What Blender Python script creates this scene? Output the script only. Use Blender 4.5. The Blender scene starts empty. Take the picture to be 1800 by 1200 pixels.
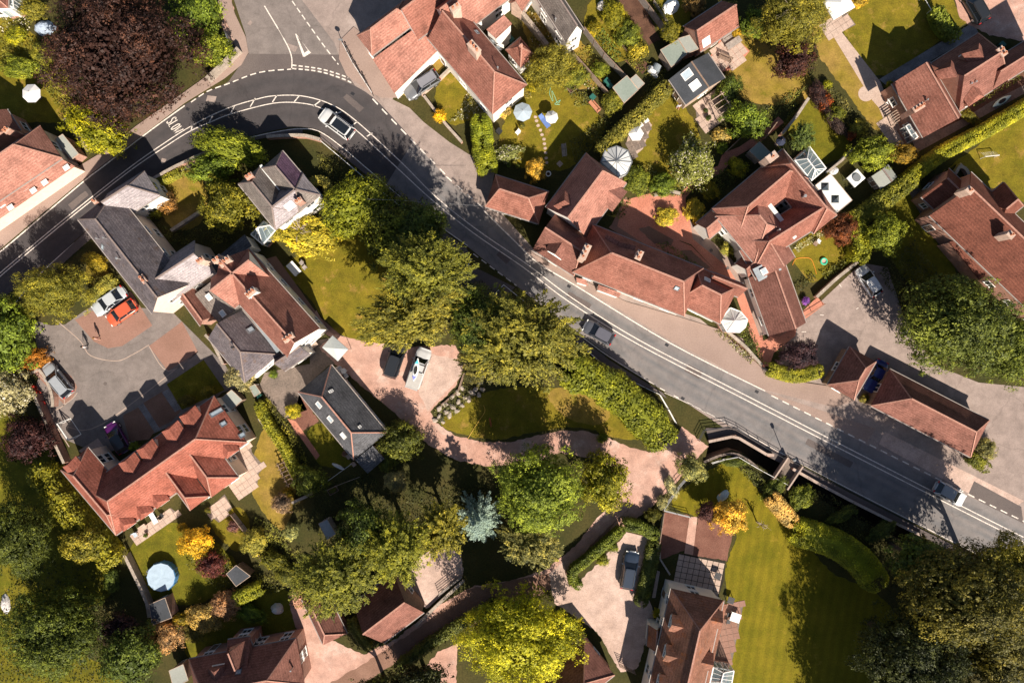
import bpy, bmesh, math, random
import numpy as np
from mathutils import Vector, Matrix
from mathutils.geometry import tessellate_polygon
random.seed(7); RNG = np.random.default_rng(7)
sc = bpy.context.scene
col = sc.collection
# ---------------------------------------------------------------- camera, light, exposure
S, H = 0.07, 95.0            # metres per photo pixel on the ground, flying height of the drone
cd = bpy.data.cameras.new('camera'); cam = bpy.data.objects.new('camera', cd); col.objects.link(cam)
cam.location = (0, 0, H); cam.rotation_euler = (0, 0, 0)
cd.sensor_fit = 'HORIZONTAL'; cd.angle = 2*math.atan(900*S/H); cd.clip_end = 2000; cd.clip_start = 0.5
sc.camera = cam
SUN_EL = math.radians(41); SX, SY = 0.37, -0.929      # the sun stands to the south, a touch east
w = bpy.data.worlds.new('World'); sc.world = w; w.use_nodes = True
nt = w.node_tree; bg = nt.nodes['Background']; sk = nt.nodes.new('ShaderNodeTexSky')
sk.sky_type = 'NISHITA'; sk.sun_disc = False; sk.sun_elevation = SUN_EL; sk.sun_rotation = math.atan2(SX, SY)
nt.links.new(sk.outputs[0], bg.inputs[0]); bg.inputs[1].default_value = 0.05
sd = bpy.data.lights.new('sun', 'SUN'); sun = bpy.data.objects.new('sun', sd); col.objects.link(sun)
sd.energy = 5.0; sd.angle = math.radians(0.5); sd.color = (1.0, 0.9, 0.78)
sun.rotation_euler = Vector((-SX*math.cos(SUN_EL), -SY*math.cos(SUN_EL), -math.sin(SUN_EL))).to_track_quat('-Z', 'Y').to_euler()
sc.view_settings.view_transform = 'Standard'; sc.view_settings.look = 'None'
sc.view_settings.exposure = 0.85; sc.view_settings.gamma = 1.0; sc.view_settings.use_curve_mapping = False
sc.cycles.max_bounces = 5; sc.cycles.transparent_max_bounces = 12; sc.cycles.diffuse_bounces = 2
# ---------------------------------------------------------------- helpers
def P(px, py, h=0.0):
    "photo pixel at height h -> point of the place"
    k = S*(H-h)/H
    return Vector(((px-900)*k, (600-py)*k, h))
WO = {}                                   # world origin of every object built
def org(o): return WO.get(o.name, Vector((0, 0, 0))) if o else Vector((0, 0, 0))
def setp(o, label=None, cat=None, group=None, kind=None):
    if label: o['label'] = label
    if cat: o['category'] = cat
    if group: o['group'] = group
    if kind: o['kind'] = kind
    return o
def empty(name, loc, label, cat, group=None, rz=0):
    o = bpy.data.objects.new(name, None); col.objects.link(o); o.location = loc; o.rotation_euler = (0, 0, rz)
    o.empty_display_size = 0.2
    WO[o.name] = Vector(loc); return setp(o, label, cat, group)
def mesh(name, verts, faces, m=None, uvs=None, smooth=False, mats=None, fm=None):
    me = bpy.data.meshes.new(name); me.from_pydata([tuple(v) for v in verts], [], faces)
    if m: me.materials.append(M[m])
    if mats:
        for q in mats: me.materials.append(M[q])
    if fm: me.polygons.foreach_set('material_index', fm)
    if uvs is not None:
        ul = me.uv_layers.new(name='UVMap')
        ul.data.foreach_set('uv', [c for f in uvs for p in f for c in p])
    if smooth: me.polygons.foreach_set('use_smooth', [True]*len(me.polygons))
    me.update(); return me
def link(name, me, parent=None, loc=None, rot=None, scale=None, color=None):
    o = bpy.data.objects.new(name, me); col.objects.link(o)
    if parent: o.parent = parent
    if loc is not None: o.location = loc
    if rot is not None: o.rotation_euler = rot
    if scale is not None: o.scale = scale
    if color is not None: o.color = (*color, 1)
    WO[o.name] = org(parent) + (Vector(loc) if loc is not None else Vector((0, 0, 0)))
    return o
def mk(name, verts, faces, m, parent=None, color=None, **k):
    "verts in world metres"
    O = org(parent)
    if parent is None and verts:
        xs = np.array([tuple(v) for v in verts]); c = Vector((float(xs[:, 0].mean()), float(xs[:, 1].mean()), float(xs[:, 2].min())))
        return link(name, mesh(name, [Vector(v)-c for v in verts], faces, m, **k), None, loc=c, color=color)
    return link(name, mesh(name, [Vector(v)-O for v in verts], faces, m, **k), parent, color=color)
class B:
    "collects boxes, prisms, bars into one mesh"
    def __init__(s): s.v = []; s.f = []
    def add(s, vs, fs):
        n = len(s.v); s.v += [Vector(v) for v in vs]; s.f += [tuple(i+n for i in f) for f in fs]; return s
    def prism(s, poly, z0, z1):
        n = len(poly); a = [Vector((p[0], p[1], z0)) for p in poly]; b = [Vector((p[0], p[1], z1)) for p in poly]
        area = sum(poly[i][0]*poly[(i+1) % n][1]-poly[(i+1) % n][0]*poly[i][1] for i in range(n))
        idx = list(range(n))
        if area < 0: idx.reverse()
        fs = [tuple(reversed(idx)), tuple(i+n for i in idx)]
        fs += [(idx[i], idx[(i+1) % n], idx[(i+1) % n]+n, idx[i]+n) for i in range(n)]
        return s.add(a+b, fs)
    def box(s, c, d, L, W, z0, z1):
        d = Vector((d[0], d[1], 0)).normalized(); n = Vector((-d.y, d.x, 0)); c = Vector((c[0], c[1], 0))
        return s.prism([c-d*L/2-n*W/2, c+d*L/2-n*W/2, c+d*L/2+n*W/2, c-d*L/2+n*W/2], z0, z1)
    def bar(s, a, b, w, h, up=Vector((0, 0, 1))):
        a, b = Vector(a), Vector(b); d = (b-a)
        if d.length < 1e-6: return s
        d.normalize(); n = d.cross(up)
        if n.length < 1e-4: n = Vector((1, 0, 0))
        n.normalize(); u = n.cross(d)
        vs = [q+n*i*w/2+u*j*h/2 for q in (a, b) for i, j in ((-1, -1), (1, -1), (1, 1), (-1, 1))]
        return s.add(vs, [(3, 2, 1, 0), (4, 5, 6, 7), (0, 1, 5, 4), (1, 2, 6, 5), (2, 3, 7, 6), (3, 0, 4, 7)])
    def tube(s, a, b, r0, r1=None, n=8):
        r1 = r0 if r1 is None else r1; a, b = Vector(a), Vector(b); d = (b-a).normalized()
        u = d.orthogonal().normalized(); v = d.cross(u)
        ring = [u*math.cos(t*2*math.pi/n)+v*math.sin(t*2*math.pi/n) for t in range(n)]
        vs = [a+q*r0 for q in ring]+[b+q*r1 for q in ring]
        fs = [tuple(reversed(range(n))), tuple(range(n, 2*n))]+[(i, (i+1) % n, (i+1) % n+n, i+n) for i in range(n)]
        return s.add(vs, fs)
    def lathe(s, c, prof, n=14):
        c = Vector(c); vs = []; fs = []
        for r, z in prof: vs += [c+Vector((r*math.cos(t*2*math.pi/n), r*math.sin(t*2*math.pi/n), z)) for t in range(n)]
        for k in range(len(prof)-1):
            fs += [(k*n+i, k*n+(i+1) % n, (k+1)*n+(i+1) % n, (k+1)*n+i) for i in range(n)]
        fs += [tuple(reversed(range(n))), tuple(range((len(prof)-1)*n, len(prof)*n))]
        return s.add(vs, fs)
    def make(s, name, m, parent=None, **k): return mk(name, s.v, s.f, m, parent, **k)
    def raw(s, name, m, **k): return mesh(name, s.v, s.f, m, **k)
def tess(outer, holes=()):
    pls = [[Vector((p[0], p[1], 0)) for p in q] for q in (outer, *holes)]
    return [p for q in pls for p in q], tessellate_polygon(pls)
def up_faces(vs, fs):
    return [f if (vs[f[1]]-vs[f[0]]).cross(vs[f[2]]-vs[f[0]]).z > 0 else tuple(reversed(f)) for f in fs]
def smoothpath(pts, k=4, closed=False):
    pts = [Vector(p[:2]) for p in pts]; n = len(pts); out = []
    rng = range(n if closed else n-1)
    for i in rng:
        g = (lambda j: pts[j % n]) if closed else (lambda j: pts[max(0, min(n-1, j))])
        a, b, c, d = g(i-1), g(i), g(i+1), g(i+2)
        for t in range(k):
            t /= k
            out.append(0.5*((2*b)+(c-a)*t+(2*a-5*b+4*c-d)*t*t+(3*b-a-3*c+d)*t**3))
    if not closed: out.append(pts[-1])
    return out
RAG = random.Random(3)
def ragged(poly, amp, step=5.0):
    out = []
    for a, b in zip(poly, poly[1:]+poly[:1]):
        a, b = Vector(a), Vector(b); k = max(1, int((b-a).length/step))
        for i in range(k):
            q = a+(b-a)*i/k; out.append((q.x+RAG.uniform(-amp, amp), q.y+RAG.uniform(-amp, amp)))
    return out
def sheet(name, poly, z, m, curved=False, holes=(), thick=0.0, kind='structure', label=None, rag=0.0):
    if curved: poly = [tuple(p) for p in smoothpath(poly, 4, True)]
    if rag: poly = ragged(list(poly), rag)
    pts = [P(*p) for p in poly]; hs = [[P(*p) for p in h] for h in holes]
    vs, fs = tess(pts, hs); fs = up_faces(vs, fs)
    vs = [Vector((v.x, v.y, z)) for v in vs]; n0 = len(pts)
    if thick:
        base = len(vs); vs = vs+[Vector((v.x, v.y, z-thick)) for v in vs[:n0]]
        fs = fs+[(i, (i+1) % n0, base+(i+1) % n0, base+i) for i in range(n0)]
    o = mk(name, vs, fs, m); setp(o, label, None, None, kind); return o
def strip_pts(path, wid):
    path = [Vector((p[0], p[1], 0)) for p in path]; L = []; R = []
    for i, p in enumerate(path):
        d = path[min(i+1, len(path)-1)]-path[max(i-1, 0)]; d.normalize(); n = Vector((-d.y, d.x, 0))
        L.append(p+n*wid/2); R.append(p-n*wid/2)
    return L, R
def resample(path, step):
    out = [Vector(path[0])]; acc = 0
    for a, b in zip(path, path[1:]):
        a, b = Vector(a), Vector(b); l = (b-a).length; t = step-acc
        while t <= l: out.append(a+(b-a)*t/l); t += step
        acc = l-(t-step)
    return out
def seg_at(path, s0, s1):
    "sub path between arc lengths"
    out = []; acc = 0
    for a, b in zip(path, path[1:]):
        l = (b-a).length
        if l < 1e-9: continue
        lo, hi = max(s0, acc), min(s1, acc+l)
        if lo < hi:
            p, q = a+(b-a)*(lo-acc)/l, a+(b-a)*(hi-acc)/l
            if not out: out.append(p)
            out.append(q)
        acc += l
    return out
def plen(path): return sum((b-a).length for a, b in zip(path, path[1:]))
# ---------------------------------------------------------------- materials
M = {}
class NT:
    def __init__(s, name):
        m = bpy.data.materials.new(name); m.use_nodes = True; s.m = m; s.t = m.node_tree; s.b = s.t.nodes['Principled BSDF']; M[name] = m
        s.out = s.t.nodes['Material Output']
    def n(s, typ, **k):
        q = s.t.nodes.new('ShaderNode'+typ)
        for a, b in k.items():
            if a.startswith('i_'):
                key = a[2:]; q.inputs[int(key) if key.isdigit() else key].default_value = b
            else: setattr(q, a, b)
        return q
    def l(s, a, b): s.t.links.new(a, b)
    def pos(s): return s.n('NewGeometry').outputs['Position']
    def noise(s, vec, scale, detail=3, rough=0.6):
        q = s.n('TexNoise'); q.inputs['Scale'].default_value = scale; q.inputs['Detail'].default_value = detail; q.inputs['Roughness'].default_value = rough
        s.l(vec, q.inputs['Vector']); return q.outputs['Fac']
    def ramp(s, fac, stops):
        q = s.n('ValToRGB'); e = q.color_ramp.elements
        while len(e) < len(stops): e.new(0.5)
        for el, (p, c) in zip(e, stops):
            el.position = p; el.color = (c, c, c, 1) if isinstance(c, (int, float)) else (*c, 1)
        s.l(fac, q.inputs[0]); return q.outputs[0]
    def mix(s, fac, a, b, typ='MIX'):
        q = s.n('Mix', data_type='RGBA', blend_type=typ)
        for val, sock in ((fac, q.inputs[0]), (a, q.inputs[6]), (b, q.inputs[7])):
            if isinstance(val, (int, float)): sock.default_value = val
            elif isinstance(val, tuple): sock.default_value = (*val, 1)
            else: s.l(val, sock)
        return q.outputs[2]
    def bump(s, h, strength, dist=0.02):
        q = s.n('Bump'); q.inputs['Strength'].default_value = strength; q.inputs['Distance'].default_value = dist
        s.l(h, q.inputs['Height']); s.l(q.outputs[0], s.b.inputs['Normal'])
    def cracks(s, p, c, k):
        wn = s.n('TexNoise'); wn.inputs['Scale'].default_value = 0.8; s.l(p, wn.inputs['Vector']); ad = s.n('VectorMath', operation='ADD'); s.l(p, ad.inputs[0]); s.l(wn.outputs['Color'], ad.inputs[1])
        v = s.n('TexVoronoi', feature='DISTANCE_TO_EDGE'); v.inputs['Scale'].default_value = 0.11; s.l(ad.outputs[0], v.inputs['Vector'])
        return s.mix(1.0, c, s.ramp(v.outputs['Distance'], [(0.0, 1-k), (0.006, 1-k*.7), (0.012, 1.0)]), 'MULTIPLY')
    def done(s, colr, rough=0.8, spec=0.3, metal=0.0):
        if isinstance(colr, tuple): s.b.inputs['Base Color'].default_value = (*colr, 1)
        else: s.l(colr, s.b.inputs['Base Color'])
        s.b.inputs['Roughness'].default_value = rough; s.b.inputs['Specular IOR Level'].default_value = spec; s.b.inputs['Metallic'].default_value = metal
        return s
def g_mat(name, c1, c2, s1=0.3, s2=6.0, rough=0.9, amp=0.35, bmp=0.3, spec=0.2, c3=None, s3=1.2, t3=0.6, crack=0.0, stain=0.0):
    t = NT(name); p = t.pos()
    c = t.mix(t.ramp(t.noise(p, s1, 4), [(0.35, 0.0), (0.65, 1.0)]), c1, c2)
    if c3: c = t.mix(t.ramp(t.noise(p, s3, 5, 0.7), [(t3, 0.0), (t3+0.12, 1.0)]), c, c3)
    f = t.noise(p, s2, 3, 0.7)
    c = t.mix(1.0, c, t.ramp(f, [(0.25, 1-amp), (0.75, 1+amp*0.6)]), 'MULTIPLY')
    if stain: c = t.mix(1.0, c, t.ramp(t.noise(p, 0.7, 7, 0.72), [(0.34, 1-stain), (0.6, 1.0), (0.75, 1+stain*.35)]), 'MULTIPLY')
    if crack: c = t.cracks(p, c, crack)
    if bmp: t.bump(f, bmp, 0.03)
    t.done(c, rough, spec); return t
def roof_mat(name, c1, c2, c3, lichen=(0.5, 0.42, 0.34), lt=0.68, tw=0.2, th=0.13, moss=None):
    t = NT(name); uv = t.n('TexCoord').outputs['UV']; p = t.pos()
    br = t.n('TexBrick'); br.inputs['Scale'].default_value = 1.0; br.inputs['Brick Width'].default_value = tw; br.inputs['Row Height'].default_value = th
    br.inputs['Mortar Size'].default_value = 0.012; br.inputs['Mortar Smooth'].default_value = 0.4; br.inputs['Bias'].default_value = 0.0
    br.inputs['Color1'].default_value = (*c1, 1); br.inputs['Color2'].default_value = (*c2, 1); br.inputs['Mortar'].default_value = (*[q*0.6 for q in c1], 1)
    t.l(uv, br.inputs['Vector'])
    c = t.mix(t.ramp(t.noise(p, 0.35, 5, 0.65), [(0.42, 0.0), (0.72, 0.85)]), br.outputs['Color'], c3)
    rows = t.n('TexWave', wave_type='BANDS', bands_direction='Y'); rows.inputs['Scale'].default_value = 0.9; rows.inputs['Distortion'].default_value = 2.5; rows.inputs['Detail'].default_value = 3
    t.l(uv, rows.inputs['Vector'])
    c = t.mix(1.0, c, t.ramp(rows.outputs['Fac'], [(0.0, 0.86), (1.0, 1.08)]), 'MULTIPLY')
    f = t.noise(p, 7.0, 4, 0.75)
    c = t.mix(1.0, c, t.ramp(f, [(0.25, 0.5), (0.75, 1.35)]), 'MULTIPLY')
    c = t.mix(1.0, c, t.ramp(t.noise(p, 0.55, 8, 0.75), [(0.3, 0.5), (0.5, 0.95), (0.72, 1.25)]), 'MULTIPLY')
    c = t.mix(t.ramp(t.noise(p, 1.7, 7, 0.8), [(0.57, 0.0), (0.68, 0.65)]), c, tuple(q*0.4 for q in c3))
    if moss: c = t.mix(t.ramp(t.noise(p, 0.8, 6, 0.7), [(0.56, 0.0), (0.68, 0.8)]), c, moss)
    c = t.mix(t.ramp(t.noise(p, 3.1, 6, 0.8), [(lt, 0.0), (lt+0.07, 0.8)]), c, lichen)
    bw = t.n('RGBToBW'); t.l(br.outputs['Fac'], bw.inputs[0])
    t.bump(t.mix(0.5, f, br.outputs['Fac']), 0.35, 0.03); t.done(c, 0.9, 0.15); return t
def flat(name, c, rough=0.5, spec=0.4, metal=0.0, amp=0.12, sc_=5.0):
    t = NT(name); p = t.pos(); f = t.noise(p, sc_, 4, 0.7)
    t.done(t.mix(1.0, c, t.ramp(f, [(0.3, 1-amp), (0.7, 1+amp)]), 'MULTIPLY'), rough, spec, metal); return t
def objcol(name, rough=0.5, amp=0.12, sc_=4.0, spec=0.4, coat=0.0, metal=0.0):
    t = NT(name); p = t.pos(); oc = t.n('ObjectInfo').outputs['Color']; f = t.noise(p, sc_, 4, 0.7)
    t.done(t.mix(1.0, oc, t.ramp(f, [(0.3, 1-amp), (0.7, 1+amp)]), 'MULTIPLY'), rough, spec, metal)
    t.b.inputs['Coat Weight'].default_value = coat; t.b.inputs['Coat Roughness'].default_value = 0.05; return t
# ground and surfaces
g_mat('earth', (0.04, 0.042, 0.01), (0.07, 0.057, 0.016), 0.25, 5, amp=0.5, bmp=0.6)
g_mat('lawn', (0.155, 0.135, 0.008), (0.23, 0.172, 0.014), 0.3, 7, amp=0.5, bmp=0.6, c3=(0.34, 0.215, 0.045), s3=0.55, t3=0.56, stain=.35)
g_mat('lawn_green', (0.12, 0.118, 0.006), (0.18, 0.15, 0.01), 0.45, 7, amp=0.5, bmp=0.6, c3=(0.26, 0.185, 0.02), s3=0.7, t3=0.6, stain=.35)
g_mat('lawn_dry', (0.25, 0.18, 0.022), (0.33, 0.21, 0.05), 0.3, 6, amp=0.35, bmp=0.4, c3=(0.165, 0.145, 0.01), s3=0.5, t3=0.58, stain=.35)
def stripes():
    t = NT('lawn_striped'); p = t.pos(); mp = t.n('Mapping'); mp.inputs['Rotation'].default_value = (0, 0, 0.16); t.l(p, mp.inputs[0])
    c = t.mix(t.ramp(t.noise(p, .4, 5), [(.35, 0.), (.65, 1.)]), (0.125, 0.112, 0.005), (0.19, 0.15, 0.009)); wv = t.n('TexWave', wave_type='BANDS', bands_direction='X'); wv.inputs['Scale'].default_value = 0.28; wv.inputs['Distortion'].default_value = 2.0; wv.inputs['Detail'].default_value = 3; t.l(mp.outputs[0], wv.inputs['Vector'])
    c = t.mix(1.0, c, t.ramp(wv.outputs['Fac'], [(.2, .91), (.8, 1.05)]), 'MULTIPLY'); f = t.noise(p, 7, 4, .7); c = t.mix(1.0, c, t.ramp(f, [(.25, .55), (.75, 1.3)]), 'MULTIPLY')
    c = t.mix(t.ramp(t.noise(p, .6, 6, .7), [(.6, 0.), (.72, .7)]), c, (.28, .19, .025)); t.bump(f, .6, .03); t.done(c, .9, .15)
stripes()
g_mat('soil', (0.08, 0.04, 0.026), (0.13, 0.066, 0.042), 0.8, 8, amp=0.5, bmp=0.8)
g_mat('bark_mulch', (0.16, 0.07, 0.05), (0.22, 0.105, 0.075), 0.6, 9, amp=0.5, bmp=0.9)
g_mat('tarmac', (0.3, 0.235, 0.205), (0.35, 0.275, 0.24), 0.12, 9, amp=0.22, bmp=0.3, c3=(0.4, 0.32, 0.28), s3=0.22, t3=0.56, crack=.14, stain=.28)
g_mat('tarmac_grey', (0.2, 0.17, 0.155), (0.245, 0.205, 0.185), 0.15, 9, amp=0.25, bmp=0.3, crack=.12, stain=.28)
g_mat('tarmac_patch', (0.11, 0.09, 0.085), (0.14, 0.115, 0.105), 0.2, 9, amp=0.25, bmp=0.3)
g_mat('pavement', (0.28, 0.2, 0.165), (0.33, 0.24, 0.2), 0.2, 7, amp=0.22, bmp=0.25)
g_mat('gravel_pink', (0.5, 0.285, 0.215), (0.57, 0.36, 0.285), 0.15, 10, amp=0.35, bmp=0.5, c3=(0.62, 0.45, 0.37), s3=0.3, t3=0.55, stain=.3)
g_mat('gravel_pale', (0.52, 0.37, 0.3), (0.6, 0.44, 0.37), 0.2, 10, amp=0.35, bmp=0.5, c3=(0.45, 0.31, 0.24), s3=0.9, t3=0.6, stain=.3)
g_mat('gravel_grey', (0.18, 0.17, 0.17), (0.3, 0.29, 0.29), 0.8, 14, amp=0.6, bmp=0.8)
g_mat('dirt_track', (0.19, 0.105, 0.072), (0.27, 0.155, 0.11), 0.3, 8, amp=0.35, bmp=0.5)
g_mat('brick_path', (0.46, 0.175, 0.115), (0.54, 0.23, 0.155), 0.4, 8, amp=0.4, bmp=0.4)
g_mat('block_paving', (0.24, 0.135, 0.1), (0.3, 0.17, 0.13), 0.3, 9, amp=0.3, bmp=0.3)
g_mat('slab', (0.42, 0.31, 0.25), (0.5, 0.38, 0.31), 0.7, 5, amp=0.25, bmp=0.2)
g_mat('slab_old', (0.15, 0.12, 0.1), (0.22, 0.17, 0.14), 0.7, 5, amp=0.4, bmp=0.3)
g_mat('stone', (0.3, 0.25, 0.2), (0.42, 0.35, 0.29), 1.2, 7, amp=0.4, bmp=0.6)
g_mat('kerb', (0.36, 0.27, 0.22), (0.44, 0.34, 0.28), 0.8, 6, amp=0.2, bmp=0.1)
g_mat('mud', (0.02, 0.018, 0.014), (0.035, 0.03, 0.02), 0.6, 6, amp=0.4, bmp=0.5)
# carriageway with wheel tracks across its width (v of the UV runs kerb to kerb)
def road_mat(name, c1, c2, trk, cr=0.0):
    t = NT(name); p = t.pos(); uv = t.n('TexCoord').outputs['UV']; sx = t.n('SeparateXYZ'); t.l(uv, sx.inputs[0])
    c = t.mix(t.ramp(t.noise(p, 0.2, 5), [(0.35, 0.0), (0.65, 1.0)]), c1, c2)
    band = t.ramp(sx.outputs[1], [(0.0, 0.1), (0.1, 0.2), (0.2, 1.0), (0.33, 0.35), (0.42, 1.0), (0.5, 0.1), (0.58, 1.0), (0.67, 0.35), (0.8, 1.0), (0.9, 0.2), (1.0, 0.1)][:11])
    c = t.mix(t.mix(1.0, band, t.ramp(t.noise(p, 0.5, 4), [(0.3, 0.35), (0.7, 0.95)]), 'MULTIPLY'), c, trk)
    f = t.noise(p, 10, 3, 0.75); c = t.mix(1.0, c, t.ramp(f, [(0.25, 0.82), (0.75, 1.15)]), 'MULTIPLY')
    c = t.mix(1.0, c, t.ramp(t.noise(p, 0.6, 7, 0.72), [(0.34, 0.78), (0.6, 1.0), (0.75, 1.1)]), 'MULTIPLY'); c = t.cracks(p, c, .14)
    t.bump(f, 0.3, 0.02); t.done(c, 0.85, 0.25)
road_mat('road_old', (0.2, 0.178, 0.168), (0.24, 0.21, 0.197), (0.135, 0.135, 0.138))
road_mat('road_new', (0.07, 0.06, 0.06), (0.085, 0.073, 0.072), (0.058, 0.053, 0.054))
def paint_mat():
    t = NT('road_paint'); p = t.pos(); f = t.noise(p, 5, 6, 0.8)
    t.done(t.mix(t.ramp(f, [(0.36, 0.0), (0.5, 1.0)]), (0.3, 0.26, 0.235), (0.74, 0.66, 0.58)), 0.7)
paint_mat()
# roofs and walls
roof_mat('tile_red', (0.3, 0.122, 0.088), (0.38, 0.17, 0.125), (0.23, 0.092, 0.066))
roof_mat('tile_orange', (0.34, 0.112, 0.076), (0.42, 0.152, 0.108), (0.25, 0.078, 0.05), lt=0.72)
roof_mat('tile_pink', (0.39, 0.18, 0.135), (0.47, 0.23, 0.175), (0.31, 0.135, 0.1), lichen=(0.6, 0.46, 0.38), lt=0.66)
roof_mat('tile_brown', (0.23, 0.1, 0.076), (0.3, 0.14, 0.108), (0.18, 0.08, 0.06), lt=0.68)
roof_mat('tile_plain', (0.17, 0.062, 0.042), (0.23, 0.088, 0.06), (0.14, 0.05, 0.034), lt=0.74)
roof_mat('tile_old', (0.27, 0.12, 0.08), (0.36, 0.175, 0.12), (0.17, 0.09, 0.06), moss=(0.3, 0.1, 0.035), lichen=(0.62, 0.55, 0.5), lt=0.64)
roof_mat('slate', (0.14, 0.12, 0.125), (0.2, 0.17, 0.175), (0.11, 0.095, 0.105), lichen=(0.36, 0.33, 0.3), lt=0.66, tw=0.3, th=0.2, moss=(0.12, 0.075, 0.05))
roof_mat('slate_grey', (0.2, 0.17, 0.15), (0.27, 0.23, 0.2), (0.16, 0.135, 0.125), lichen=(0.42, 0.38, 0.34), lt=0.64, tw=0.3, th=0.2)
roof_mat('slate_pale', (0.34, 0.3, 0.31), (0.43, 0.38, 0.38), (0.27, 0.235, 0.24), lichen=(0.5, 0.46, 0.42), lt=0.64, tw=0.35, th=0.22)
roof_mat('slate_purple', (0.15, 0.085, 0.13), (0.19, 0.11, 0.16), (0.13, 0.08, 0.12), lichen=(0.25, 0.2, 0.22), lt=0.74, tw=0.3, th=0.2)
roof_mat('slate_dark', (0.1, 0.1, 0.108), (0.14, 0.14, 0.15), (0.08, 0.08, 0.085), lichen=(0.26, 0.24, 0.22), lt=0.7, tw=0.3, th=0.2)
g_mat('felt', (0.27, 0.28, 0.25), (0.31, 0.32, 0.285), 0.4, 6, amp=0.15, bmp=0.2)
g_mat('felt_green', (0.2, 0.235, 0.2), (0.24, 0.27, 0.235), 0.4, 6, amp=0.15, bmp=0.2)
g_mat('felt_dark', (0.05, 0.055, 0.062), (0.07, 0.075, 0.085), 0.4, 9, amp=0.3, bmp=0.3)
g_mat('lead', (0.2, 0.23, 0.25), (0.28, 0.31, 0.33), 0.6, 4, rough=0.55, amp=0.2, bmp=0.1)
flat('roof_white', (0.62, 0.63, 0.6), 0.6, amp=0.08)
flat('ridge', (0.38, 0.2, 0.15), 0.85, 0.2, amp=0.3)
flat('ridge_slate', (0.22, 0.17, 0.15), 0.85, 0.2, amp=0.3)
flat('render_white', (0.78, 0.74, 0.68), 0.85, 0.2, amp=0.07, sc_=2)
flat('render_cream', (0.7, 0.56, 0.46), 0.85, 0.2, amp=0.1, sc_=2)
def brick_mat(name, c1, c2, mo):
    t = NT(name); p = t.pos(); mp = t.n('Mapping'); mp.inputs['Rotation'].default_value = (math.pi/2, 0, 0.65); t.l(p, mp.inputs[0])
    br = t.n('TexBrick'); br.inputs['Scale'].default_value = 1; br.inputs['Brick Width'].default_value = 0.23; br.inputs['Row Height'].default_value = 0.075; br.inputs['Mortar Size'].default_value = 0.01
    br.inputs['Color1'].default_value = (*c1, 1); br.inputs['Color2'].default_value = (*c2, 1); br.inputs['Mortar'].default_value = (*mo, 1); t.l(mp.outputs[0], br.inputs['Vector'])
    c = t.mix(1.0, br.outputs[0], t.ramp(t.noise(p, 2, 5), [(0.3, 0.8), (0.7, 1.15)]), 'MULTIPLY'); t.bump(br.outputs['Fac'], 0.3, -0.01); t.done(c, 0.9, 0.2)
brick_mat('brick', (0.36, 0.15, 0.1), (0.46, 0.22, 0.15), (0.4, 0.33, 0.28))
brick_mat('brick_pale', (0.55, 0.36, 0.27), (0.62, 0.43, 0.33), (0.5, 0.42, 0.36))
flat('frame_white', (0.78, 0.76, 0.72), 0.45, amp=0.05)
flat('frame_grey', (0.16, 0.17, 0.18), 0.5)
flat('gutter', (0.3, 0.26, 0.235), 0.5, amp=0.2)
flat('wood', (0.22, 0.15, 0.11), 0.85, 0.2, amp=0.35, sc_=3)
flat('wood_pale', (0.4, 0.3, 0.23), 0.85, 0.2, amp=0.3, sc_=3)
flat('wood_grey', (0.3, 0.26, 0.23), 0.85, 0.2, amp=0.35, sc_=3)
flat('log_wood', (0.45, 0.25, 0.16), 0.9, 0.2, amp=0.45, sc_=2)
flat('bark', (0.09, 0.062, 0.045), 0.95, 0.1, amp=0.4, sc_=6)
flat('twig_pale', (0.36, 0.29, 0.22), 0.9, 0.1, amp=0.3, sc_=6)
flat('terracotta', (0.5, 0.22, 0.13), 0.8, 0.2, amp=0.15)
flat('iron', (0.025, 0.025, 0.028), 0.5, amp=0.1)
flat('steel', (0.45, 0.45, 0.45), 0.35, metal=0.6)
flat('rubber', (0.018, 0.018, 0.018), 0.8, amp=0.1)
flat('alloy', (0.5, 0.5, 0.52), 0.3, metal=0.7)
flat('lamp_red', (0.5, 0.02, 0.015), 0.2)
flat('lamp_clear', (0.75, 0.75, 0.72), 0.15)
def glass_mat(name, c, rough, alpha):
    t = NT(name); t.done(c, rough, 0.6); tr = t.n('BsdfTransparent'); tr.inputs[0].default_value = (0.8, 0.85, 0.85, 1); mx = t.n('MixShader'); mx.inputs[0].default_value = alpha
    t.l(tr.outputs[0], mx.inputs[1]); t.l(t.b.outputs[0], mx.inputs[2]); t.l(mx.outputs[0], t.out.inputs[0])
flat('pane', (0.03, 0.04, 0.05), 0.08, 0.6, amp=0.2)
flat('car_glass', (0.012, 0.015, 0.02), 0.05, 0.7, amp=0.1)
flat('rooflight_glass', (0.42, 0.5, 0.55), 0.12, 0.6, amp=0.1)
flat('rooflight_bright', (0.8, 0.8, 0.78), 0.2, 0.5, amp=0.05)
glass_mat('cons_glass', (0.35, 0.45, 0.5), 0.08, 0.35)
glass_mat('poly_roof', (0.75, 0.75, 0.72), 0.35, 0.8)
t_ = NT('water'); t_.done((0.02, 0.035, 0.03), 0.05, 0.5)
objcol('paint', 0.28, 0.05, 2.0, 0.5, coat=0.6)
objcol('plastic', 0.45, 0.1, 3.0)
objcol('fabric', 0.9, 0.1, 6.0, 0.15)
objcol('skinlike', 0.7, 0.08, 9.0, 0.2)
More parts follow.
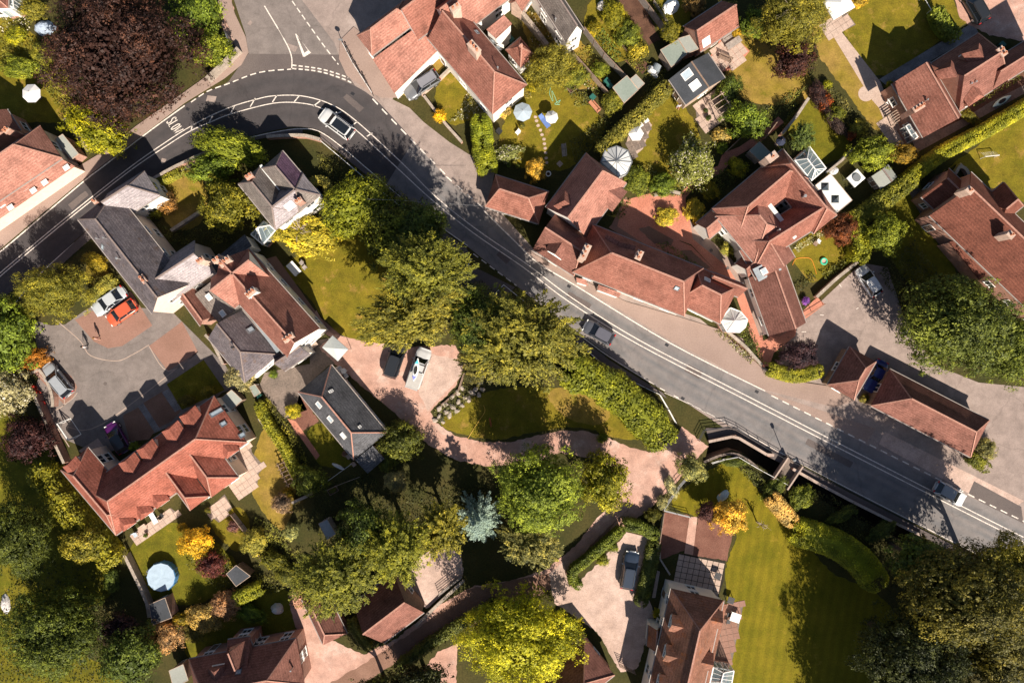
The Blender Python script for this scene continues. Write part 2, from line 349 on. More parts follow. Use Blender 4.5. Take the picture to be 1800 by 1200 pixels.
# foliage: base colour is the object's own colour, varied leaf by leaf and clump by clump
def leaf_mat(name, var=0.55, hue=0.1):
    t = NT(name); g = t.n('NewGeometry'); oc = t.n('ObjectInfo').outputs['Color']
    c = t.mix(1.0, oc, t.ramp(g.outputs['Random Per Island'], [(0.0, .75), (0.6, 1.0), (1.0, 1.25)]), 'MULTIPLY')
    n = t.noise(g.outputs['Position'], 0.9, 4, 0.6)
    c = t.mix(1.0, c, t.ramp(n, [(0.3, (0.75, 0.8, 0.85)), (0.7, (1.25, 1.2, 1.0))]), 'MULTIPLY')
    at = t.n('Attribute', attribute_name='tint'); c = t.mix(1.0, c, t.ramp(at.outputs['Fac'], [(0.0, (.35, .4, .45)), (0.5, (1.0, 1.0, 1.0)), (1.0, (2.3, 2.1, 1.6))]), 'MULTIPLY')
    t.done(c, 0.6, 0.25)
    tl = t.n('BsdfTranslucent'); t.l(c, tl.inputs[0]); mx = t.n('MixShader'); mx.inputs[0].default_value = 0.2
    t.l(t.b.outputs[0], mx.inputs[1]); t.l(tl.outputs[0], mx.inputs[2]); t.l(mx.outputs[0], t.out.inputs[0])
leaf_mat('leaf')
def petal():
    t = NT('flowering'); g = t.n('NewGeometry'); oc = t.n('ObjectInfo').outputs['Color']
    k = t.ramp(g.outputs['Random Per Island'], [(0.0, 0.6), (0.7, 1.1), (0.78, 1.2), (1.0, 1.2)])
    c = t.mix(1.0, oc, k, 'MULTIPLY'); c = t.mix(t.ramp(g.outputs['Random Per Island'], [(0.88, 0.0), (0.9, 1.0)]), c, (0.62, 0.56, 0.42)); t.done(c, 0.7, 0.2)
petal()
# ---------------------------------------------------------------- ground, roads, paths
TRENCH_N = [(1246, 776), (1293, 768), (1352, 803), (1400, 828), (1500, 882), (1560, 912), (1622, 942)]
TRENCH_S = [(1604, 958), (1540, 928), (1480, 898), (1432, 872), (1380, 846), (1330, 815), (1306, 796), (1286, 790), (1240, 806)]
trench = TRENCH_N+TRENCH_S
sheet('ground', [(-5000, -5000), (6800, -5000), (6800, 6200), (-5000, 6200)], 0.0, 'earth', holes=[trench])
tp = [P(*p) for p in trench]
o = mk('stream_bank', [Vector((v.x, v.y, z)) for z in (0.0, -2.3) for v in tp], [(i, (i+1) % len(tp), (i+1) % len(tp)+len(tp), i+len(tp)) for i in range(len(tp))], 'slab_old'); setp(o, kind='structure')
sheet('stream_bed', trench, -2.3, 'mud')
def ladder(name, pairs, z, m, k=4):
    N = smoothpath([p[0] for p in pairs], k); Q = smoothpath([p[1] for p in pairs], k)
    vs = []; fs = []; uv = []; u = 0
    for i, (a, b) in enumerate(zip(N, Q)):
        pa, pb = P(*a, 0), P(*b, 0); vs += [Vector((pa.x, pa.y, z)), Vector((pb.x, pb.y, z))]
        if i:
            du = (Vector(vs[-2])-Vector(vs[-4])).length; j = 2*i
            fs.append((j-2, j-1, j+1, j)); uv.append([(u, 0), (u, 1), (u+du, 1), (u+du, 0)]); u += du
    o = mk(name, vs, fs, m, uvs=uv); return setp(o, kind='structure')
RW = [((-40, 472), (-40, 552)), ((60, 393), (70, 478)), ((140, 324), (150, 407)), ((180, 294), (215, 357)), ((250, 241), (300, 300)), ((325, 184), (400, 252)),
      ((400, 146), (450, 237)), ((455, 126), (500, 226)), ((515, 120), (532, 224)), ((575, 131), (562, 230)), ((625, 152), (600, 256)), ((665, 180), (640, 290)), ((727, 248), (680, 323))]
RE = [((727, 248), (680, 323)), ((790, 318), (750, 380)), ((855, 372), (820, 432)), ((905, 425), (862, 466)), ((945, 462), (905, 500)), ((1010, 500), (970, 550)), ((1180, 602), (1135, 668)),
      ((1345, 688), (1300, 757)), ((1540, 790), (1495, 862)), ((1720, 880), (1672, 952)), ((1860, 950), (1815, 1022))]
sheet('forecourt', [(392, 150), (440, 120), (445, 60), (398, -40), (900, -60), (760, 40), (690, 175), (720, 190), (745, 215), (790, 250), (870, 300), (860, 350), (940, 440), (1010, 485), (1230, 560), (1330, 640), (1440, 690), (1640, 800),
      (1860, 900), (1860, 1000), (1300, 770), (1180, 690), (1000, 560), (900, 470), (700, 260), (600, 140)], 0.022, 'tarmac')
ladder('road', RW, 0.030, 'road_new'); ladder('road', RE, 0.0305, 'road_old')
sheet('junction_road', [(436, 95), (600, 97), (606, 125), (625, 152), (575, 131), (515, 120), (455, 126), (400, 146), (420, 118)], 0.034, 'tarmac_patch')
sheet('junction_road', [(398, -40), (432, 62), (437, 95), (596, 98), (588, 76), (500, -40)], 0.026, 'tarmac_grey')
for q in ([(505, 76), (524, 83), (519, 92), (510, 88)], [(440, 36), (444, 40), (440, 46), (435, 42)], [(365, 168), (381, 170), (378, 180), (362, 178)], [(285, 278), (293, 280), (290, 286), (283, 284)]):
    sheet('road_patch', q, 0.037, 'tarmac')
sheet('road_patch', [(1540, 753), (1522, 778), (1360, 700), (1345, 688)], 0.026, 'pavement')
sheet('road_patch', [(1555, 758), (1800, 880), (1770, 900), (1705, 868), (1545, 780)], 0.026, 'gravel_pale')
sheet('road_patch', [(1712, 845), (1795, 890), (1800, 930), (1702, 868)], 0.028, 'tarmac_patch')
sheet('footway', [(820, 462), (905, 505), (885, 525), (830, 520), (800, 510), (812, 470)], 0.024, 'tarmac_patch')
sheet('car_park', [(1400, 570), (1515, 462), (1560, 470), (1590, 560), (1640, 640), (1720, 672), (1900, 690), (1900, 960), (1720, 872), (1560, 790), (1450, 690), (1365, 645)], 0.020, 'tarmac')
for q in ([(1000, 512), (1040, 535), (1034, 545), (995, 521)], [(1210, 640), (1235, 653), (1228, 666), (1203, 652)], [(1420, 770), (1500, 812), (1494, 822), (1415, 780)], [(880, 440), (898, 456), (890, 464), (872, 448)], [(120, 360), (150, 335), (156, 343), (127, 369)], [(610, 165), (640, 190), (632, 198), (603, 172)]):
    sheet('road_patch', q, 0.0335, 'tarmac_patch', rag=.4)
for x, y in ((700, 238), (1000, 503), (1172, 606), (1330, 688), (1060, 625), (1200, 700), (470, 240), (330, 192), (620, 165), (30, 425)):
    p = P(x, y); setp(B().box(p, (.85, -.5), .45, .35, 0.02, 0.0385).make('drain_cover', 'iron'), kind='structure')
# footways with a real kerb step
def pave(poly, m='pavement', curved=False): return sheet('pavement', poly, 0.13, m, curved, thick=0.13)
pave([(-40, 435), (-40, 405), (0, 378), (60, 342), (132, 297), (190, 262), (240, 222), (300, 180), (345, 148), (395, 112), (415, 88), (408, 62), (385, 10), (378, -40), (397, -40), (412, 22), (432, 65), (437, 92), (425, 114), (395, 138), (325, 181), (250, 238), (180, 291), (140, 321), (5, 434), (-40, 469)])
pave([(598, 72), (622, 48), (640, 62), (662, 100), (700, 165), (705, 172), (672, 172), (655, 165), (610, 134), (596, 104)])
pave([(905, 420), (940, 448), (1010, 485), (1100, 530), (1190, 556), (1262, 578), (1330, 638), (1345, 655), (1400, 670), (1455, 678), (1500, 705), (1465, 715), (1345, 685), (1180, 599), (1010, 497), (945, 459)])
pave([(565, 234), (600, 260), (640, 294), (680, 327), (750, 384), (820, 436), (826, 448), (812, 452), (700, 352), (640, 305), (596, 268), (560, 244)], 'tarmac_patch')
pave([(1012, 585), (1070, 632), (1135, 672), (1165, 690), (1172, 700), (1160, 692), (1100, 664), (1060, 640), (1012, 598)], 'tarmac_patch')
pave([(1240, 752), (1290, 752), (1385, 808), (1495, 866), (1672, 956), (1800, 1020), (1800, 1035), (1640, 952), (1500, 880), (1352, 803), (1293, 766), (1246, 774)], 'tarmac_patch')
pave([(85, 470), (150, 409), (215, 360), (300, 303), (400, 255), (450, 240), (500, 229), (532, 228), (532, 236), (500, 236), (450, 246), (395, 262), (300, 312), (225, 362), (165, 415), (95, 478)], 'tarmac_patch')
# markings: each painted line is a sheet of its own
def paint(path, wid=0.12, dash=None, z=0.036, name='road_marking', smooth=True):
    pts = [P(*p) for p in (smoothpath(path, 5) if smooth and len(path) > 2 else path)]; pts = [Vector((p.x, p.y)) for p in pts]
    segs = [pts]
    if dash:
        L = plen(pts); s0 = 0; segs = []
        while s0 < L: segs.append(seg_at(pts, s0, min(L, s0+dash[0]))); s0 += dash[0]+dash[1]
    vs = []; fs = []
    for sg in segs:
        if len(sg) < 2: continue
        a, b = strip_pts(sg, wid); n = len(vs); k = len(a)
        vs += [Vector((p.x, p.y, z)) for p in a+b]; fs += [(n+i, n+k+i, n+k+i+1, n+i+1) for i in range(k-1)]
    return setp(mk(name, vs, fs, 'road_paint'), kind='structure')
paint([(-40, 474), (5, 439), (140, 325), (180, 294), (264, 230), (325, 186)], .15)
paint([(336, 180), (365, 161), (400, 148), (455, 128), (512, 122)], 0.14, (0.75, 0.4))
paint([(514, 121), (560, 126), (600, 138), (618, 146)], 0.16, (0.5, 0.28)); paint([(514, 115), (560, 121), (590, 129), (612, 137)], 0.16, (0.5, 0.28))
paint([(-40, 520), (0, 486), (105, 398), (225, 303), (300, 252), (336, 230), (370, 215), (405, 201), (480, 182), (532, 182), (570, 193), (620, 224), (700, 297), (760, 352), (830, 408), (920, 470), (1000, 530), (1120, 604), (1300, 697), (1500, 800), (1700, 902), (1850, 977)], 0.11)
paint([(-40, 514), (0, 480), (105, 392), (225, 297), (300, 244.5), (338, 221), (370, 204), (410, 187), (447, 176), (480, 169), (530, 169), (580, 183), (625, 212), (708, 288), (766, 346), (836, 402), (926, 464), (1006, 524), (1124, 598), (1304, 691), (1504, 794), (1704, 896), (1854, 971)], 0.11)
for a, b in (((338, 221), (336, 230)), ((374, 203), (368, 215)), ((412, 187), (405, 201)), ((449, 173), (440, 188)), ((487, 168), (479, 180)), ((526, 169), (517, 180)), ((564, 177), (551, 187)), ((600, 197), (586, 202)), ((628, 214), (618, 222)), ((655, 234), (645, 240))):
    paint([a, b], 0.13)
paint([(300, 300), (400, 255), (450, 240), (500, 230), (532, 227), (562, 232), (600, 258), (640, 292), (705, 347)], 0.12, z=0.136)
paint([(710, 350), (760, 388), (822, 432)], 0.12); paint([(832, 446), (908, 502)], 0.12, (0.75, 0.5))
paint([(20, 542), (70, 482), (148, 412)], 0.11)
paint([(655, 174), (700, 222), (790, 314)], 0.16, (0.95, 0.75)); paint([(784, 310), (852, 368)], 0.14, (0.95, 0.75))
paint([(850, 370), (905, 424), (945, 462), (1010, 501), (1180, 604), (1345, 687)], 0.13)
paint([(1356, 695), (1540, 787), (1720, 877), (1850, 940)], 0.14, (0.9, 0.6))
paint([(1018, 588), (1070, 626), (1150, 676)], 0.11); paint([(1160, 682), (1240, 724), (1290, 750)], 0.11, (0.7, 1.2)); paint([(1168, 690), (1225, 716), (1275, 742)], 0.06)
paint([(1296, 753), (1385, 802), (1495, 860), (1672, 950), (1810, 1018)], 0.09)
paint([(465, 11), (489, 51)], 0.13); paint([(498, 67), (508, 86), (513, 103), (513, 120)], 0.13); paint([(489, 51), (498, 67)], 0.05)
paint([(505, -10), (545, 47), (574, 87), (595, 114)], 0.13, (0.7, 0.35))
def ppoly(poly, z=0.036): return setp(sheet('road_marking', poly, z, 'road_paint'), kind='structure')
ppoly([(519, 60), (521, 60), (536, 96), (533, 101)]); ppoly([(521, 60), (523, 64), (546, 93), (542, 90)]); ppoly([(533, 95), (542, 89), (547, 93), (535, 101)], 0.0385)
# SLOW, painted across the lane for drivers coming from the left
sd_ = Vector((0.55, 0.835)); st_ = Vector((0.86, -0.51)); so_ = Vector((292.6, 214.4))
GLY = {'S': [(0.9, .85), (.6, 1), (.2, .95), (.08, .75), (.3, .58), (.7, .45), (.9, .25), (.75, .05), (.35, 0), (.05, .15)], 'L': [(.1, 1), (.1, 0), (.9, 0)],
       'O': [(.5, 1), (.15, .8), (.1, .5), (.15, .2), (.5, 0), (.85, .2), (.9, .5), (.85, .8), (.5, 1)], 'W': [(0, 1), (.25, 0), (.5, .8), (.75, 0), (1, 1)]}
for i, ch in enumerate('SLOW'):
    q = [so_+sd_*(i*6.6+x*(6.4 if ch == 'W' else 5.0))+st_*(y*18.2) for x, y in GLY[ch]]
    setp(paint([tuple(p) for p in q], 0.11, smooth=(ch in 'SO')), 'white painted letter %s of the word SLOW on the road' % ch)
for a, b in (((1500, 483), (1504, 489)), ((1475, 499), (1479, 505)), ((1441, 553), (1448, 554)), ((1409, 583), (1417, 583)), ((1505, 543), (1509, 541)), ((1530, 525), (1532, 527))): paint([a, b], 0.07, z=0.027)
# yards, drives and paths
sheet('car_park', [(52, 560), (90, 572), (115, 570), (150, 545), (170, 535), (300, 545), (395, 640), (420, 680), (390, 690), (355, 725), (180, 800), (110, 770), (60, 690), (75, 640)], 0.018, 'tarmac_grey')
sheet('parking_bay', [(132, 562), (230, 512), (268, 572), (215, 608), (190, 612), (165, 600)], 0.022, 'block_paving')
sheet('parking_bay', [(262, 608), (320, 565), (348, 618), (295, 652)], 0.022, 'block_paving')
sheet('parking_bay', [(80, 640), (125, 660), (136, 680), (128, 700), (112, 710), (60, 655)], 0.022, 'block_paving')
def kerbline(path, wid=0.12, h=0.03, closed=False):
    return setp(paint(path, wid, z=h, name='kerb'), kind='structure')
for k in ([(98, 562), (140, 598), (160, 625), (205, 634), (235, 622), (262, 606)], [(262, 608), (296, 652), (348, 618)], [(118, 750), (180, 745), (348, 618)], [(136, 690), (128, 700), (110, 714), (92, 732), (122, 785)], [(62, 652), (90, 680), (112, 700), (112, 714)]):
    o = paint(k, 0.11, z=0.032, name='kerb'); o.data.materials[0] = M['kerb']
sheet('parking_bay', [(216, 730), (243, 716), (272, 757), (262, 772), (228, 775)], 0.020, 'dirt_track'); sheet('parking_bay', [(252, 708), (285, 688), (318, 722), (302, 740), (278, 752)], 0.020, 'dirt_track')
sheet('gravel_strip', [(243, 714), (252, 708), (283, 756), (272, 760)], 0.022, 'gravel_grey'); sheet('gravel_strip', [(285, 690), (295, 684), (318, 718), (308, 724)], 0.022, 'gravel_grey')
sheet('gravel_bed', [(158, 792), (190, 785), (200, 815), (196, 838), (180, 822)], 0.022, 'gravel_grey'); sheet('gravel_bed', [(138, 792), (172, 770), (186, 788), (150, 800)], 0.02, 'gravel_pale')
sheet('lawn', [(293, 675), (358, 632), (395, 685), (320, 720)], 0.024, 'lawn_green')
sheet('driveway', [(590, 588), (640, 600), (720, 610), (800, 606), (818, 640), (800, 680), (757, 722), (766, 742), (800, 765), (850, 777), (900, 776), (945, 765), (985, 757), (1030, 757), (1075, 772), (1105, 785), (1145, 795), (1180, 775), (1200, 750), (1245, 785), (1205, 830), (1175, 862), (1140, 895),
      (1100, 925), (1050, 965), (1000, 1010), (930, 1050), (820, 1085), (740, 1130), (640, 1185), (570, 1230), (540, 1230), (525, 1120), (508, 1060), (545, 1050), (575, 1120), (640, 1150), (700, 1120), (760, 1070), (830, 1030), (900, 1020), (960, 1000), (1010, 960), (1050, 910), (1085, 880), (1080, 830), (1040, 805), (985, 795), (940, 812), (860, 820), (800, 808), (745, 775), (690, 722), (650, 690), (590, 640), (560, 610)], 0.018, 'gravel_pink', rag=1.3)
sheet('dirt_track', [(820, 1035), (1000, 1000), (1060, 935), (1110, 890), (1075, 925), (1040, 980), (960, 1040), (860, 1085), (740, 1135), (640, 1200), (560, 1240), (580, 1200), (640, 1165), (740, 1100)], 0.021, 'dirt_track', rag=1.3)
sheet('gravel_yard', [(700, 1000), (760, 965), (810, 968), (815, 1010), (750, 1070), (720, 1050)], 0.023, 'gravel_pale', rag=1.3)
sheet('gravel_yard', [(745, 618), (815, 635), (812, 660), (752, 722), (735, 690)], 0.021, 'gravel_pale', rag=1.3)
sheet('gravel_yard', [(740, 1180), (770, 1145), (805, 1130), (800, 1230), (720, 1230)], 0.021, 'gravel_pink', rag=1.3)
sheet('driveway', [(1000, 1030), (1020, 1020), (1090, 950), (1100, 935), (1145, 945), (1128, 1010), (1140, 1050), (1150, 1080), (1120, 1175), (1090, 1180), (1050, 1110), (975, 1060), (965, 1010), (990, 985)], 0.022, 'gravel_pale', rag=1.3)
sheet('driveway', [(1685, 30), (1675, -20), (1830, -30), (1830, 70), (1790, 72), (1740, 62), (1705, 45)], 0.02, 'gravel_pink', rag=1.3)
sheet('service_lane', [(1545, 140), (1710, 40), (1720, 58), (1560, 152)], 0.016, 'gravel_grey')
sheet('brick_path', [(1098, 352), (1150, 338), (1195, 342), (1215, 318), (1240, 300), (1262, 292), (1270, 270), (1300, 258), (1345, 228), (1368, 205), (1378, 215), (1330, 255), (1290, 278), (1268, 305), (1225, 325), (1205, 348), (1208, 380), (1230, 415), (1275, 455), (1305, 500), (1320, 545), (1340, 590), (1352, 640), (1340, 648), (1328, 610), (1308, 560), (1290, 510), (1262, 480), (1215, 430), (1160, 410), (1110, 395)], 0.02, 'brick_path')
sheet('brick_path', [(1096, 350), (1125, 360), (1160, 410), (1215, 432), (1262, 480), (1240, 482), (1150, 440), (1085, 398)], 0.0205, 'brick_path'); sheet('brick_yard', [(1075, 395), (1100, 345), (1130, 395), (1200, 428), (1265, 485), (1235, 480), (1150, 450), (1070, 400)], 0.019, 'block_paving')
sheet('gravel_bed', [(1122, 402), (1150, 396), (1185, 418), (1180, 432), (1150, 428)], 0.0265, 'dirt_track', rag=.8); sheet('gravel_bed', [(1196, 440), (1215, 440), (1248, 470), (1236, 476), (1205, 458)], 0.0265, 'dirt_track', rag=.8); sheet('pale_path', [(1112, 348), (1130, 346), (1150, 385), (1200, 418), (1192, 426), (1138, 396)], 0.0290, 'brick_path'); sheet('pale_path', [(1212, 385), (1225, 400), (1285, 455), (1320, 505), (1345, 588), (1335, 590), (1310, 520), (1280, 470), (1218, 420)], 0.0225, 'pavement')
sheet('brick_ramp', [(1398, 560), (1436, 522), (1450, 535), (1400, 572), (1352, 600), (1350, 590)], 0.021, 'brick_path')
sheet('brick_path', [(1340, 600), (1400, 570), (1398, 590), (1360, 620), (1352, 645), (1338, 640)], 0.0235, 'brick_path')
sheet('garden_path', [(468, 455), (485, 450), (560, 555), (600, 590), (590, 600), (545, 560)], 0.016, 'block_paving'); sheet('garden_path', [(556, 545), (576, 580), (600, 598), (640, 612), (620, 618), (570, 585), (548, 560)], 0.019, 'gravel_pink')
sheet('back_yard', [(465, 655), (540, 640), (600, 640), (580, 640), (525, 690), (540, 720), (500, 735), (455, 680)], 0.016, 'slab_old'); sheet('back_yard', [(545, 600), (605, 590), (640, 660), (590, 640), (545, 650)], 0.017, 'slab_old')
sheet('lawn_path', [(1462, 60), (1478, 55), (1548, 145), (1565, 190), (1580, 250), (1562, 232), (1545, 190), (1532, 175)], 0.018, 'slab')
sheet('soil_bed', [(528, 690), (560, 740), (520, 765), (510, 740)], 0.016, 'bark_mulch', rag=1.3); sheet('garden_path', [(505, 735), (520, 740), (562, 800), (556, 808)], 0.018, 'brick_path')
sheet('soil_bed', [(1165, 900), (1212, 905), (1205, 965), (1158, 985)], 0.016, 'bark_mulch', rag=1.3); sheet('soil_bed', [(1228, 905), (1290, 925), (1278, 985), (1215, 975)], 0.016, 'bark_mulch', rag=1.3)
sheet('gravel_strip', [(1212, 908), (1226, 908), (1218, 975), (1203, 972)], 0.018, 'gravel_pink')
sheet('garden_path', [(1155, 1002), (1160, 1004), (1152, 1050), (1146, 1050)], 0.02, 'slab')
sheet('soil_bed', [(1080, -20), (1120, -20), (1160, 70), (1140, 80), (1100, 30)], 0.012, 'soil', rag=1.3); sheet('soil_bed', [(1080, 70), (1140, 115), (1130, 130), (1080, 95)], 0.012, 'soil', rag=1.3)
sheet('soil_bed', [(395, 0), (408, 0), (420, 60), (405, 90), (390, 40)], 0.014, 'gravel_pink', rag=1.3)
sheet('soil_bed', [(1265, 570), (1340, 640), (1330, 645), (1255, 580)], 0.02, 'soil', rag=1.3); sheet('garden_path', [(1285, 585), (1305, 595), (1318, 612), (1300, 600)], 0.022, 'slab')
sheet('soil_bed', [(1640, 200), (1800, 120), (1800, 165), (1620, 262), (1600, 265)], 0.014, 'soil', rag=1.3); sheet('garden_path', [(1602, 245), (1660, 225), (1700, 205), (1740, 180), (1800, 150), (1800, 165), (1700, 220), (1612, 268)], 0.017, 'slab_old')
sheet('garden_path', [(1595, 330), (1612, 325), (1650, 385), (1665, 440), (1650, 430), (1608, 360)], 0.018, 'slab_old')
# lawns
LZ = [0]
def L(p, m='lawn', c=True):
    LZ[0] += 1; return sheet('lawn', p, 0.004+0.0027*(LZ[0] % 5), m, c, rag=1.6)
L([(500, 470), (545, 440), (590, 410), (660, 430), (700, 520), (720, 600), (650, 605), (590, 580), (540, 520)])
L([(775, 745), (830, 700), (900, 680), (1000, 685), (1060, 710), (1120, 745), (1130, 770), (1080, 768), (1020, 750), (940, 760), (860, 772)])
L([(965, 690), (1010, 680), (1070, 712), (1060, 745), (1010, 740), (980, 720)], 'lawn_dry')
L([(1180, 890), (1240, 830), (1290, 815), (1340, 870), (1420, 960), (1470, 1010), (1560, 1060), (1640, 1230), (1310, 1230), (1285, 1100), (1275, 1000), (1290, 930)], 'lawn_striped')
L([(460, 760), (480, 740), (510, 790), (520, 860), (500, 930), (470, 910), (440, 850)], 'lawn_dry')
L([(540, 760), (575, 745), (618, 810), (610, 820), (560, 815)], 'lawn_green')
L([(225, 965), (290, 920), (340, 930), (390, 960), (420, 1010), (350, 1060), (260, 1050), (230, 1000)], 'lawn_green')
L([(370, 920), (420, 890), (440, 930), (420, 970)], 'lawn')
L([(270, 325), (335, 300), (365, 345), (350, 395), (300, 400)], 'lawn_dry')
L([(150, 470), (180, 450), (190, 500), (160, 500)], 'lawn_dry')
L([(765, 160), (800, 125), (840, 165), (860, 195), (800, 220), (775, 200)], 'lawn'); L([(708, 165), (765, 90), (790, 110), (760, 140), (715, 170)], 'lawn_dry', False)
L([(880, 230), (930, 150), (980, 130), (1040, 190), (1065, 225), (1020, 280), (980, 300), (890, 285)])
L([(1120, 190), (1160, 150), (1205, 190), (1230, 240), (1230, 310), (1170, 330), (1110, 300), (1130, 240)])
L([(1280, 90), (1330, 40), (1400, 60), (1420, 130), (1440, 170), (1380, 185), (1320, 180), (1280, 150)], 'lawn_dry')
L([(1375, 215), (1420, 172), (1480, 220), (1500, 270), (1450, 290), (1400, 260)], 'lawn_green', False)
L([(1400, -20), (1470, -20), (1480, 60), (1560, 200), (1560, 245), (1530, 220), (1440, 100)], 'lawn_dry', False)
L([(1478, 50), (1500, -20), (1660, -20), (1700, 40), (1560, 135), (1530, 130)], 'lawn', False)
L([(1660, 300), (1800, 200), (1830, 200), (1830, 350), (1740, 330), (1690, 290)], 'lawn', True)
L([(1392, 440), (1440, 405), (1480, 430), (1490, 460), (1430, 495), (1410, 480)], 'lawn', True)
L([(1600, 300), (1630, 360), (1680, 480), (1600, 500), (1540, 380)], 'lawn_green')
L([(-30, 30), (60, 60), (90, 130), (140, 190), (120, 215), (-30, 190)], 'lawn'); L([(-30, 720), (60, 740), (120, 860), (180, 960), (190, 1050), (-30, 1080)], 'lawn_green'); L([(-30, 1060), (120, 1130), (230, 1230), (-30, 1230)], 'lawn_green')
L([(400, 1050), (520, 1040), (530, 1100), (400, 1130)], 'lawn_green'); L([(340, 1110), (500, 1060), (530, 1080), (350, 1160)], 'lawn_green')
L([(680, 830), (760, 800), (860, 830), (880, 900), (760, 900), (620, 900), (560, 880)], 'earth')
L([(930, 20), (1040, 90), (1060, 150), (1000, 150), (930, 80)], 'lawn_dry'); L([(1040, 0), (1090, 10), (1130, 80), (1080, 110), (1030, 60)], 'lawn'); L([(1130, -20), (1220, -20), (1210, 40), (1170, 70)], 'lawn')
# paving laid slab by slab
def slabs(name, poly, d, size, m, base='slab_old', z=0.05, gap=0.03, sy=None):
    o = sheet(name, poly, z-0.02, base); sy = sy or size
    pts = [P(*p) for p in poly]; d = Vector((d[0], -d[1], 0)).normalized(); n = Vector((-d.y, d.x, 0)); c0 = pts[0]
    us = [(p-c0).dot(d) for p in pts]; vs_ = [(p-c0).dot(n) for p in pts]
    def inside(q):
        r = False; j = len(pts)-1
        for i in range(len(pts)):
            if (pts[i].y > q.y) != (pts[j].y > q.y) and q.x < (pts[j].x-pts[i].x)*(q.y-pts[i].y)/(pts[j].y-pts[i].y)+pts[i].x: r = not r
            j = i
        return r
    me = B().box((0, 0), (1, 0), size-gap, sy-gap, -0.04, 0).raw('slab', m)
    u = min(us)+size/2; row = 0
    while u < max(us):
        v = min(vs_)+sy/2
        while v < max(vs_):
            q = c0+d*u+n*v
            if inside(q):
                pc = link('slab', me, o, Vector((q.x, q.y, z+random.uniform(0, 0.012)))-org(o), (0, 0, math.atan2(d.y, d.x)+random.uniform(-.015, .015)))
            v += sy
        u += size; row += 1
    return o
slabs('patio', [(1195, 972), (1275, 985), (1272, 1020), (1262, 1050), (1182, 1028)], (0.97, 0.2), 0.72, 'slab', 'mud', gap=.07)
slabs('patio', [(405, 810), (425, 752), (440, 775), (443, 795), (465, 820), (455, 832), (452, 855), (425, 876), (408, 862)], (0.82, -0.57), 0.75, 'slab')
slabs('patio', [(362, 900), (395, 868), (408, 892), (385, 918)], (0.82, -0.57), 0.75, 'slab')
slabs('patio', [(232, 938), (300, 892), (318, 905), (240, 958)], (0.82, -0.57), 0.75, 'slab')
slabs('patio', [(1272, 60), (1288, 62), (1318, 90), (1292, 122), (1262, 128), (1245, 105)], (0.8, -0.6), 0.75, 'slab', 'brick_path')
slabs('patio', [(1440, 45), (1488, 22), (1504, 44), (1455, 70)], (0.55, 0.83), 0.75, 'slab')
slabs('garden_path', [(124, 226), (140, 250), (158, 268), (165, 262), (148, 238), (130, 210), (118, 205), (112, 212)], (0.6, 0.8), 0.62, 'slab', 'lawn', sy=0.62)
slabs('terrace', [(1270, 1062), (1308, 1055), (1285, 1170), (1255, 1165), (1262, 1110)], (0.2, 0.98), 0.75, 'block_paving', 'slab_old')
slabs('terrace', [(1108, 225), (1120, 205), (1138, 210), (1146, 220), (1138, 240), (1130, 262), (1115, 275), (1100, 255)], (0.45, 0.9), 0.75, 'slab_old', 'slab')
slabs('terrace', [(1545, 225), (1560, 245), (1580, 262), (1605, 250), (1590, 215), (1560, 190)], (0.55, 0.83), 0.8, 'slab', 'slab_old')
slabs('terrace', [(1222, 185), (1260, 158), (1290, 180), (1268, 215), (1240, 235), (1225, 215)], (0.8, -0.6), 0.75, 'slab', 'slab_old')
for i, (x, y) in enumerate([(941, 206), (943, 213), (946, 221), (950, 229), (953, 237), (956, 245), (957, 253), (958, 261), (959, 269), (960, 278), (961, 286)]):
    p = P(x, y); bb = B().prism([(p.x+0.24*math.cos(a)*random.uniform(.8, 1.1), p.y+0.2*math.sin(a)*random.uniform(.8, 1.1)) for a in [k*math.pi/3 for k in range(6)]], 0.0, 0.045)
    setp(bb.make('stepping_stone', 'slab'), kind='structure')
# circular paving in the long lawn path
p = P(1522, 165); setp(B().prism([(p.x+0.95*math.cos(k*math.pi/12), p.y+0.95*math.sin(k*math.pi/12)) for k in range(24)], 0, 0.022).make('paving_circle', 'slab'), kind='structure')
for x, y in ((1250, 440), (1279, 471), (185, 674), (1563, 251)):
    p = P(x, y); setp(B().prism([(p.x+0.22*math.cos(k*math.pi/6), p.y+0.22*math.sin(k*math.pi/6)) for k in range(12)], 0.0, 0.029).make('manhole_cover', 'tarmac_patch'), kind='structure')
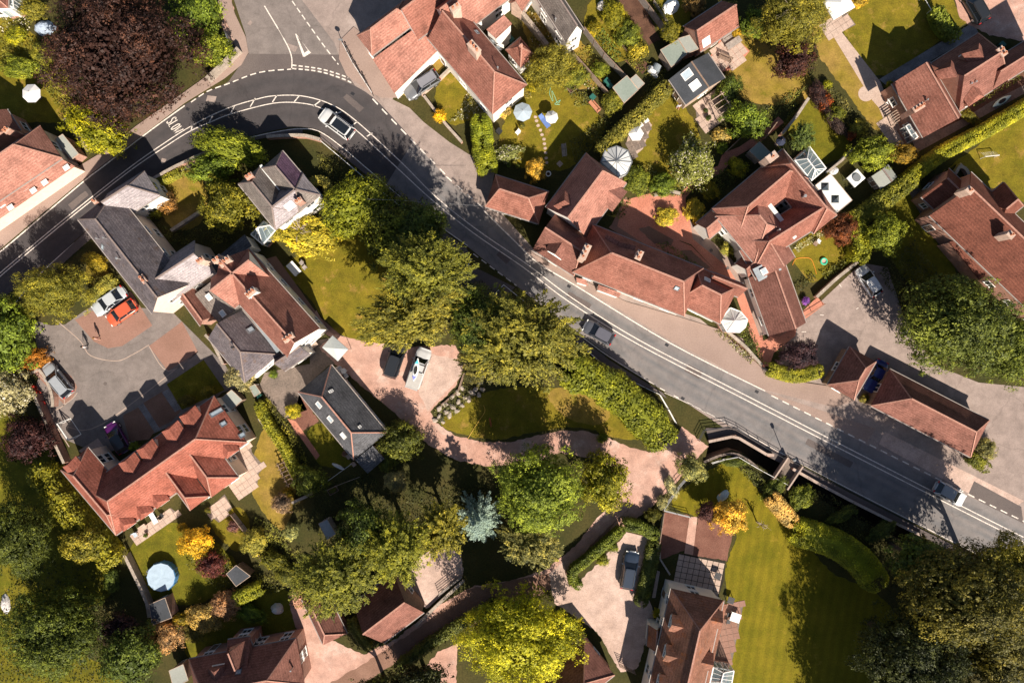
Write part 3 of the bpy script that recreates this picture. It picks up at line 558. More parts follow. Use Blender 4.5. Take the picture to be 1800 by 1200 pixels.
# ---------------------------------------------------------------- buildings
class Wing: pass
CAMV = Vector((0, 0, H))
BW = {}
def building(name, px, py, label, cat='house', group=None):
    r = empty(name, P(px, py), label, cat, group); BW[r.name] = []; return r
def wing(root, p0, p1, p2, eave, ridge, h0=0.0, h1=0.0, roof='tile_red', wall='render_white', rg=None, gut=True, win='ACxy', name='roof', ridge_off=0.5, walls=True, roof2=None):
    ridge = eave+(ridge-eave)*(1.0 if 'felt' in roof else 1.27)
    A, Bq, C = P(*p0, eave), P(*p1, eave), P(*p2, eave)
    d = (Bq-A).normalized(); n = Vector((-d.y, d.x, 0)); w = (C-A).dot(n)
    if w < 0: n = -n; w = -w
    L = (Bq-A).length; W = Wing(); W.A, W.d, W.n, W.w, W.L, W.eave, W.ridge, W.h0, W.h1, W.root, W.win, W.wall = A, d, n, w, L, eave, ridge, h0, h1, root, win, wall
    A2, B2 = A+n*w, Bq+n*w; up = Vector((0, 0, ridge-eave))
    R0 = A+n*w*ridge_off+d*h0*w/2+up; R1 = Bq+n*w*ridge_off-d*h1*w/2+up
    V = [A, Bq, B2, A2, R0, R1]
    top = [(0, 1, 5, 4), (2, 3, 4, 5)]
    if h0 > 0: top.append((3, 0, 4))
    if h1 > 0: top.append((1, 2, 5))
    def ori(f):
        c = (V[f[1]]-V[f[0]]).cross(V[f[2]]-V[f[0]]); return f if c.z > 0 else tuple(reversed(f))
    top = [ori(f) for f in top]
    edges = {}
    for f in top:
        for a, b in zip(f, f[1:]+f[:1]): edges[(a, b)] = 1
    bd = [e for e in edges if (e[1], e[0]) not in edges]
    th = 0.15; V2 = V+[v-Vector((0, 0, th)) for v in V]
    faces = list(top)+[tuple(i+6 for i in reversed(f)) for f in top]+[(b, a, a+6, b+6) for a, b in bd]
    uvs = []
    for f in faces:
        p = [V2[i] for i in f]; e = p[1]-p[0]; nn = (p[1]-p[0]).cross(p[2]-p[0]).normalized()
        hz = Vector((0, 0, 1)).cross(nn)
        hz = hz.normalized() if hz.length > 1e-3 else e.normalized()
        sl = nn.cross(hz); uvs.append([(q.dot(hz), q.dot(sl)) for q in p])
    W.roof = mk(name, V2, faces, None if roof2 else roof, root, uvs=uvs, **({'mats': [roof, roof2], 'fm': [0]+[1]*(len(faces)-1)} if roof2 else {}))
    rg = rg or ('ridge_slate' if 'slate' in roof or 'felt' in roof else 'ridge')
    b = B(); zz = Vector((0, 0, 0.03)); b.bar(R0+zz, R1+zz, 0.18, 0.1)
    if h0 > 0: b.bar(A+zz, R0+zz, 0.13, 0.08); b.bar(A2+zz, R0+zz, 0.13, 0.08)
    if h1 > 0: b.bar(Bq+zz, R1+zz, 0.13, 0.08); b.bar(B2+zz, R1+zz, 0.13, 0.08)
    b.make('ridge_tiles', rg, W.roof)
    if gut:
        for a, c, s in ((A, Bq, -1), (A2, B2, 1)):
            off = n*s*0.06+Vector((0, 0, -0.1)); B().bar(a+off, c+off, 0.11, 0.1).make('gutter', 'gutter', root)
    if walls:
        i = 0.24; i0 = 0.24 if h0 else 0.1; i1 = 0.24 if h1 else 0.1
        q = [A+n*i+d*i0, Bq+n*i-d*i1, B2-n*i-d*i1, A2-n*i+d*i0]; ze = eave-0.04; vs = []; fs = []
        for k in range(4):
            a, c = q[k], q[(k+1) % 4]; m_ = len(vs); pts = [Vector((a.x, a.y, -0.05)), Vector((c.x, c.y, -0.05)), Vector((c.x, c.y, ze))]
            if (k == 1 and not h1) or (k == 3 and not h0):
                c_ = (A+n*w*ridge_off) if k == 3 else (Bq+n*w*ridge_off); pts.append(Vector((c_.x, c_.y, ridge-th-0.02))+d*(i0 if k == 3 else -i1))
            pts.append(Vector((a.x, a.y, ze))); vs += pts; fs.append(tuple(range(m_, m_+len(pts))))
        W.q = q; mk('wall', vs, fs, wall, root)
    W.has = walls; BW[root.name].append(W); return W
def foot_in(W, p, z):
    r = p-W.A; u, v = r.dot(W.d), r.dot(W.n); return -0.05 < u < W.L+0.05 and -0.05 < v < W.w+0.05 and z < W.eave+0.3
WM = {}
def win_mesh(w, h, door=False):
    k = (round(w, 2), round(h, 2), door)
    if k not in WM:
        b = B()
        for x0, x1, z0, z1 in ((-w/2, -w/2+.07, 0, h), (w/2-.07, w/2, 0, h), (-w/2+.07, w/2-.07, 0, .07), (-w/2+.07, w/2-.07, h-.07, h)) + (() if door else ((-.03, .03, .07, h-.07),)):
            b.add([(x, y, z) for z in (z0, z1) for x, y in ((x0, -.02), (x1, -.02), (x1, .07), (x0, .07))], [(3, 2, 1, 0), (4, 5, 6, 7), (0, 1, 5, 4), (1, 2, 6, 5), (2, 3, 7, 6), (3, 0, 4, 7)])
        if not door: b.add([(x, y, z) for z in (-.06, 0) for x, y in ((-w/2-.06, -.02), (w/2+.06, -.02), (w/2+.06, .13), (-w/2-.06, .13))], [(3, 2, 1, 0), (4, 5, 6, 7), (0, 1, 5, 4), (1, 2, 6, 5), (2, 3, 7, 6), (3, 0, 4, 7)])
        pn = B().add([(x, y, z) for z in (.07, h-.07) for x, y in ((-w/2+.07, 0), (w/2-.07, 0), (w/2-.07, .03), (-w/2+.07, .03))], [(3, 2, 1, 0), (4, 5, 6, 7), (0, 1, 5, 4), (1, 2, 6, 5), (2, 3, 7, 6), (3, 0, 4, 7)])
        WM[k] = (b.raw('window', 'frame_white'), pn.raw('pane', 'wood' if door else 'pane'))
    return WM[k]
def put_window(root, p, out, w, h, door=False):
    fm, pm = win_mesh(w, h, door); o = link('door' if door else 'window', fm, root, p-org(root), (0, 0, math.atan2(out.y, out.x)-math.pi/2))
    link('door_panel' if door else 'pane', pm, o); return o
def finish(root, door=True):
    ws = BW[root.name]; door_done = not door
    for W in ws:
        if not W.has: continue
        q = W.q
        for k, key in enumerate('AyCx'):
            if key not in W.win: continue
            a, c = q[k], q[(k+1) % 4]; l = (c-a).length; dd = (c-a).normalized(); out = Vector((dd.y, -dd.x, 0))
            cen = sum(q, Vector())/4
            if out.dot((a+c)/2-cen) < 0: out = -out
            ns = max(1, int(l/3.0)); floors = [0.9] if W.eave < 4.0 else [0.85, W.eave-1.75]
            for fl in floors:
                for s in range(ns):
                    p = a+dd*l*(s+.5)/ns; hh = 1.05 if W.eave < 4 else 1.2
                    if W.eave < 2.3 or l < 1.6: continue
                    if any(V_ is not W and foot_in(V_, p+out*0.3, fl+1) for V_ in ws): continue
                    p = Vector((p.x, p.y, fl))
                    if not door_done and fl < 1: put_window(root, Vector((p.x, p.y, 0.02)), out, 0.95, 2.0, True); door_done = True; continue
                    put_window(root, p, out, 1.15 if l > 2.5 else 0.8, min(hh, W.eave-fl-0.25))
def plane(W, side):
    if side == 0: E, i, run = W.A, W.n, W.w/2
    elif side == 1: E, i, run = W.A+W.n*W.w, -W.n, W.w/2
    elif side == 2: E, i, run = W.A, W.d, W.h0*W.w/2
    else: E, i, run = W.A+W.d*W.L, -W.d, W.h1*W.w/2
    return E, i, (W.ridge-W.eave)/run
def hit(W, side, px, py):
    E, i, s = plane(W, side); g = P(px, py); D = g-CAMV
    # CAMV.z + t D.z = eave + s((C + tD - E).i)
    t = (W.eave+s*(CAMV-E).dot(i)-H)/(D.z-s*D.dot(i)); return CAMV+D*t, i, s
def skylight(W, side, px, py, sw=0.7, sh=0.9, glass='rooflight_glass', frame='frame_grey', lift=0.05):
    p, i, s = hit(W, side, px, py); root = W.root; u = Vector((-i.y, i.x, 0)); v = (i+Vector((0, 0, s))).normalized(); n = u.cross(v)
    if n.z < 0: u = -u; n = -n
    mtx = Matrix(((u.x, v.x, n.x), (u.y, v.y, n.y), (u.z, v.z, n.z)))
    b = B(); fw = 0.08
    for c, L_, W_ in (((0, -sh/2), sw, fw), ((0, sh/2), sw, fw)): b.box(c, (1, 0), L_+fw, W_, 0, 0.09)
    for x in (-sw/2, sw/2): b.box((x, 0), (1, 0), fw, sh-fw, 0, 0.085)
    R = mtx.to_euler(); o = link('skylight', b.raw('skylight', frame), root, p+n*lift*0.4-org(root), R)
    link('pane', B().box((0, 0), (1, 0), sw-fw, sh-fw, 0, 0.05).raw('pane', glass), o); return o
def chimney(root, px, py, z0, z1, w, l, ang, pots=2, m='brick', cap='slab'):
    c = P(px, py, z1); d = Vector((math.cos(ang), math.sin(ang), 0)); b = B()
    b.box(c, d, l, w, z0, z1-0.25); b.box(c, d, l+.12, w+.12, z1-0.25, z1-.12); o = b.make('chimney', m, root)
    B().box(c, d, l+.04, w+.04, z1-.12, z1-.05).make('chimney_cap', cap, o)
    for k in range(pots):
        q = c+d*l*((k+.5)/pots-.5); B().lathe((q.x, q.y, z1-.06), [(.15, 0), (.12, .3), (.15, .36), (.15, .42), (.09, .42), (.09, .3)], 10).make('chimney_pot', 'terracotta', o)
    return o
def flue(root, W, side, px, py, h=0.7, r=0.07, m='steel'):
    p, i, s = hit(W, side, px, py); b = B().tube(p-Vector((0, 0, .1)), p+Vector((0, 0, h)), r); b.tube(p+Vector((0, 0, h)), p+Vector((0, 0, h+.1)), r*1.8, r*1.2); return b.make('flue_pipe', m, root)
def dormer(W, side, px, py, wd=1.6, hgt=0.9, rise=0.7, hip=0.0, roof='tile_red', wall='render_white', winh=0.7):
    "px,py: middle of the dormer's front foot on the slope"
    winh = min(winh, hgt-.25); p, i, s = hit(W, side, px, py); root = W.root; u = Vector((-i.y, i.x, 0)); o = -i; ov = 0.15
    zE = p.z+hgt; zR = zE+rise; F = Vector((p.x, p.y, 0))
    def at(a, f, z): q = F+u*a+i*f; return Vector((q.x, q.y, z))
    bk = lambda z: (z-p.z)/s
    hw = wd/2
    vs = [at(-hw, 0, p.z-.2), at(hw, 0, p.z-.2), at(hw, 0, zE), at(-hw, 0, zE), at(0, 0.0 if not hip else 0.05, zR-.1 if not hip else zE), at(-hw, bk(zE), zE), at(hw, bk(zE), zE)]
    fs = [(0, 1, 2, 4, 3), (0, 3, 5), (1, 6, 2)]
    dm = mk('dormer', vs, fs, wall, root)
    e = hw+ov; ze = zE-ov*rise/hw; fr = -ov
    a0, a1 = at(-e, fr, ze), at(e, fr, ze); b0, b1 = at(-e, bk(ze), ze), at(e, bk(ze), ze)
    r0 = at(0, fr+hip, zR); r1 = at(0, bk(zR), zR)
    V = [a0, a1, b1, b0, r0, r1]; top = [(0, 4, 5, 3), (1, 2, 5, 4)]+([(0, 1, 4)] if hip else [])
    top = [f if (V[f[1]]-V[f[0]]).cross(V[f[2]]-V[f[0]]).z > 0 else tuple(reversed(f)) for f in top]
    V2 = [v+Vector((0, 0, .06)) for v in V]+[v-Vector((0, 0, .04)) for v in V]
    ed = {}
    for f in top:
        for a, c in zip(f, f[1:]+f[:1]): ed[(a, c)] = 1
    fcs = top+[tuple(k+6 for k in reversed(f)) for f in top]+[(c, a, a+6, c+6) for a, c in ed if (c, a) not in ed]
    uvs = []
    for f in fcs:
        pp = [V2[k] for k in f]; nn = (pp[1]-pp[0]).cross(pp[2]-pp[0]).normalized(); hz = Vector((0, 0, 1)).cross(nn); hz = hz.normalized() if hz.length > 1e-3 else u
        sl = nn.cross(hz); uvs.append([(q.dot(hz), q.dot(sl)) for q in pp])
    mk('dormer_roof', V2, fcs, roof, dm, uvs=uvs)
    fm, pm = win_mesh(max(.5, wd-.4), winh); q = at(0, 0, p.z+.12)
    link('window', fm, dm, q-org(dm), (0, 0, math.atan2(o.y, o.x)-math.pi/2)); link('pane', pm, dm, q-org(dm), (0, 0, math.atan2(o.y, o.x)-math.pi/2)); return dm
def mono(root, pts, roof, wall='brick', th=0.14, walls=True, name='roof', inset=0.15, fascia=None):
    V = [P(*p) for p in pts]; n = len(V); c = sum(V, Vector())/n
    ar = sum(V[i].x*V[(i+1) % n].y-V[(i+1) % n].x*V[i].y for i in range(n))
    if ar < 0: V.reverse()
    V2 = V+[v-Vector((0, 0, th)) for v in V]; fs = [tuple(range(n)), tuple(reversed(range(n, 2*n)))]+[(i+n, (i+1) % n+n, (i+1) % n, i) for i in range(n)]
    uvs = []
    for f in fs:
        pp = [V2[k] for k in f]; nn = (pp[1]-pp[0]).cross(pp[2]-pp[0]).normalized(); hz = Vector((0, 0, 1)).cross(nn); hz = hz.normalized() if hz.length > 1e-3 else (pp[1]-pp[0]).normalized()
        sl = nn.cross(hz); uvs.append([(q.dot(hz), q.dot(sl)) for q in pp])
    r = mk(name, V2, fs, roof, root, uvs=uvs)
    if walls:
        I = [v+(c-v).normalized()*inset for v in V]; vs = [Vector((v.x, v.y, -.05)) for v in I]+[Vector((v.x, v.y, v.z-th+.01)) for v in I]
        mk('wall', vs, [(i, (i+1) % n, (i+1) % n+n, i+n) for i in range(n)], wall, root)
    return r
def shed(px, py, pts, label, roof='felt', wall='wood', name='garden_shed', cat='shed', door=True, group='garden sheds'):
    "flat or pent roofed outbuilding; pts are roof corners with heights"
    r = empty(name, P(px, py), label, cat, group); mono(r, pts, roof, wall)
    V = [P(*p) for p in pts]; a, b = V[0], V[1]; o_ = Vector((b.y-a.y, a.x-b.x, 0)).normalized(); c = sum(V, Vector())/len(V); m_ = (a+b)/2
    if o_.dot(m_-c) < 0: o_ = -o_
    if door: put_window(r, Vector((m_.x, m_.y, 0.0))-o_*0.12, o_, 0.75, min(1.8, m_.z-.25), True)
    for k, (p0, p1) in enumerate(zip(V, V[1:]+V[:1])):      # fascia boards round the roof edge
        B().bar(p0+Vector((0, 0, -.05)), p1+Vector((0, 0, -.05)), 0.06, 0.14).make('fascia_board', 'wood_pale', r)
    return r
def gable_shed(px, py, p0, p1, p2, eave, ridge, label, roof='felt', wall='wood', cat='shed', name='garden_shed', group='garden sheds'):
    r = empty(name, P(px, py), label, cat, group); BW[r.name] = []
    W = wing(r, p0, p1, p2, eave, ridge, roof=roof, wall=wall, gut=False, win=''); q = W.q
    m_ = (q[0]+q[1])/2; out = (q[0]-q[3]).normalized(); put_window(r, Vector((m_.x, m_.y, 0.02)), out, .75, min(1.8, eave-.2), True); return r
def conservatory(name, ring, eave, apex, label, which=None, frame='frame_white', glass='cons_glass', div=2, base='brick', cat='conservatory', group='conservatories', solid=0.5):
    V = [P(x, y, eave) for x, y in ring]; A_ = [P(*a) for a in apex]; n = len(V); which = which or [0]*n
    c = sum(V, Vector())/n; r = empty(name, (c.x, c.y, 0), label, cat, group)
    for i in range(n):
        a, b = V[i], V[(i+1) % n]; pa, pb = A_[which[i]], A_[which[(i+1) % n]]
        f = [a, b, pb] if which[i] == which[(i+1) % n] else [a, b, pb, pa]
        nn = (f[1]-f[0]).cross(f[2]-f[0])
        if nn.z < 0: f.reverse()
        mk('roof_pane', f, [tuple(range(len(f)))], glass, r)
        B().bar(a, pa, .09, .1).make('glazing_bar', frame, r); B().bar(a, b, .12, .14).make('eaves_beam', frame, r)
        for k in range(1, div+1):
            t = k/(div+1); B().bar(a.lerp(b, t), pa.lerp(pb, t), .05, .06).make('glazing_bar', frame, r)
        g0, g1 = Vector((a.x, a.y, 0)), Vector((b.x, b.y, 0)); wd = B(); dr = (g1-g0)
        wd.bar(g0+Vector((0, 0, solid/2)), g1+Vector((0, 0, solid/2)), .14, solid); wd.make('dwarf_wall', base, r)
        mk('wall_pane', [g0+Vector((0, 0, solid)), g1+Vector((0, 0, solid)), b, a], [(0, 1, 2, 3)], glass, r)
        for k in range(div+1): q = g0.lerp(g1, k/(div+1)); B().bar(q+Vector((0, 0, solid)), q+Vector((0, 0, eave)), .07, .07).make('mullion', frame, r)
    if len(A_) > 1: B().bar(A_[0], A_[1], .12, .14).make('ridge_beam', frame, r)
    return r
# ---- cottage at the left edge
r = building('cottage', 50, 300, 'red tiled cottage at left edge with rooflights in a low lean-to', group='village houses')
W = wing(r, (109, 278), (-70, 399), (67, 223), 4.2, 7.2, 1, 0, 'tile_pink', 'render_cream'); 
mono(r, [(108, 279, 4.0), (-70, 399, 4.0), (-70, 432, 2.7), (131, 292, 2.7)], 'tile_pink', 'render_cream')
lt = BW[r.name]
class _W: pass
for (x, y) in ((5, 360), (20, 365), (67, 315), (80, 321), (45, 331), (60, 335), (118, 295)):
    p = P(x, y, 3.3); b = B().box((0, 0), (1, 0), .75, .6, 0, .07); o = link('skylight', b.raw('skylight', 'frame_white'), r, p-org(r)+Vector((0, 0, .12)), (0.0, 0.0, math.radians(34)))
    link('pane', B().box((0, 0), (1, 0), .62, .46, 0.02, .085).raw('pane', 'rooflight_bright'), o)
wing(r, (12, 192), (36, 229), (-40, 228), 3.8, 6.3, 0, 0, 'tile_brown', 'brick'); chimney(r, 10, 228, 4, 7, .5, .7, 0.9, 2, 'brick'); finish(r)
shed(110, 262, [(97, 245, 2.4), (110, 236, 2.4), (138, 270, 2.2), (125, 281, 2.2)], 'grey roofed porch shed beside the left cottage path', 'felt', 'brick')
r = building('house', 8, 10, 'corner of a red roofed house with white glazed bay, top left', group='village houses')
wing(r, (14, -60), (14, 14), (-60, -60), 3.4, 6.0, 0, 1, 'tile_brown'); finish(r)
conservatory('conservatory', [(2, 20), (24, 14), (22, -8), (2, -6)], 2.3, [(8, 6, 3.2)], 'white glazed bay on the house in the top left corner')
# ---- slate building along the road
r = building('slate_house', 215, 430, 'long slate roofed building with hipped end beside the left road', group='village houses')
W = wing(r, (137, 386), (267, 551), (302, 463), 5.4, 8.0, 1, 0, 'slate', 'render_cream')
flue(r, W, 0, 175, 420); flue(r, W, 0, 187, 419); flue(r, W, 0, 212, 455, .9, .1); skylight(W, 0, 181, 434, .35, 1.0)
chimney(r, 250, 490, 6.5, 8.7, .5, .9, -0.9, 2); chimney(r, 165, 353, 5, 7.4, .4, .5, -0.9, 1)
wing(r, (281, 343), (215, 385), (245, 306), 4.7, 7.0, 1, 0, 'slate_pale', 'render_white')
wing(r, (302, 528), (378, 478), (284, 462), 4.6, 7.0, 0, 0, 'slate_pale', 'render_cream')
chimney(r, 351, 457, 5, 8.2, .5, .8, 0.6, 2, 'brick_pale'); chimney(r, 297, 471, 5.5, 7.4, .1, .1, 0, 0, 'steel')
mono(r, [(255, 492, 6.2), (304, 480, 6.2), (296, 508, 5.2), (270, 512, 6.2)], 'lead', walls=False, name='flat_roof'); finish(r)
# ---- white house with red and slate roofs
r = building('white_house', 470, 530, 'white rendered house with long red tile ridge and big white chimneys', group='village houses')
W = wing(r, (437, 437), (562, 577), (430, 545), 5.3, 8.3, 0, 0, 'tile_red')
W2 = wing(r, (371, 489), (437, 437), (410, 543), 5.3, 8.3, 0, 0, 'tile_pink')
W3 = wing(r, (425, 545), (490, 623), (368, 597), 4.4, 6.4, 0, 1, 'slate'); flue(r, W3, 1, 412, 610, .8, .09, 'iron'); skylight(W3, 0, 440, 580, .6, .8)
mono(r, [(341, 518, 3.3), (380, 488, 5.0), (424, 538, 5.0), (384, 567, 3.3)], 'slate_grey', 'render_white')
for x, y in ((368, 522), (407, 537), (392, 551)):
    p = P(x, y, 4.2); o = link('skylight', B().box((0, 0), (1, 0), .62, .8, 0, .08).raw('skylight', 'frame_white'), r, p-org(r)+Vector((0, 0, .1)), (0.0, 0.0, math.radians(38))); link('pane', B().box((0, 0), (1, 0), .48, .64, .03, .1).raw('pane', 'rooflight_glass'), o)
wing(r, (315, 522), (352, 573), (375, 553), 3.0, 4.2, 0, 0, 'tile_brown', 'brick')
wing(r, (500, 652), (545, 622), (486, 622), 3.4, 5.0, 0, 0, 'slate')
mono(r, [(428, 542, 5.2), (436, 538, 5.2), (494, 614, 5.2), (486, 620, 5.2)], 'lead', walls=False, name='valley_gutter')
chimney(r, 440, 514, 6, 9.6, .7, 1.1, 0.7, 3, 'render_white'); chimney(r, 506, 593, 6, 9.2, .6, 1.2, 0.6, 3, 'brick_pale'); chimney(r, 394, 459, 5, 9.0, .7, 1.3, 0.65, 3, 'brick_pale'); chimney(r, 380, 455, 5, 8.2, .5, 1.0, 0.65, 2, 'brick_pale')
mono(r, [(360, 470, 3.6), (430, 412, 3.6), (442, 432, 3.9), (375, 487, 3.9)], 'slate_dark', 'render_white'); finish(r)
# ---- slate villa above the lawn
r = building('slate_villa', 492, 335, 'square slate villa with a purple slope and sunken central valley', group='village houses')
W = wing(r, (496, 265), (562, 343), (457, 293), 5.3, 6.9, 1, 1, 'slate_purple', roof2='slate_grey'); W2 = wing(r, (419, 323), (484, 403), (457, 293), 5.3, 6.9, 1, 1, 'slate_grey'); W3 = wing(r, (484, 403), (562, 343), (455, 364), 5.3, 6.9, 1, 1, 'slate_pale')
mono(r, [(455, 292, 5.35), (460, 289, 5.35), (493, 333, 5.35), (487, 336, 5.35)], 'roof_white', walls=False, name='valley_gutter')
skylight(W3, 0, 509, 361, 1.0, 1.0, 'rooflight_bright', 'frame_white'); chimney(r, 524, 352, 5.5, 7.4, .5, .8, 0.6, 2, 'brick'); chimney(r, 437, 309, 5.5, 7.6, .5, .8, 0.6, 2, 'brick'); finish(r)
conservatory('conservatory', [(441, 412), (464, 389), (484, 405), (462, 430)], 2.3, [(453, 400, 2.7), (474, 396, 3.2)], 'lean-to glass room with dark panes on the slate villa', [0, 1, 1, 0])
# ---- dark slate coach house
r = building('coach_house', 602, 725, 'single storey dark slate coach house with hipped ends and rooflights', group='village houses')
W = wing(r, (582, 641), (680, 760), (525, 690), 3.0, 5.5, 1, 1, 'slate_dark', 'render_white', rg='ridge')
for x, y, g in ((561, 711, 'rooflight_glass'), (581, 736, 'rooflight_glass'), (604, 765, 'rooflight_bright')): skylight(W, 1, x, y, .75, .85, g, 'frame_white')
for x, y in ((580, 688), (583, 687), (632, 750)): skylight(W, 0, x, y, .25, .3, 'rooflight_glass', 'frame_white')
mono(r, [(655, 783, 2.9), (676, 806, 2.5), (646, 832, 2.5), (624, 808, 2.9)], 'slate_dark', 'brick'); finish(r)
# ---- red terrace at the lower left
r = building('terrace_row', 270, 830, 'orange tiled terrace with four small hipped dormers facing the parking court', group='village houses')
W = wing(r, (204, 940), (434, 777), (150, 856), 4.4, 7.1, 1, 1, 'tile_orange', 'render_cream')
Wl = wing(r, (107, 826), (204, 940), (157, 790), 4.2, 6.2, 1, 1, 'tile_orange', 'render_cream')
wing(r, (372, 775), (419, 839), (325, 810), 4.4, 6.3, 0, 1, 'tile_orange', 'render_cream'); wing(r, (318, 804), (368, 872), (285, 829), 4.4, 6.2, 0, 1, 'tile_orange', 'render_cream')
for x, y in ((334, 718), (304, 744), (260, 776), (229, 799)): dormer(W, 1, x+5, y+4, 2.0, 1.45, .62, 0.35, 'tile_orange', 'render_cream', .7)
dormer(Wl, 2, 132, 810, 1.7, 1.1, .6, .35, 'tile_orange', 'render_cream', .4)
for x, y in ((290, 882), (262, 902), (232, 922), (412, 795)): dormer(W, 0, x, y, 1.6, .7, .7, .5, 'tile_orange', 'render_white', .5)
for x, y in ((380, 725), (392, 745), (425, 765)): skylight(W, 3, x, y, .5, 1.6 if x < 385 else .7)
finish(r)
# ---- house cut by the lower edge
r = building('house', 440, 1170, 'brown tiled house on the bottom edge with crossing gables', group='village houses')
W = wing(r, (332, 1158), (520, 1122), (350, 1238), 4.2, 7.3, 1, 1, 'tile_brown', 'brick'); wing(r, (438, 1120), (450, 1150), (400, 1135), 4.2, 6.8, 0, 0, 'tile_brown', 'brick')
wing(r, (400, 1124), (440, 1118), (425, 1225), 4.2, 6.4, 0, 0, 'tile_brown', 'brick', ridge_off=0.5)
dormer(W, 0, 385, 1168, 1.8, .8, .8, .3, 'tile_brown', 'brick'); skylight(W, 0, 420, 1178, .6, .9); flue(r, W, 3, 515, 1172, 1.0); finish(r)
shed(315, 1185, [(297, 1178, 2.4), (322, 1167, 2.4), (331, 1195, 2.4), (305, 1208, 2.4)], 'pale flat roofed garage left of the bottom edge house', 'felt', 'brick', 'flat_garage', 'garage')
r = building('garage', 570, 1095, 'small hipped brown tiled garage beside the wood pile', 'garage', group='garages')
W = wing(r, (568, 1133), (530, 1052), (610, 1114), 2.4, 4.3, 1, 0.6, 'tile_brown', 'brick'); finish(r)
r = building('barn', 690, 1075, 'brown tiled gabled barn beside the fenced gravel yard', 'barn')
W = wing(r, (674, 1130), (745, 1076), (632, 1052), 3.0, 5.7, 0, 0, 'tile_brown', 'wood'); finish(r)
r = building('house', 1020, 1180, 'dark hipped tiled roof on the bottom edge beside gravel court', group='village houses')
W = wing(r, (1028, 1121), (930, 1200), (1080, 1186), 3.0, 5.6, 1, 0, 'tile_brown', 'brick'); finish(r)
# ---- white house with mossy roof, lower right
r = building('white_house', 1215, 1130, 'white house with mossy old tiles and three small dormers, bottom right', group='village houses')
W = wing(r, (1180, 1034), (1128, 1262), (1272, 1056), 4.6, 7.6, .9, 0, 'tile_old', 'render_white')
for x, y in ((1170, 1088), (1160, 1140), (1148, 1192)): dormer(W, 0, x+8, y+2, 1.7, .8, .7, 0, 'tile_old', 'render_white')
for x, y in ((1262, 1085), (1246, 1158)): dormer(W, 1, x, y, 1.8, .8, .8, 0, 'tile_old', 'render_white')
wing(r, (1140, 1098), (1137, 1135), (1162, 1098), 2.5, 3.8, 0, 0, 'tile_old', 'render_white', win='')
mono(r, [(1263, 1060, 4.5), (1278, 1062, 3.0), (1245, 1205, 3.0), (1226, 1205, 4.5)], 'tile_old', 'render_white'); finish(r)
conservatory('conservatory', [(1254, 1172), (1290, 1178), (1284, 1212), (1246, 1208)], 2.5, [(1272, 1182, 3.2), (1266, 1204, 3.2)], 'blue tinted glass conservatory on the bottom edge beside the lawn', [0, 0, 1, 1], div=3)
# ---- big red L shaped house at the top
r = building('courtyard_house', 800, 90, 'large red tiled house around a front garden, top centre', group='village houses')
W = wing(r, (752, 68), (866, 201), (926, 149), 4.6, 7.4, 0, 1, 'tile_red', 'render_white')
wing(r, (654, 98), (735, 37), (628, 62), 4.4, 6.4, 1, 1, 'tile_pink', 'render_white'); mono(r, [(655, 104, 4.2), (750, 35, 4.2), (772, 86, 2.7), (693, 164, 2.7)], 'tile_pink', 'render_white')
W2 = wing(r, (735, 70), (880, -40), (700, 10), 4.4, 7.4, 0, 0, 'tile_red', 'render_white'); W4 = wing(r, (800, 70), (905, -10), (760, 10), 4.2, 7.2, 0, 0, 'tile_pink', 'render_white')
wing(r, (915, 119), (941, 97), (884, 92), 3.2, 5.0, 1, 1, 'tile_red', 'render_white'); mono(r, [(855, 52, 5.6), (886, 27, 5.6), (900, 42, 5.3), (872, 68, 5.3)], 'tile_pink', 'render_white', name='dormer_roof')
chimney(r, 833, 82, 6, 9.6, .7, 1.5, -0.85, 3, 'brick_pale'); chimney(r, 800, 12, 6, 9, .6, 1.1, 0.6, 2, 'brick_pale')
flue(r, W, 1, 875, 122); skylight(W, 1, 866, 74, .5, .6); skylight(W, 1, 876, 85, .5, .6); skylight(W, 1, 838, 57, .5, .5); finish(r)
r = building('slate_cottage', 985, 30, 'white ended slate cottage at the top edge with mossy grey roof', group='village houses')
W = wing(r, (914, -50), (995, 74), (945, -72), 5.0, 7.3, 0, 0, 'slate_grey', 'render_white'); flue(r, W, 0, 976, 38, .8); finish(r)
r = building('brick_annexe', 910, 15, 'low pale brick annexe and yard wall between red house and slate cottage', 'annexe')
wing(r, (895, 5), (925, -40), (915, 25), 3.0, 4.3, 0, 0, 'tile_pink', 'brick_pale'); finish(r)
# ---- garden buildings, upper middle
r = building('brick_studio', 1255, 50, 'gabled red tiled brick studio with one large rooflight, top centre', 'studio')
W = wing(r, (1231, 91), (1299, 46), (1203, 46), 2.6, 4.5, 0, 0, 'tile_red', 'brick'); skylight(W, 0, 1241, 73, 1.0, 1.1, 'rooflight_bright', 'frame_white'); finish(r)
r = building('garden_office', 1222, 138, 'dark felt roofed garden office with two large rooflights', 'garden office')
W = wing(r, (1176, 140), (1206, 184), (1242, 90), 2.6, 4.1, 0, 0, 'felt_dark', 'wood_pale', rg='wood'); skylight(W, 0, 1208, 131, .95, 1.15, 'rooflight_glass', 'frame_white'); skylight(W, 0, 1222, 150, .95, 1.15, 'rooflight_bright', 'frame_white'); finish(r)
shed(1185, 93, [(1161, 88, 2.2), (1192, 70, 2.6), (1208, 95, 2.6), (1180, 118, 2.2)], 'green felt shed joined to the brick studio', 'felt_green', 'wood_pale'); shed(1215, 80, [(1192, 68, 2.5), (1212, 62, 2.7), (1228, 86, 2.7), (1209, 94, 2.5)], 'pale grey flat link roof between green shed and studio', 'felt', 'brick', 'flat_annexe', 'annexe')
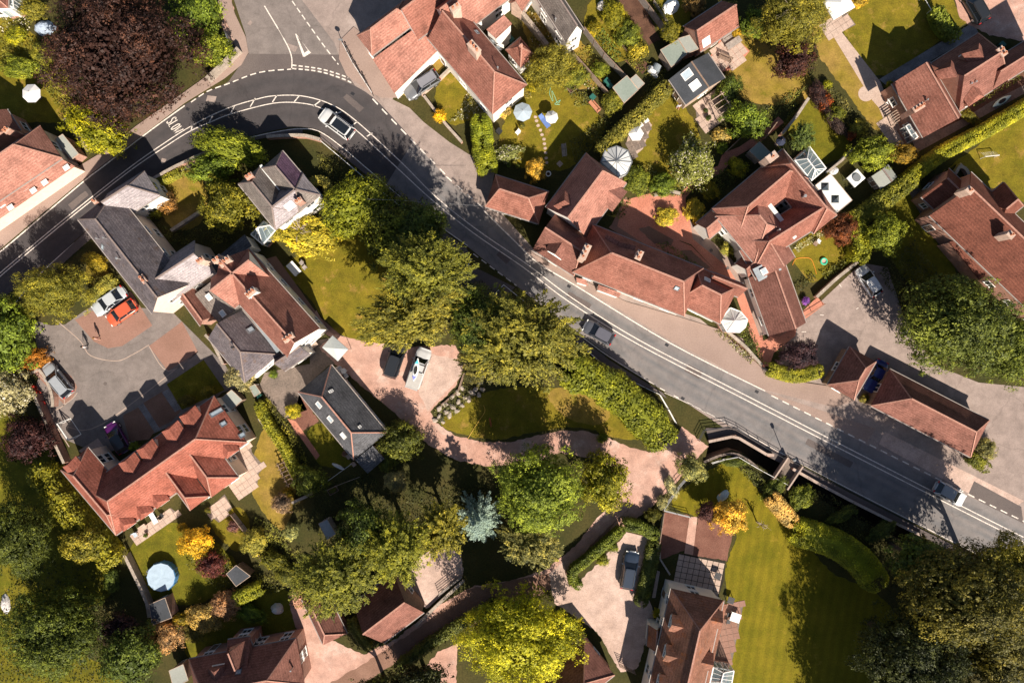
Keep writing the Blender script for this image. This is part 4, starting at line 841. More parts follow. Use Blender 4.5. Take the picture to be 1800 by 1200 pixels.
shed(1104, 157, [(1077, 154, 2.3), (1102, 133, 2.3), (1122, 158, 2.1), (1097, 181, 2.1)], 'square grey felt shed at the end of the long fence', 'felt_green', 'wood'); shed(1120, 145, [(1108, 139, 2.0), (1118, 131, 2.0), (1133, 147, 1.9), (1122, 157, 1.9)], 'small grey lean-to store attached behind the square grey shed', 'felt', 'wood_grey')
gable_shed(1545, 315, (1532, 310), (1548, 332), (1562, 290), 1.9, 2.6, 'grey felt garden shed beside the tall clipped hedge', 'felt', 'wood_grey')
shed(1335, 265, [(1317, 265, 2.2), (1335, 249, 2.4), (1354, 268, 2.4), (1337, 284, 2.2)], 'grey roofed shed tucked behind the chimney of the red courtyard villa', 'felt_green', 'wood_pale')
shed(405, 703, [(386, 702, 2.2), (407, 685, 2.2), (426, 703, 2.0), (405, 722, 2.0)], 'grey felt shed at the east end of the orange terrace', 'felt', 'wood'); shed(420, 1015, [(398, 1008, 2.0), (415, 993, 2.2), (440, 1012, 2.2), (415, 1030, 2.0)], 'dark felt shed in shade below the maroon shrub', 'felt_dark', 'wood')
shed(285, 1067, [(262, 1062, 2.1), (290, 1050, 2.3), (302, 1085, 2.3), (268, 1098, 2.1)], 'dark tiled summerhouse in deep shade left of the pink topiary', 'felt_dark', 'brick'); shed(573, 930, [(560, 920, 1.8), (575, 912, 2.1), (590, 938, 2.1), (575, 948, 1.8)], 'small greenhouse with grey glass roof in the shaded garden', 'lead', 'wood_grey', 'greenhouse', 'greenhouse')
shed(446, 685, [(438, 680, 1.5), (448, 675, 1.5), (458, 690, 1.4), (447, 697, 1.4)], 'dark green oil tank store beside the slate terrace wall', 'felt_green', 'wood', 'tank_store', 'store')
# ---- brown tiled house, top right
r = building('farmhouse', 1680, 150, 'brown tiled farmhouse with crossing gable and small dormers, top right', group='village houses')
W = wing(r, (1686, 196), (1772, 141), (1634, 113), 3.3, 6.5, 0, .55, 'tile_brown', 'brick'); W2 = wing(r, (1568, 147), (1623, 242), (1634, 108), 3.5, 6.1, 0, 0, 'tile_red', 'brick')
for x, y in ((1648, 124), (1696, 94)): dormer(W, 1, x, y, 2.1, 1.3, .9, .6, 'tile_red', 'brick')
dormer(W, 0, 1705, 182, 1.9, 1.2, .8, .6, 'tile_red', 'brick'); wing(r, (1745, 158), (1850, 92), (1722, 122), 3.3, 5.4, 0, 0, 'tile_brown', 'brick')
chimney(r, 1616, 188, 4.5, 7.6, .6, 1.3, 0.55, 3); chimney(r, 1763, 90, 4, 7.4, .7, 1.1, -0.9, 2); flue(r, W2, 0, 1627, 177, .5); flue(r, W, 0, 1705, 148, .4); flue(r, W, 0, 1713, 145, .4); finish(r)
conservatory('greenhouse', [(1592, 222), (1606, 213), (1620, 237), (1606, 246)], 2.0, [(1599, 218, 2.4), (1613, 241, 2.4)], 'small lean-to greenhouse against the brown farmhouse', [0, 0, 1, 1], cat='greenhouse')
# ---- brown house, right edge
r = building('brick_house', 1730, 420, 'long brown roofed brick house at the right edge with square chimneys', group='village houses')
W = wing(r, (1634, 379), (1850, 585), (1716, 311), 3.9, 7.0, 0, 0, 'tile_plain', 'brick'); wing(r, (1620, 346), (1648, 373), (1668, 296), 3.0, 5.0, 0, 0, 'tile_plain', 'brick')
wing(r, (1758, 396), (1799, 362), (1735, 345), 3.9, 6.2, 0, 1, 'tile_plain', 'brick'); mono(r, [(1668, 425, 2.9), (1690, 420, 2.9), (1738, 478, 2.9), (1722, 492, 2.6)], 'tile_plain', 'brick')
chimney(r, 1706, 334, 6.5, 8.9, .6, .8, -0.75, 1, 'brick_pale'); chimney(r, 1778, 412, 6.5, 8.9, .6, .8, -0.75, 1, 'brick_pale'); finish(r)
# ---- red courtyard villa, right of centre
r = building('courtyard_villa', 1360, 370, 'large red tiled villa with hollow centre roof and white valley', group='village houses')
W = wing(r, (1376, 262), (1471, 378), (1340, 300), 4.4, 6.9, 1, 1, 'tile_red', 'render_white'); W2 = wing(r, (1258, 380), (1326, 463), (1330, 330), 4.4, 6.9, 1, 1, 'tile_pink', 'render_white'); W3 = wing(r, (1252, 367), (1376, 262), (1296, 420), 4.4, 6.9, 1, 1, 'tile_red', 'render_white')
W4 = wing(r, (1330, 466), (1471, 378), (1297, 425), 4.4, 6.6, 1, 1, 'tile_red', 'render_white')
mono(r, [(1342, 352, 5.4), (1350, 350, 5.4), (1401, 416, 5.4), (1396, 421, 5.4)], 'roof_white', walls=False, name='valley_gutter')
chimney(r, 1358, 275, 5, 7.8, .8, 1.2, 0.65, 1, 'brick_pale'); flue(r, W, 1, 1411, 346, .8, .12); flue(r, W2, 1, 1366, 405, .9)
wing(r, (1247, 420), (1275, 396), (1222, 394), 2.6, 4.1, 0, 0, 'tile_pink', 'render_white', win=''); wing(r, (1316, 489), (1337, 470), (1292, 464), 2.6, 4.0, 0, 0, 'tile_red', 'render_white', win='')
W5 = wing(r, (1316, 488), (1352, 590), (1384, 474), 2.8, 4.9, 0, 0, 'tile_brown', 'render_white', ridge_off=.5); wing(r, (1300, 440), (1330, 492), (1370, 405), 3.8, 6.0, 0, 0, 'tile_pink', 'render_white')
mono(r, [(1323, 473, 4.9), (1364, 453, 5.0), (1374, 474, 4.6), (1334, 495, 4.5)], 'lead', walls=False, name='lead_roof')
p = P(1343, 477, 5.0); o = link('skylight', B().box((0, 0), (1, 0), .75, .75, -.1, .1).raw('skylight', 'frame_white'), r, p-org(r), (0, 0, .5)); link('pane', B().box((0, 0), (1, 0), .55, .55, .08, .13).raw('pane', 'rooflight_glass'), o); finish(r)
conservatory('conservatory', [(1397, 282), (1423, 258), (1452, 296), (1426, 318)], 2.6, [(1419, 279, 3.5), (1433, 298, 3.5)], 'white framed square conservatory on the red villa beside small lawn', [0, 0, 1, 1], div=3)
r = shed(1465, 340, [(1433, 326, 3.0), (1460, 305, 3.0), (1498, 352, 3.0), (1471, 374, 3.0)], 'white flat roofed extension with two dark pyramid rooflights', 'roof_white', 'render_white', 'flat_extension', 'extension', group=None)
for x, y in ((1450, 328), (1468, 350)):
    p = P(x, y, 3.0); s_ = .45; mk('rooflight', [p+Vector((a, b_, .02)) for a, b_ in ((-s_, -s_), (s_, -s_), (s_, s_), (-s_, s_))]+[p+Vector((0, 0, .4))], [(0, 1, 4), (1, 2, 4), (2, 3, 4), (3, 0, 4)], 'pane', r)
# ---- roadside row, centre
r = building('garage', 908, 350, 'hipped red tiled roadside garage on the outside of the road', 'garage', group='garages')
W = wing(r, (853, 363), (947, 393), (867, 306), 2.8, 5.0, .6, 1, 'tile_red', 'render_white'); finish(r)
r = building('roadside_cottages', 1110, 450, 'long row of old red tiled cottages facing the main road', group='village houses')
W = wing(r, (1101, 322), (1030, 417), (1018, 286), 3.9, 6.6, .45, 0, 'tile_pink', 'render_white')
dormer(W, 1, 984, 352, 1.9, .8, .9, .7, 'tile_red', 'render_white'); dormer(W, 0, 1086, 356, 2.6, 1.0, .9, 0, 'tile_pink', 'render_white')
W2 = wing(r, (936, 438), (1009, 485), (970, 372), 3.6, 6.1, 0, .4, 'tile_brown', 'render_white'); dormer(W2, 0, 975, 448, 2.2, .9, .9, 0, 'tile_brown', 'render_white')
W3 = wing(r, (1007, 478), (1203, 556), (1036, 392), 4.2, 7.9, 1, .8, 'tile_red', 'render_white'); dormer(W3, 1, 1090, 425, 3.4, .6, .5, .4, 'tile_red', 'render_white')
W4 = wing(r, (1188, 530), (1266, 569), (1216, 462), 3.6, 6.4, .5, .9, 'tile_red', 'render_white'); wing(r, (1240, 500), (1298, 522), (1230, 470), 3.2, 5.2, 0, 0, 'tile_red', 'render_white')
skylight(W3, 0, 1190, 506, .5, .6); skylight(W4, 1, 1243, 492, .7, .7, 'rooflight_glass', 'frame_white')
chimney(r, 1029, 442, 5, 9.0, .7, 1.7, -2.0, 3, 'brick_pale'); chimney(r, 1124, 448, 5, 9.2, .6, 1.0, -2.0, 2, 'brick_pale')
mono(r, [(1013, 488, 2.9), (1030, 492, 2.9), (1034, 502, 2.5), (1014, 496, 2.5)], 'tile_pink', 'render_white'); mono(r, [(1052, 500, 2.8), (1092, 515, 2.8), (1088, 523, 2.5), (1050, 509, 2.5)], 'tile_pink', 'render_white')
finish(r)
conservatory('conservatory', [(1266, 562), (1284, 541), (1302, 548), (1314, 562), (1310, 575), (1300, 584), (1278, 583)], 2.4, [(1292, 564, 3.3)], 'white polycarbonate conservatory on the end of the roadside cottages', glass='poly_roof', div=1)
conservatory('conservatory', [(1056, 285), (1064, 264), (1084, 257), (1104, 265), (1111, 285), (1102, 305), (1085, 312)], 2.4, [(1084, 283, 3.2)], 'grey octagonal conservatory with dark ribs behind the cottages', glass='poly_roof', frame='frame_grey', div=1)
# ---- tiled cart sheds by the car park
r = building('cart_shed', 1500, 657, 'small hipped brown tiled cart shed left of the blue car', 'cart shed', group='cart sheds')
W = wing(r, (1455, 676), (1494, 609), (1502, 701), 2.6, 4.8, 1, 1, 'tile_brown', 'wood'); finish(r, False)
r = building('cart_shed', 1635, 728, 'long hipped brown tiled cart shed between car park and road', 'cart shed', group='cart sheds')
W = wing(r, (1531, 713), (1706, 803), (1567, 650), 2.6, 4.9, 1, 1, 'tile_brown', 'wood'); finish(r, False)
# ---------------------------------------------------------------- vegetation
def norm(a): return a/np.maximum(np.linalg.norm(a, axis=1, keepdims=True), 1e-9)
def quads(name, V, m, extra=None, tint=None):
    "V: (N,4,3) leaf corners; extra: (verts, faces) joined in"
    N = len(V); vs = V.reshape(-1, 3); loops = np.arange(N*4, dtype=np.int32); starts = np.arange(N, dtype=np.int32)*4
    if extra:
        ev = np.array([tuple(v) for v in extra[0]], dtype=float); ef = extra[1]
        vs = np.vstack([vs, ev]); el = np.array([i+N*4 for f in ef for i in f], dtype=np.int32)
        es = np.cumsum([0]+[len(f) for f in ef])[:-1].astype(np.int32)+N*4
        loops = np.concatenate([loops, el]); starts = np.concatenate([starts, es])
    me = bpy.data.meshes.new(name); me.vertices.add(len(vs)); me.vertices.foreach_set('co', vs.astype(np.float32).ravel())
    me.loops.add(len(loops)); me.loops.foreach_set('vertex_index', loops); me.polygons.add(len(starts)); me.polygons.foreach_set('loop_start', starts)
    me.materials.append(M[m]); at = me.attributes.new('tint', 'FLOAT', 'FACE'); tv = np.full(len(starts), .5, dtype=np.float32)
    if tint is not None: tv[:len(tint)] = tint
    at.data.foreach_set('value', tv); me.update(calc_edges=True); return me
def leaves(C, Nn, sz, asp=0.6, tilt=0.6, along=None):
    N = len(C); n = norm(norm(Nn)+tilt*RNG.normal(size=(N, 3))*0.6); r = RNG.normal(size=(N, 3)) if along is None else along+0.25*RNG.normal(size=(N, 3))
    a = norm(r-n*np.sum(r*n, axis=1, keepdims=True)); b = np.cross(n, a); s = np.asarray(sz).reshape(-1, 1)
    return np.stack([C+a*s, C+b*s*asp, C-a*s, C-b*s*asp], axis=1)
def rdir(N): return norm(RNG.normal(size=(N, 3)))
def crown_round(N, rel, lobes=46, lr=(0.26, 0.42), rough=0.12, m='leaf', per=8, tr=2.0):
    "leaves gathered in tufts, tufts on bumpy lobes"
    d = rdir(lobes*3); d = d[d[:, 2] > -0.45][:lobes]; lobes = len(d)
    Lr = RNG.uniform(*lr, lobes); Lc = d*(1-Lr*0.8)[:, None]*RNG.uniform(0.72, 1.12, (lobes, 1)); lt = np.clip(RNG.normal(.45, .16, lobes), 0, 1)
    no = 10; od = rdir(40); od = od[np.abs(od[:, 2]) < .55][:no]; no = len(od); d = np.vstack([d, od]); Lr = np.concatenate([Lr, RNG.uniform(.1, .2, no)]); Lc = np.vstack([Lc, od*RNG.uniform(.98, 1.14, (no, 1))]); lt = np.concatenate([lt, np.clip(RNG.normal(.5, .2, no), 0, 1)]); lobes += no
    nt_ = N//per; k = RNG.choice(lobes, nt_, p=Lr**2/np.sum(Lr**2)); u = norm(rdir(nt_)+d[k]*0.8); Ct = Lc[k]+u*Lr[k][:, None]*RNG.uniform(1-rough*2.4, 1+rough, (nt_, 1)); tt = lt[k]+RNG.normal(0, .21, nt_)
    q = np.repeat(np.arange(nt_), per); n_ = len(q); j = RNG.normal(size=(n_, 3)); C = Ct[q]+j*rel*tr*.55; nv = u[q]+norm(j)*.5+np.array([0, 0, .25])
    V = leaves(C, nv, rel*RNG.uniform(.65, 1.25, n_), .55, .45, along=j)
    ni = N//3; ci = rdir(ni)*RNG.uniform(.25, .74, (ni, 1)); Vi = leaves(ci, ci, np.full(ni, rel*1.9), .8)   # inner leaf mass
    return quads('crown', np.vstack([V, Vi]), m, None, np.clip(np.concatenate([tt[q]+RNG.normal(0, .07, n_), np.full(ni, .4)]), 0, 1))
def crown_spiky(N, rel, br=150, up=0.35, m='leaf', per=9):
    "feathery conifer: separate sprays along boughs that end in upturned tips"
    d = rdir(br*2); d = d[d[:, 2] > -0.35][:br]; br = len(d); ln = RNG.uniform(.68, 1.12, br); nt_ = N//per; k = RNG.integers(0, br, nt_); t = RNG.beta(2.4, 1.0, nt_)
    tip = d*ln[:, None]; base = d*0.2; bow = np.zeros((nt_, 3)); bow[:, 2] = up*t*t-up*0.6*t; sid = norm(np.cross(d, np.array([0, 0, 1.0]))); wd = 0.12*(1-t)**0.7+0.012
    Ct = base[k]+(tip-base)[k]*t[:, None]+bow*0.5+sid[k]*(RNG.normal(size=nt_)*wd)[:, None]; Ct[:, 2] += RNG.normal(size=nt_)*0.02
    dirs = norm(d[k]+sid[k]*RNG.normal(0, .45, (nt_, 1))); q = np.repeat(np.arange(nt_), per); n_ = len(q); along = RNG.uniform(-1, 1, (n_, 1))
    C = Ct[q]+dirs[q]*along*rel*2.6+RNG.normal(size=(n_, 3))*rel*.55; V = leaves(C, d[q % 1]*0+np.array([0, 0, 1.0])+d[k][q]*.35, rel*RNG.uniform(.7, 1.3, n_), .4, .5, along=dirs[q])
    lt = np.clip(RNG.normal(.42, .16, br), 0, 1); tt = lt[k]+RNG.normal(0, .16, nt_)
    ni = N//3; ci = rdir(ni)*RNG.uniform(.2, .66, (ni, 1)); return quads('crown', np.vstack([V, leaves(ci, ci, np.full(ni, rel*1.9), .8)]), m, None, np.clip(np.concatenate([tt[q]+RNG.normal(0, .07, n_), np.full(ni, .4)]), 0, 1))
def crown_spruce(N, rel, m='leaf'):
    lay = 9; Cs = []; Ds = []
    for j in range(lay):
        z = -0.8+1.7*j/(lay-1); R = 1.0*(1-(j/(lay))**1.1)+0.06; nb = max(5, int(15*R)); ph = RNG.uniform(0, 6.28)
        for b in range(nb):
            a = ph+b*2*math.pi/nb+RNG.normal()*0.12; n_ = int(N/(lay*11)); t = RNG.uniform(.08, 1, n_); rr = R*RNG.uniform(.8, 1.08)
            dx = np.array([math.cos(a), math.sin(a), -0.12]); sx = np.array([-math.sin(a), math.cos(a), 0]); w_ = 0.16*R*(1.05-t)*RNG.normal(size=n_)
            Cs.append(np.outer(t*rr, dx)+np.outer(w_, sx)+np.array([0, 0, z])+RNG.normal(size=(n_, 3))*0.012); Ds.append(np.repeat(dx[None], n_, 0)+np.sign(w_)[:, None]*sx*0.8)
    C = np.vstack(Cs); D = np.vstack(Ds); return quads('crown', leaves(C, np.repeat([[0, 0, 1.0]], len(C), 0), rel*RNG.uniform(.7, 1.3, len(C)), .4, .4, along=D), m)
PR = {'rL': [crown_round(26000, .021, 60, (.22, .36)) for _ in range(3)], 'rM': [crown_round(6800, .043, 38) for _ in range(4)], 'rS': [crown_round(1900, .085, 20, (.32, .5)) for _ in range(3)],
      'fL': [crown_round(36000, .0165, 90, (.16, .28), .2) for _ in range(2)], 'dM': [crown_round(9000, .036, 26, (.4, .55), .05) for _ in range(2)],
      'sL': [crown_spiky(27000, .023, 230) for _ in range(3)], 'sM': [crown_spiky(9000, .037, 130) for _ in range(2)], 'sp': [crown_spruce(12000, .04)],
      'wM': [crown_round(5600, .045, 34, (.26, .42), .12, 'flowering') for _ in range(2)], 'wS': [crown_round(1700, .09, 20, (.32, .5), .12, 'flowering')]}
def trunk_mesh():
    b = B(); b.tube((0, 0, -.05), (0, 0, .55), .075, .05, 9); b.tube((0, 0, .54), (.02, .01, 1.25), .05, .02, 8)
    for k in range(6):
        a = k*1.05+.3; z = .45+.1*k; b.tube((0, 0, z), (.42*math.cos(a), .42*math.sin(a), z+.35), .03, .012, 6); b.tube((.3*math.cos(a), .3*math.sin(a), z+.25), (.5*math.cos(a+.5), .5*math.sin(a+.5), z+.45), .013, .006, 5)
    return b.raw('trunk', 'bark')
TM = trunk_mesh(); cnt = {}
def vivid(c):
    m_ = max(c); return (c[0]*1.5, c[1]*1.45, c[2]*1.15) if c[1] > c[0]*.6 and m_ < .3 else c
def proto(t):
    cnt[t] = cnt.get(t, -1)+1; return PR[t][cnt[t] % len(PR[t])]
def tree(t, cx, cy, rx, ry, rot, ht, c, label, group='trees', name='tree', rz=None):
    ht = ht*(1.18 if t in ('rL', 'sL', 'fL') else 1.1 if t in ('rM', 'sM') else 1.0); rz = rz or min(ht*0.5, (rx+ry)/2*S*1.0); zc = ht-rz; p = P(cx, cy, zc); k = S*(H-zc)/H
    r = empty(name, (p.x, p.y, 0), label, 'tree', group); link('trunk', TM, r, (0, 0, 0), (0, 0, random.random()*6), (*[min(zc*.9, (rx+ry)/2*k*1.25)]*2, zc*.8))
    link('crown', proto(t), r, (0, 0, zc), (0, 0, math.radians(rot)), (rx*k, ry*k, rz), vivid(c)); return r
def shrub(t, cx, cy, rx, ry, rot, ht, c, label, group='garden shrubs', name='shrub', cat='shrub'):
    p = P(cx, cy, ht*.6); k = S*(H-ht*.6)/H; o = link(name, proto(t), None, (p.x, p.y, ht*.5), (0, 0, math.radians(rot)), (rx*k, ry*k, ht*.52), vivid(c)); return setp(o, label, cat, group)
def hedge(path, wid, ht, c, label, leaf=.1, dens=120, lump=.1, group='hedges', closed=False, wob=0.0):
    "clipped or loose hedge swept along a path; wid in photo pixels at its top"
    pts = [P(*q, ht*.8) for q in (smoothpath(path, 5) if len(path) > 2 else [Vector(q) for q in path])]; pts = [Vector((q.x, q.y)) for q in pts]; W = wid*S*(H-ht)/H; Lh = plen(pts); hw = W/2
    dense = resample(pts, .25); 
    if len(dense) < 3: dense = [pts[0], (pts[0]+pts[-1])/2, pts[-1]]
    c0 = sum(dense, Vector((0, 0)))/len(dense); A = np.array([[q.x-c0.x, q.y-c0.y] for q in dense]); T = np.gradient(A, axis=0); T = T/np.linalg.norm(T, axis=1, keepdims=True); Nn = np.stack([-T[:, 1], T[:, 0]], 1)
    area = Lh*(W+2*ht*.8)+math.pi*hw*ht; N = int(min(16000, area*dens)); s = RNG.uniform(-hw*.8, Lh+hw*.8, N); ph = RNG.uniform(0, math.pi, N)
    # rounded box cross-section: angle -> (y,z)
    cy = np.cos(ph); sy = np.sin(ph); e = 0.45; y = np.sign(cy)*np.abs(cy)**e*hw; z = np.abs(sy)**e*ht
    idx = np.clip((s/Lh*(len(A)-1)).astype(int), 0, len(A)-1); over = np.where(s < 0, s, np.where(s > Lh, s-Lh, 0)); sh = np.sqrt(np.clip(1-(over/hw)**2, .05, 1))
    wav = 1+wob*np.sin(s*1.3+1)+wob*.6*np.sin(s*2.9)
    base = A[idx]+T[idx]*over[:, None]; XY = base+Nn[idx]*(y*sh*wav)[:, None]; z = z*np.where(sh < 1, .75+.25*sh, 1)*(1+wob*.5*np.sin(s*1.7+2))
    C = np.column_stack([XY, z])+RNG.normal(size=(N, 3))*lump*.5; Nv = np.column_stack([Nn[idx]*cy[:, None]+T[idx]*(over/hw)[:, None], sy])
    V = leaves(C, Nv, leaf*RNG.uniform(.6, 1.3, N)); tn = .5+.28*np.sin(XY[:, 0]*2.3+1)*np.cos(XY[:, 1]*2.1)+RNG.normal(0, .12, N)
    # solid twiggy core under the leaves
    b = B(); L_, R_ = strip_pts([(q[0], q[1]) for q in A[::2]], W*.78); n_ = len(L_)
    vs = [Vector((q.x, q.y, z_)) for z_ in (0, ht*.86) for q in L_+list(reversed(R_))]; m_ = 2*n_; fs = [(i, (i+1) % m_, (i+1) % m_+m_, i+m_) for i in range(m_)]+[(i+m_, i+1+m_, m_-2-i+m_, m_-1-i+m_) for i in range(n_-1)]
    o = link('hedge', quads('hedge', V, 'leaf', (vs, fs), np.clip(tn, 0, 1)), None, (c0.x, c0.y, 0), None, None, (c[0]*1.2, c[1]*1.22, c[2]*1.4)); return setp(o, label, 'hedge', group)
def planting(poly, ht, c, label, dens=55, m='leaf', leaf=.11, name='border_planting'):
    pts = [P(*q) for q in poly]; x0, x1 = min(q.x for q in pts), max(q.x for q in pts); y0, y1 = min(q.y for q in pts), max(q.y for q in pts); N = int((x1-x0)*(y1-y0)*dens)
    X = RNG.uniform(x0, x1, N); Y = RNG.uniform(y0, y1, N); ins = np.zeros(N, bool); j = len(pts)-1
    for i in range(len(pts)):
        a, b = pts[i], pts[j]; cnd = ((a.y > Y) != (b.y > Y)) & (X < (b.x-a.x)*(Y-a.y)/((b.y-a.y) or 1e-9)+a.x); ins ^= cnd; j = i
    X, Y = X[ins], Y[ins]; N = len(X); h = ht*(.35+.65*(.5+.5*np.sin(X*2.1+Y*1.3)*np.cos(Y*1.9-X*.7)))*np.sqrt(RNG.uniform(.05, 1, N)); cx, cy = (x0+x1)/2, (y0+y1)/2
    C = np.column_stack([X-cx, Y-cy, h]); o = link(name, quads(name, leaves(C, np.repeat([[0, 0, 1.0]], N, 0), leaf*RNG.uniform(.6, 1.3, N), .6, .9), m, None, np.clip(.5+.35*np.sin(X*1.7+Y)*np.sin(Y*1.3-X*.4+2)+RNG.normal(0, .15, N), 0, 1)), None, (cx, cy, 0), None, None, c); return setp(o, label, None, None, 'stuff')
OLV, GRN, DKG, LIM, YEL, MAR, PNK, BLU, ORG, PAL = (.165, .15, .024), (.105, .145, .02), (.065, .09, .018), (.2, .2, .012), (.8, .5, .035), (.05, .022, .017), (.46, .26, .11), (.2, .26, .21), (.4, .16, .02), (.38, .33, .15)
MID = (.15, .175, .02); YOL = (.135, .138, .022)
T = tree
# large trees
T('fL', 213, 100, 128, 112, 20, 13, MAR, 'huge dark copper beech overhanging the road at top left')
T('rM', 345, 30, 42, 62, 0, 5, GRN, 'tall green bush mass right of the copper beech', 'trees'); T('rM', 370, 85, 35, 32, 0, 4.2, MID, 'green bush by the corner wall right of the copper beech')
T('rM', 172, 228, 60, 38, -25, 3.8, LIM, 'lime green bush at the foot of the copper beech by the road')
T('rM', 405, 262, 62, 30, -18, 4.2, MID, 'green tree by roadside wall left of the slate villa'); T('rM', 372, 298, 40, 28, 10, 3.8, GRN, 'shaded bush behind the roadside wall beside the sunken garden')
T('rM', 402, 362, 44, 46, 0, 6, (.15, .14, .018), 'round green tree left of the slate villa'); T('dM', 628, 362, 66, 50, 35, 5.5, (.15, .165, .014), 'broad clipped green laurel tree between slate villa and road')
T('rM', 700, 412, 62, 62, 20, 6, (.09, .1, .014), 'darker laurel tree joining the clipped laurel, beside the road'); T('rM', 745, 400, 40, 40, 0, 7, DKG, 'dark tree with pale blossom tips beside the road fence')
T('sL', 748, 478, 86, 68, 0, 13, YOL, 'feathery yew at the north end of the big lawn'); T('sL', 722, 556, 98, 56, 15, 12, (.165, .15, .026), 'wide golden brown yew above the parked pickup')
T('sL', 915, 595, 112, 88, -10, 13, (.14, .133, .024), 'largest golden yew overhanging the road opposite the cottages'); T('rL', 845, 560, 56, 60, 0, 10, DKG, 'dark tree in shade between the two golden yews'); T('sM', 850, 640, 48, 40, 0, 7, (.11, .1, .03), 'grey green conifer right of the rockery')
T('fL', 95, 513, 60, 48, 10, 7.5, (.17, .16, .025), 'olive green tree at the car park entrance by the left road'); T('rM', 12, 588, 48, 62, 0, 8, GRN, 'dark green tree on the left edge by the court entrance')
T('wM', 12, 688, 36, 42, 0, 6, PAL, 'pale variegated tree on the left edge'); T('rM', 50, 770, 38, 42, 0, 5, (.06, .022, .022), 'dark purple tree left of the goal frame')
T('rL', 30, 945, 58, 66, 0, 9, (.06, .075, .014), 'big olive tree on the left edge below the lawn'); T('rM', 148, 955, 38, 32, 0, 5, OLV, 'small olive tree west of the long garden wall')
T('rL', 100, 1108, 92, 72, -20, 9, (.065, .085, .015), 'big dark green tree at lower left over the lawn'); T('rM', 232, 1155, 48, 50, 0, 7, DKG, 'dark glossy evergreen tree at the bottom, left of garage'); T('rM', 208, 1105, 32, 26, 0, 5, (.04, .018, .02), 'dim purple tree beside the lower garden wall')
T('sL', 592, 1008, 82, 70, 30, 11, (.13, .135, .02), 'dark conifer over the barn and wood pile'); T('sL', 700, 962, 62, 62, 0, 10, (.16, .165, .02), 'mid green conifer north of the barn'); T('sM', 775, 930, 46, 52, 0, 9, (.16, .145, .02), 'yellow green conifer left of the blue spruce'); T('rM', 640, 930, 44, 50, 0, 9, DKG, 'dark tree in shade above the barn conifers')
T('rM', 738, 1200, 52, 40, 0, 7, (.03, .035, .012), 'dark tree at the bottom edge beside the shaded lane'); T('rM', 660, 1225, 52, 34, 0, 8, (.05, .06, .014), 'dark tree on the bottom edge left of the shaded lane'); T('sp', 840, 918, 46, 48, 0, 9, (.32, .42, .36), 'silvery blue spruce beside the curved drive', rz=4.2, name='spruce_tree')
T('rL', 952, 858, 80, 72, 0, 10.5, (.15, .19, .028), 'big light dappled green tree south of the curved drive'); T('rM', 1062, 848, 42, 52, 10, 7, (.17, .165, .016), 'yellow green round tree on the drive bend'); T('sM', 930, 955, 58, 42, -15, 7, (.17, .16, .055), 'brown flecked conifer clump north of the lime tree')
T('fL', 912, 1122, 104, 84, 0, 10, (.44, .42, .022), 'brilliant lime yellow tree at bottom centre')
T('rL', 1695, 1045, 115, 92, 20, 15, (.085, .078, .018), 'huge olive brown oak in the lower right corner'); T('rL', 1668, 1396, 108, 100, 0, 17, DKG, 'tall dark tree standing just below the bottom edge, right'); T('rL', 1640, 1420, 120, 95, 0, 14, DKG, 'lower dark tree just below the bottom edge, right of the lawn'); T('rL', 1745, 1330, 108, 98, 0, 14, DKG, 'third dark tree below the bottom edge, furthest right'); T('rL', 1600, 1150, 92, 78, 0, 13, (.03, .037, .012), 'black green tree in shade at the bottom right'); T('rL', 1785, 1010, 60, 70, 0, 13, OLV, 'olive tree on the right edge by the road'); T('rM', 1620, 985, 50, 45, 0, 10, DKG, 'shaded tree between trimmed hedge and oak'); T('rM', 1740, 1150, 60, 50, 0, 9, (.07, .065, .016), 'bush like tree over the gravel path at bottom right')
T('rL', 1678, 572, 100, 86, 0, 11, (.085, .105, .022), 'big dark chestnut tree at the corner of the car park'); T('rL', 1775, 615, 58, 62, 0, 9, (.11, .135, .025), 'second dark tree on the right edge beside the chestnut')
T('rM', 1555, 415, 34, 36, 0, 5, MID, 'bright tree in the shaded garden left of the brick house'); T('rM', 1478, 404, 27, 27, 0, 4, (.17, .055, .02), 'round copper red tree at the corner of the red villa')
OTR = T('fL', 1392, 35, 62, 52, 0, 9, OLV, 'olive tree with bare twigs at the top edge'); T('rM', 1395, 105, 36, 32, 20, 6, (.075, .028, .022), 'maroon tree beside the long lawn path')
T('wM', 1218, 285, 36, 44, 0, 5, (.15, .16, .04), 'white blossoming tree beside the brick path'); T('rM', 1312, 212, 40, 28, -30, 4.5, GRN, 'green tree above the brick path bend'); T('fL', 968, 118, 46, 38, 20, 5.5, OLV, 'loose olive tree between red house and slate cottage'); T('rM', 1178, 58, 17, 19, 0, 4, (.13, .12, .015), 'small dense tree over the green shed roof')
T('sM', 1410, 240, 22, 26, 0, 4.5, (.08, .11, .03), 'small blue green conifer on the walled lawn'); T('rM', 1532, 270, 36, 28, 0, 4.5, MID, 'green tree at the south end of the long dry lawn'); T('rM', 1588, 270, 22, 18, 0, 3.2, (.32, .2, .025), 'golden tree beside the farmhouse path')
T('rM', 1404, 620, 32, 27, 0, 4.5, (.05, .025, .033), 'dark plum tree at the corner of the car park wall'); T('rM', 423, 663, 25, 25, 0, 4.5, PAL, 'cream flowering tree behind the grey shed')
T('rM', 705, 775, 38, 34, 0, 4.5, (.075, .085, .016), 'round dark tree at the corner of the coach house'); T('rM', 545, 845, 28, 26, 0, 4, (.1, .12, .02), 'fig like tree at the foot of the coach house garden'); T('rM', 695, 845, 20, 20, 0, 4, (.2, .18, .1), 'pale grey tree in the shaded lawn')
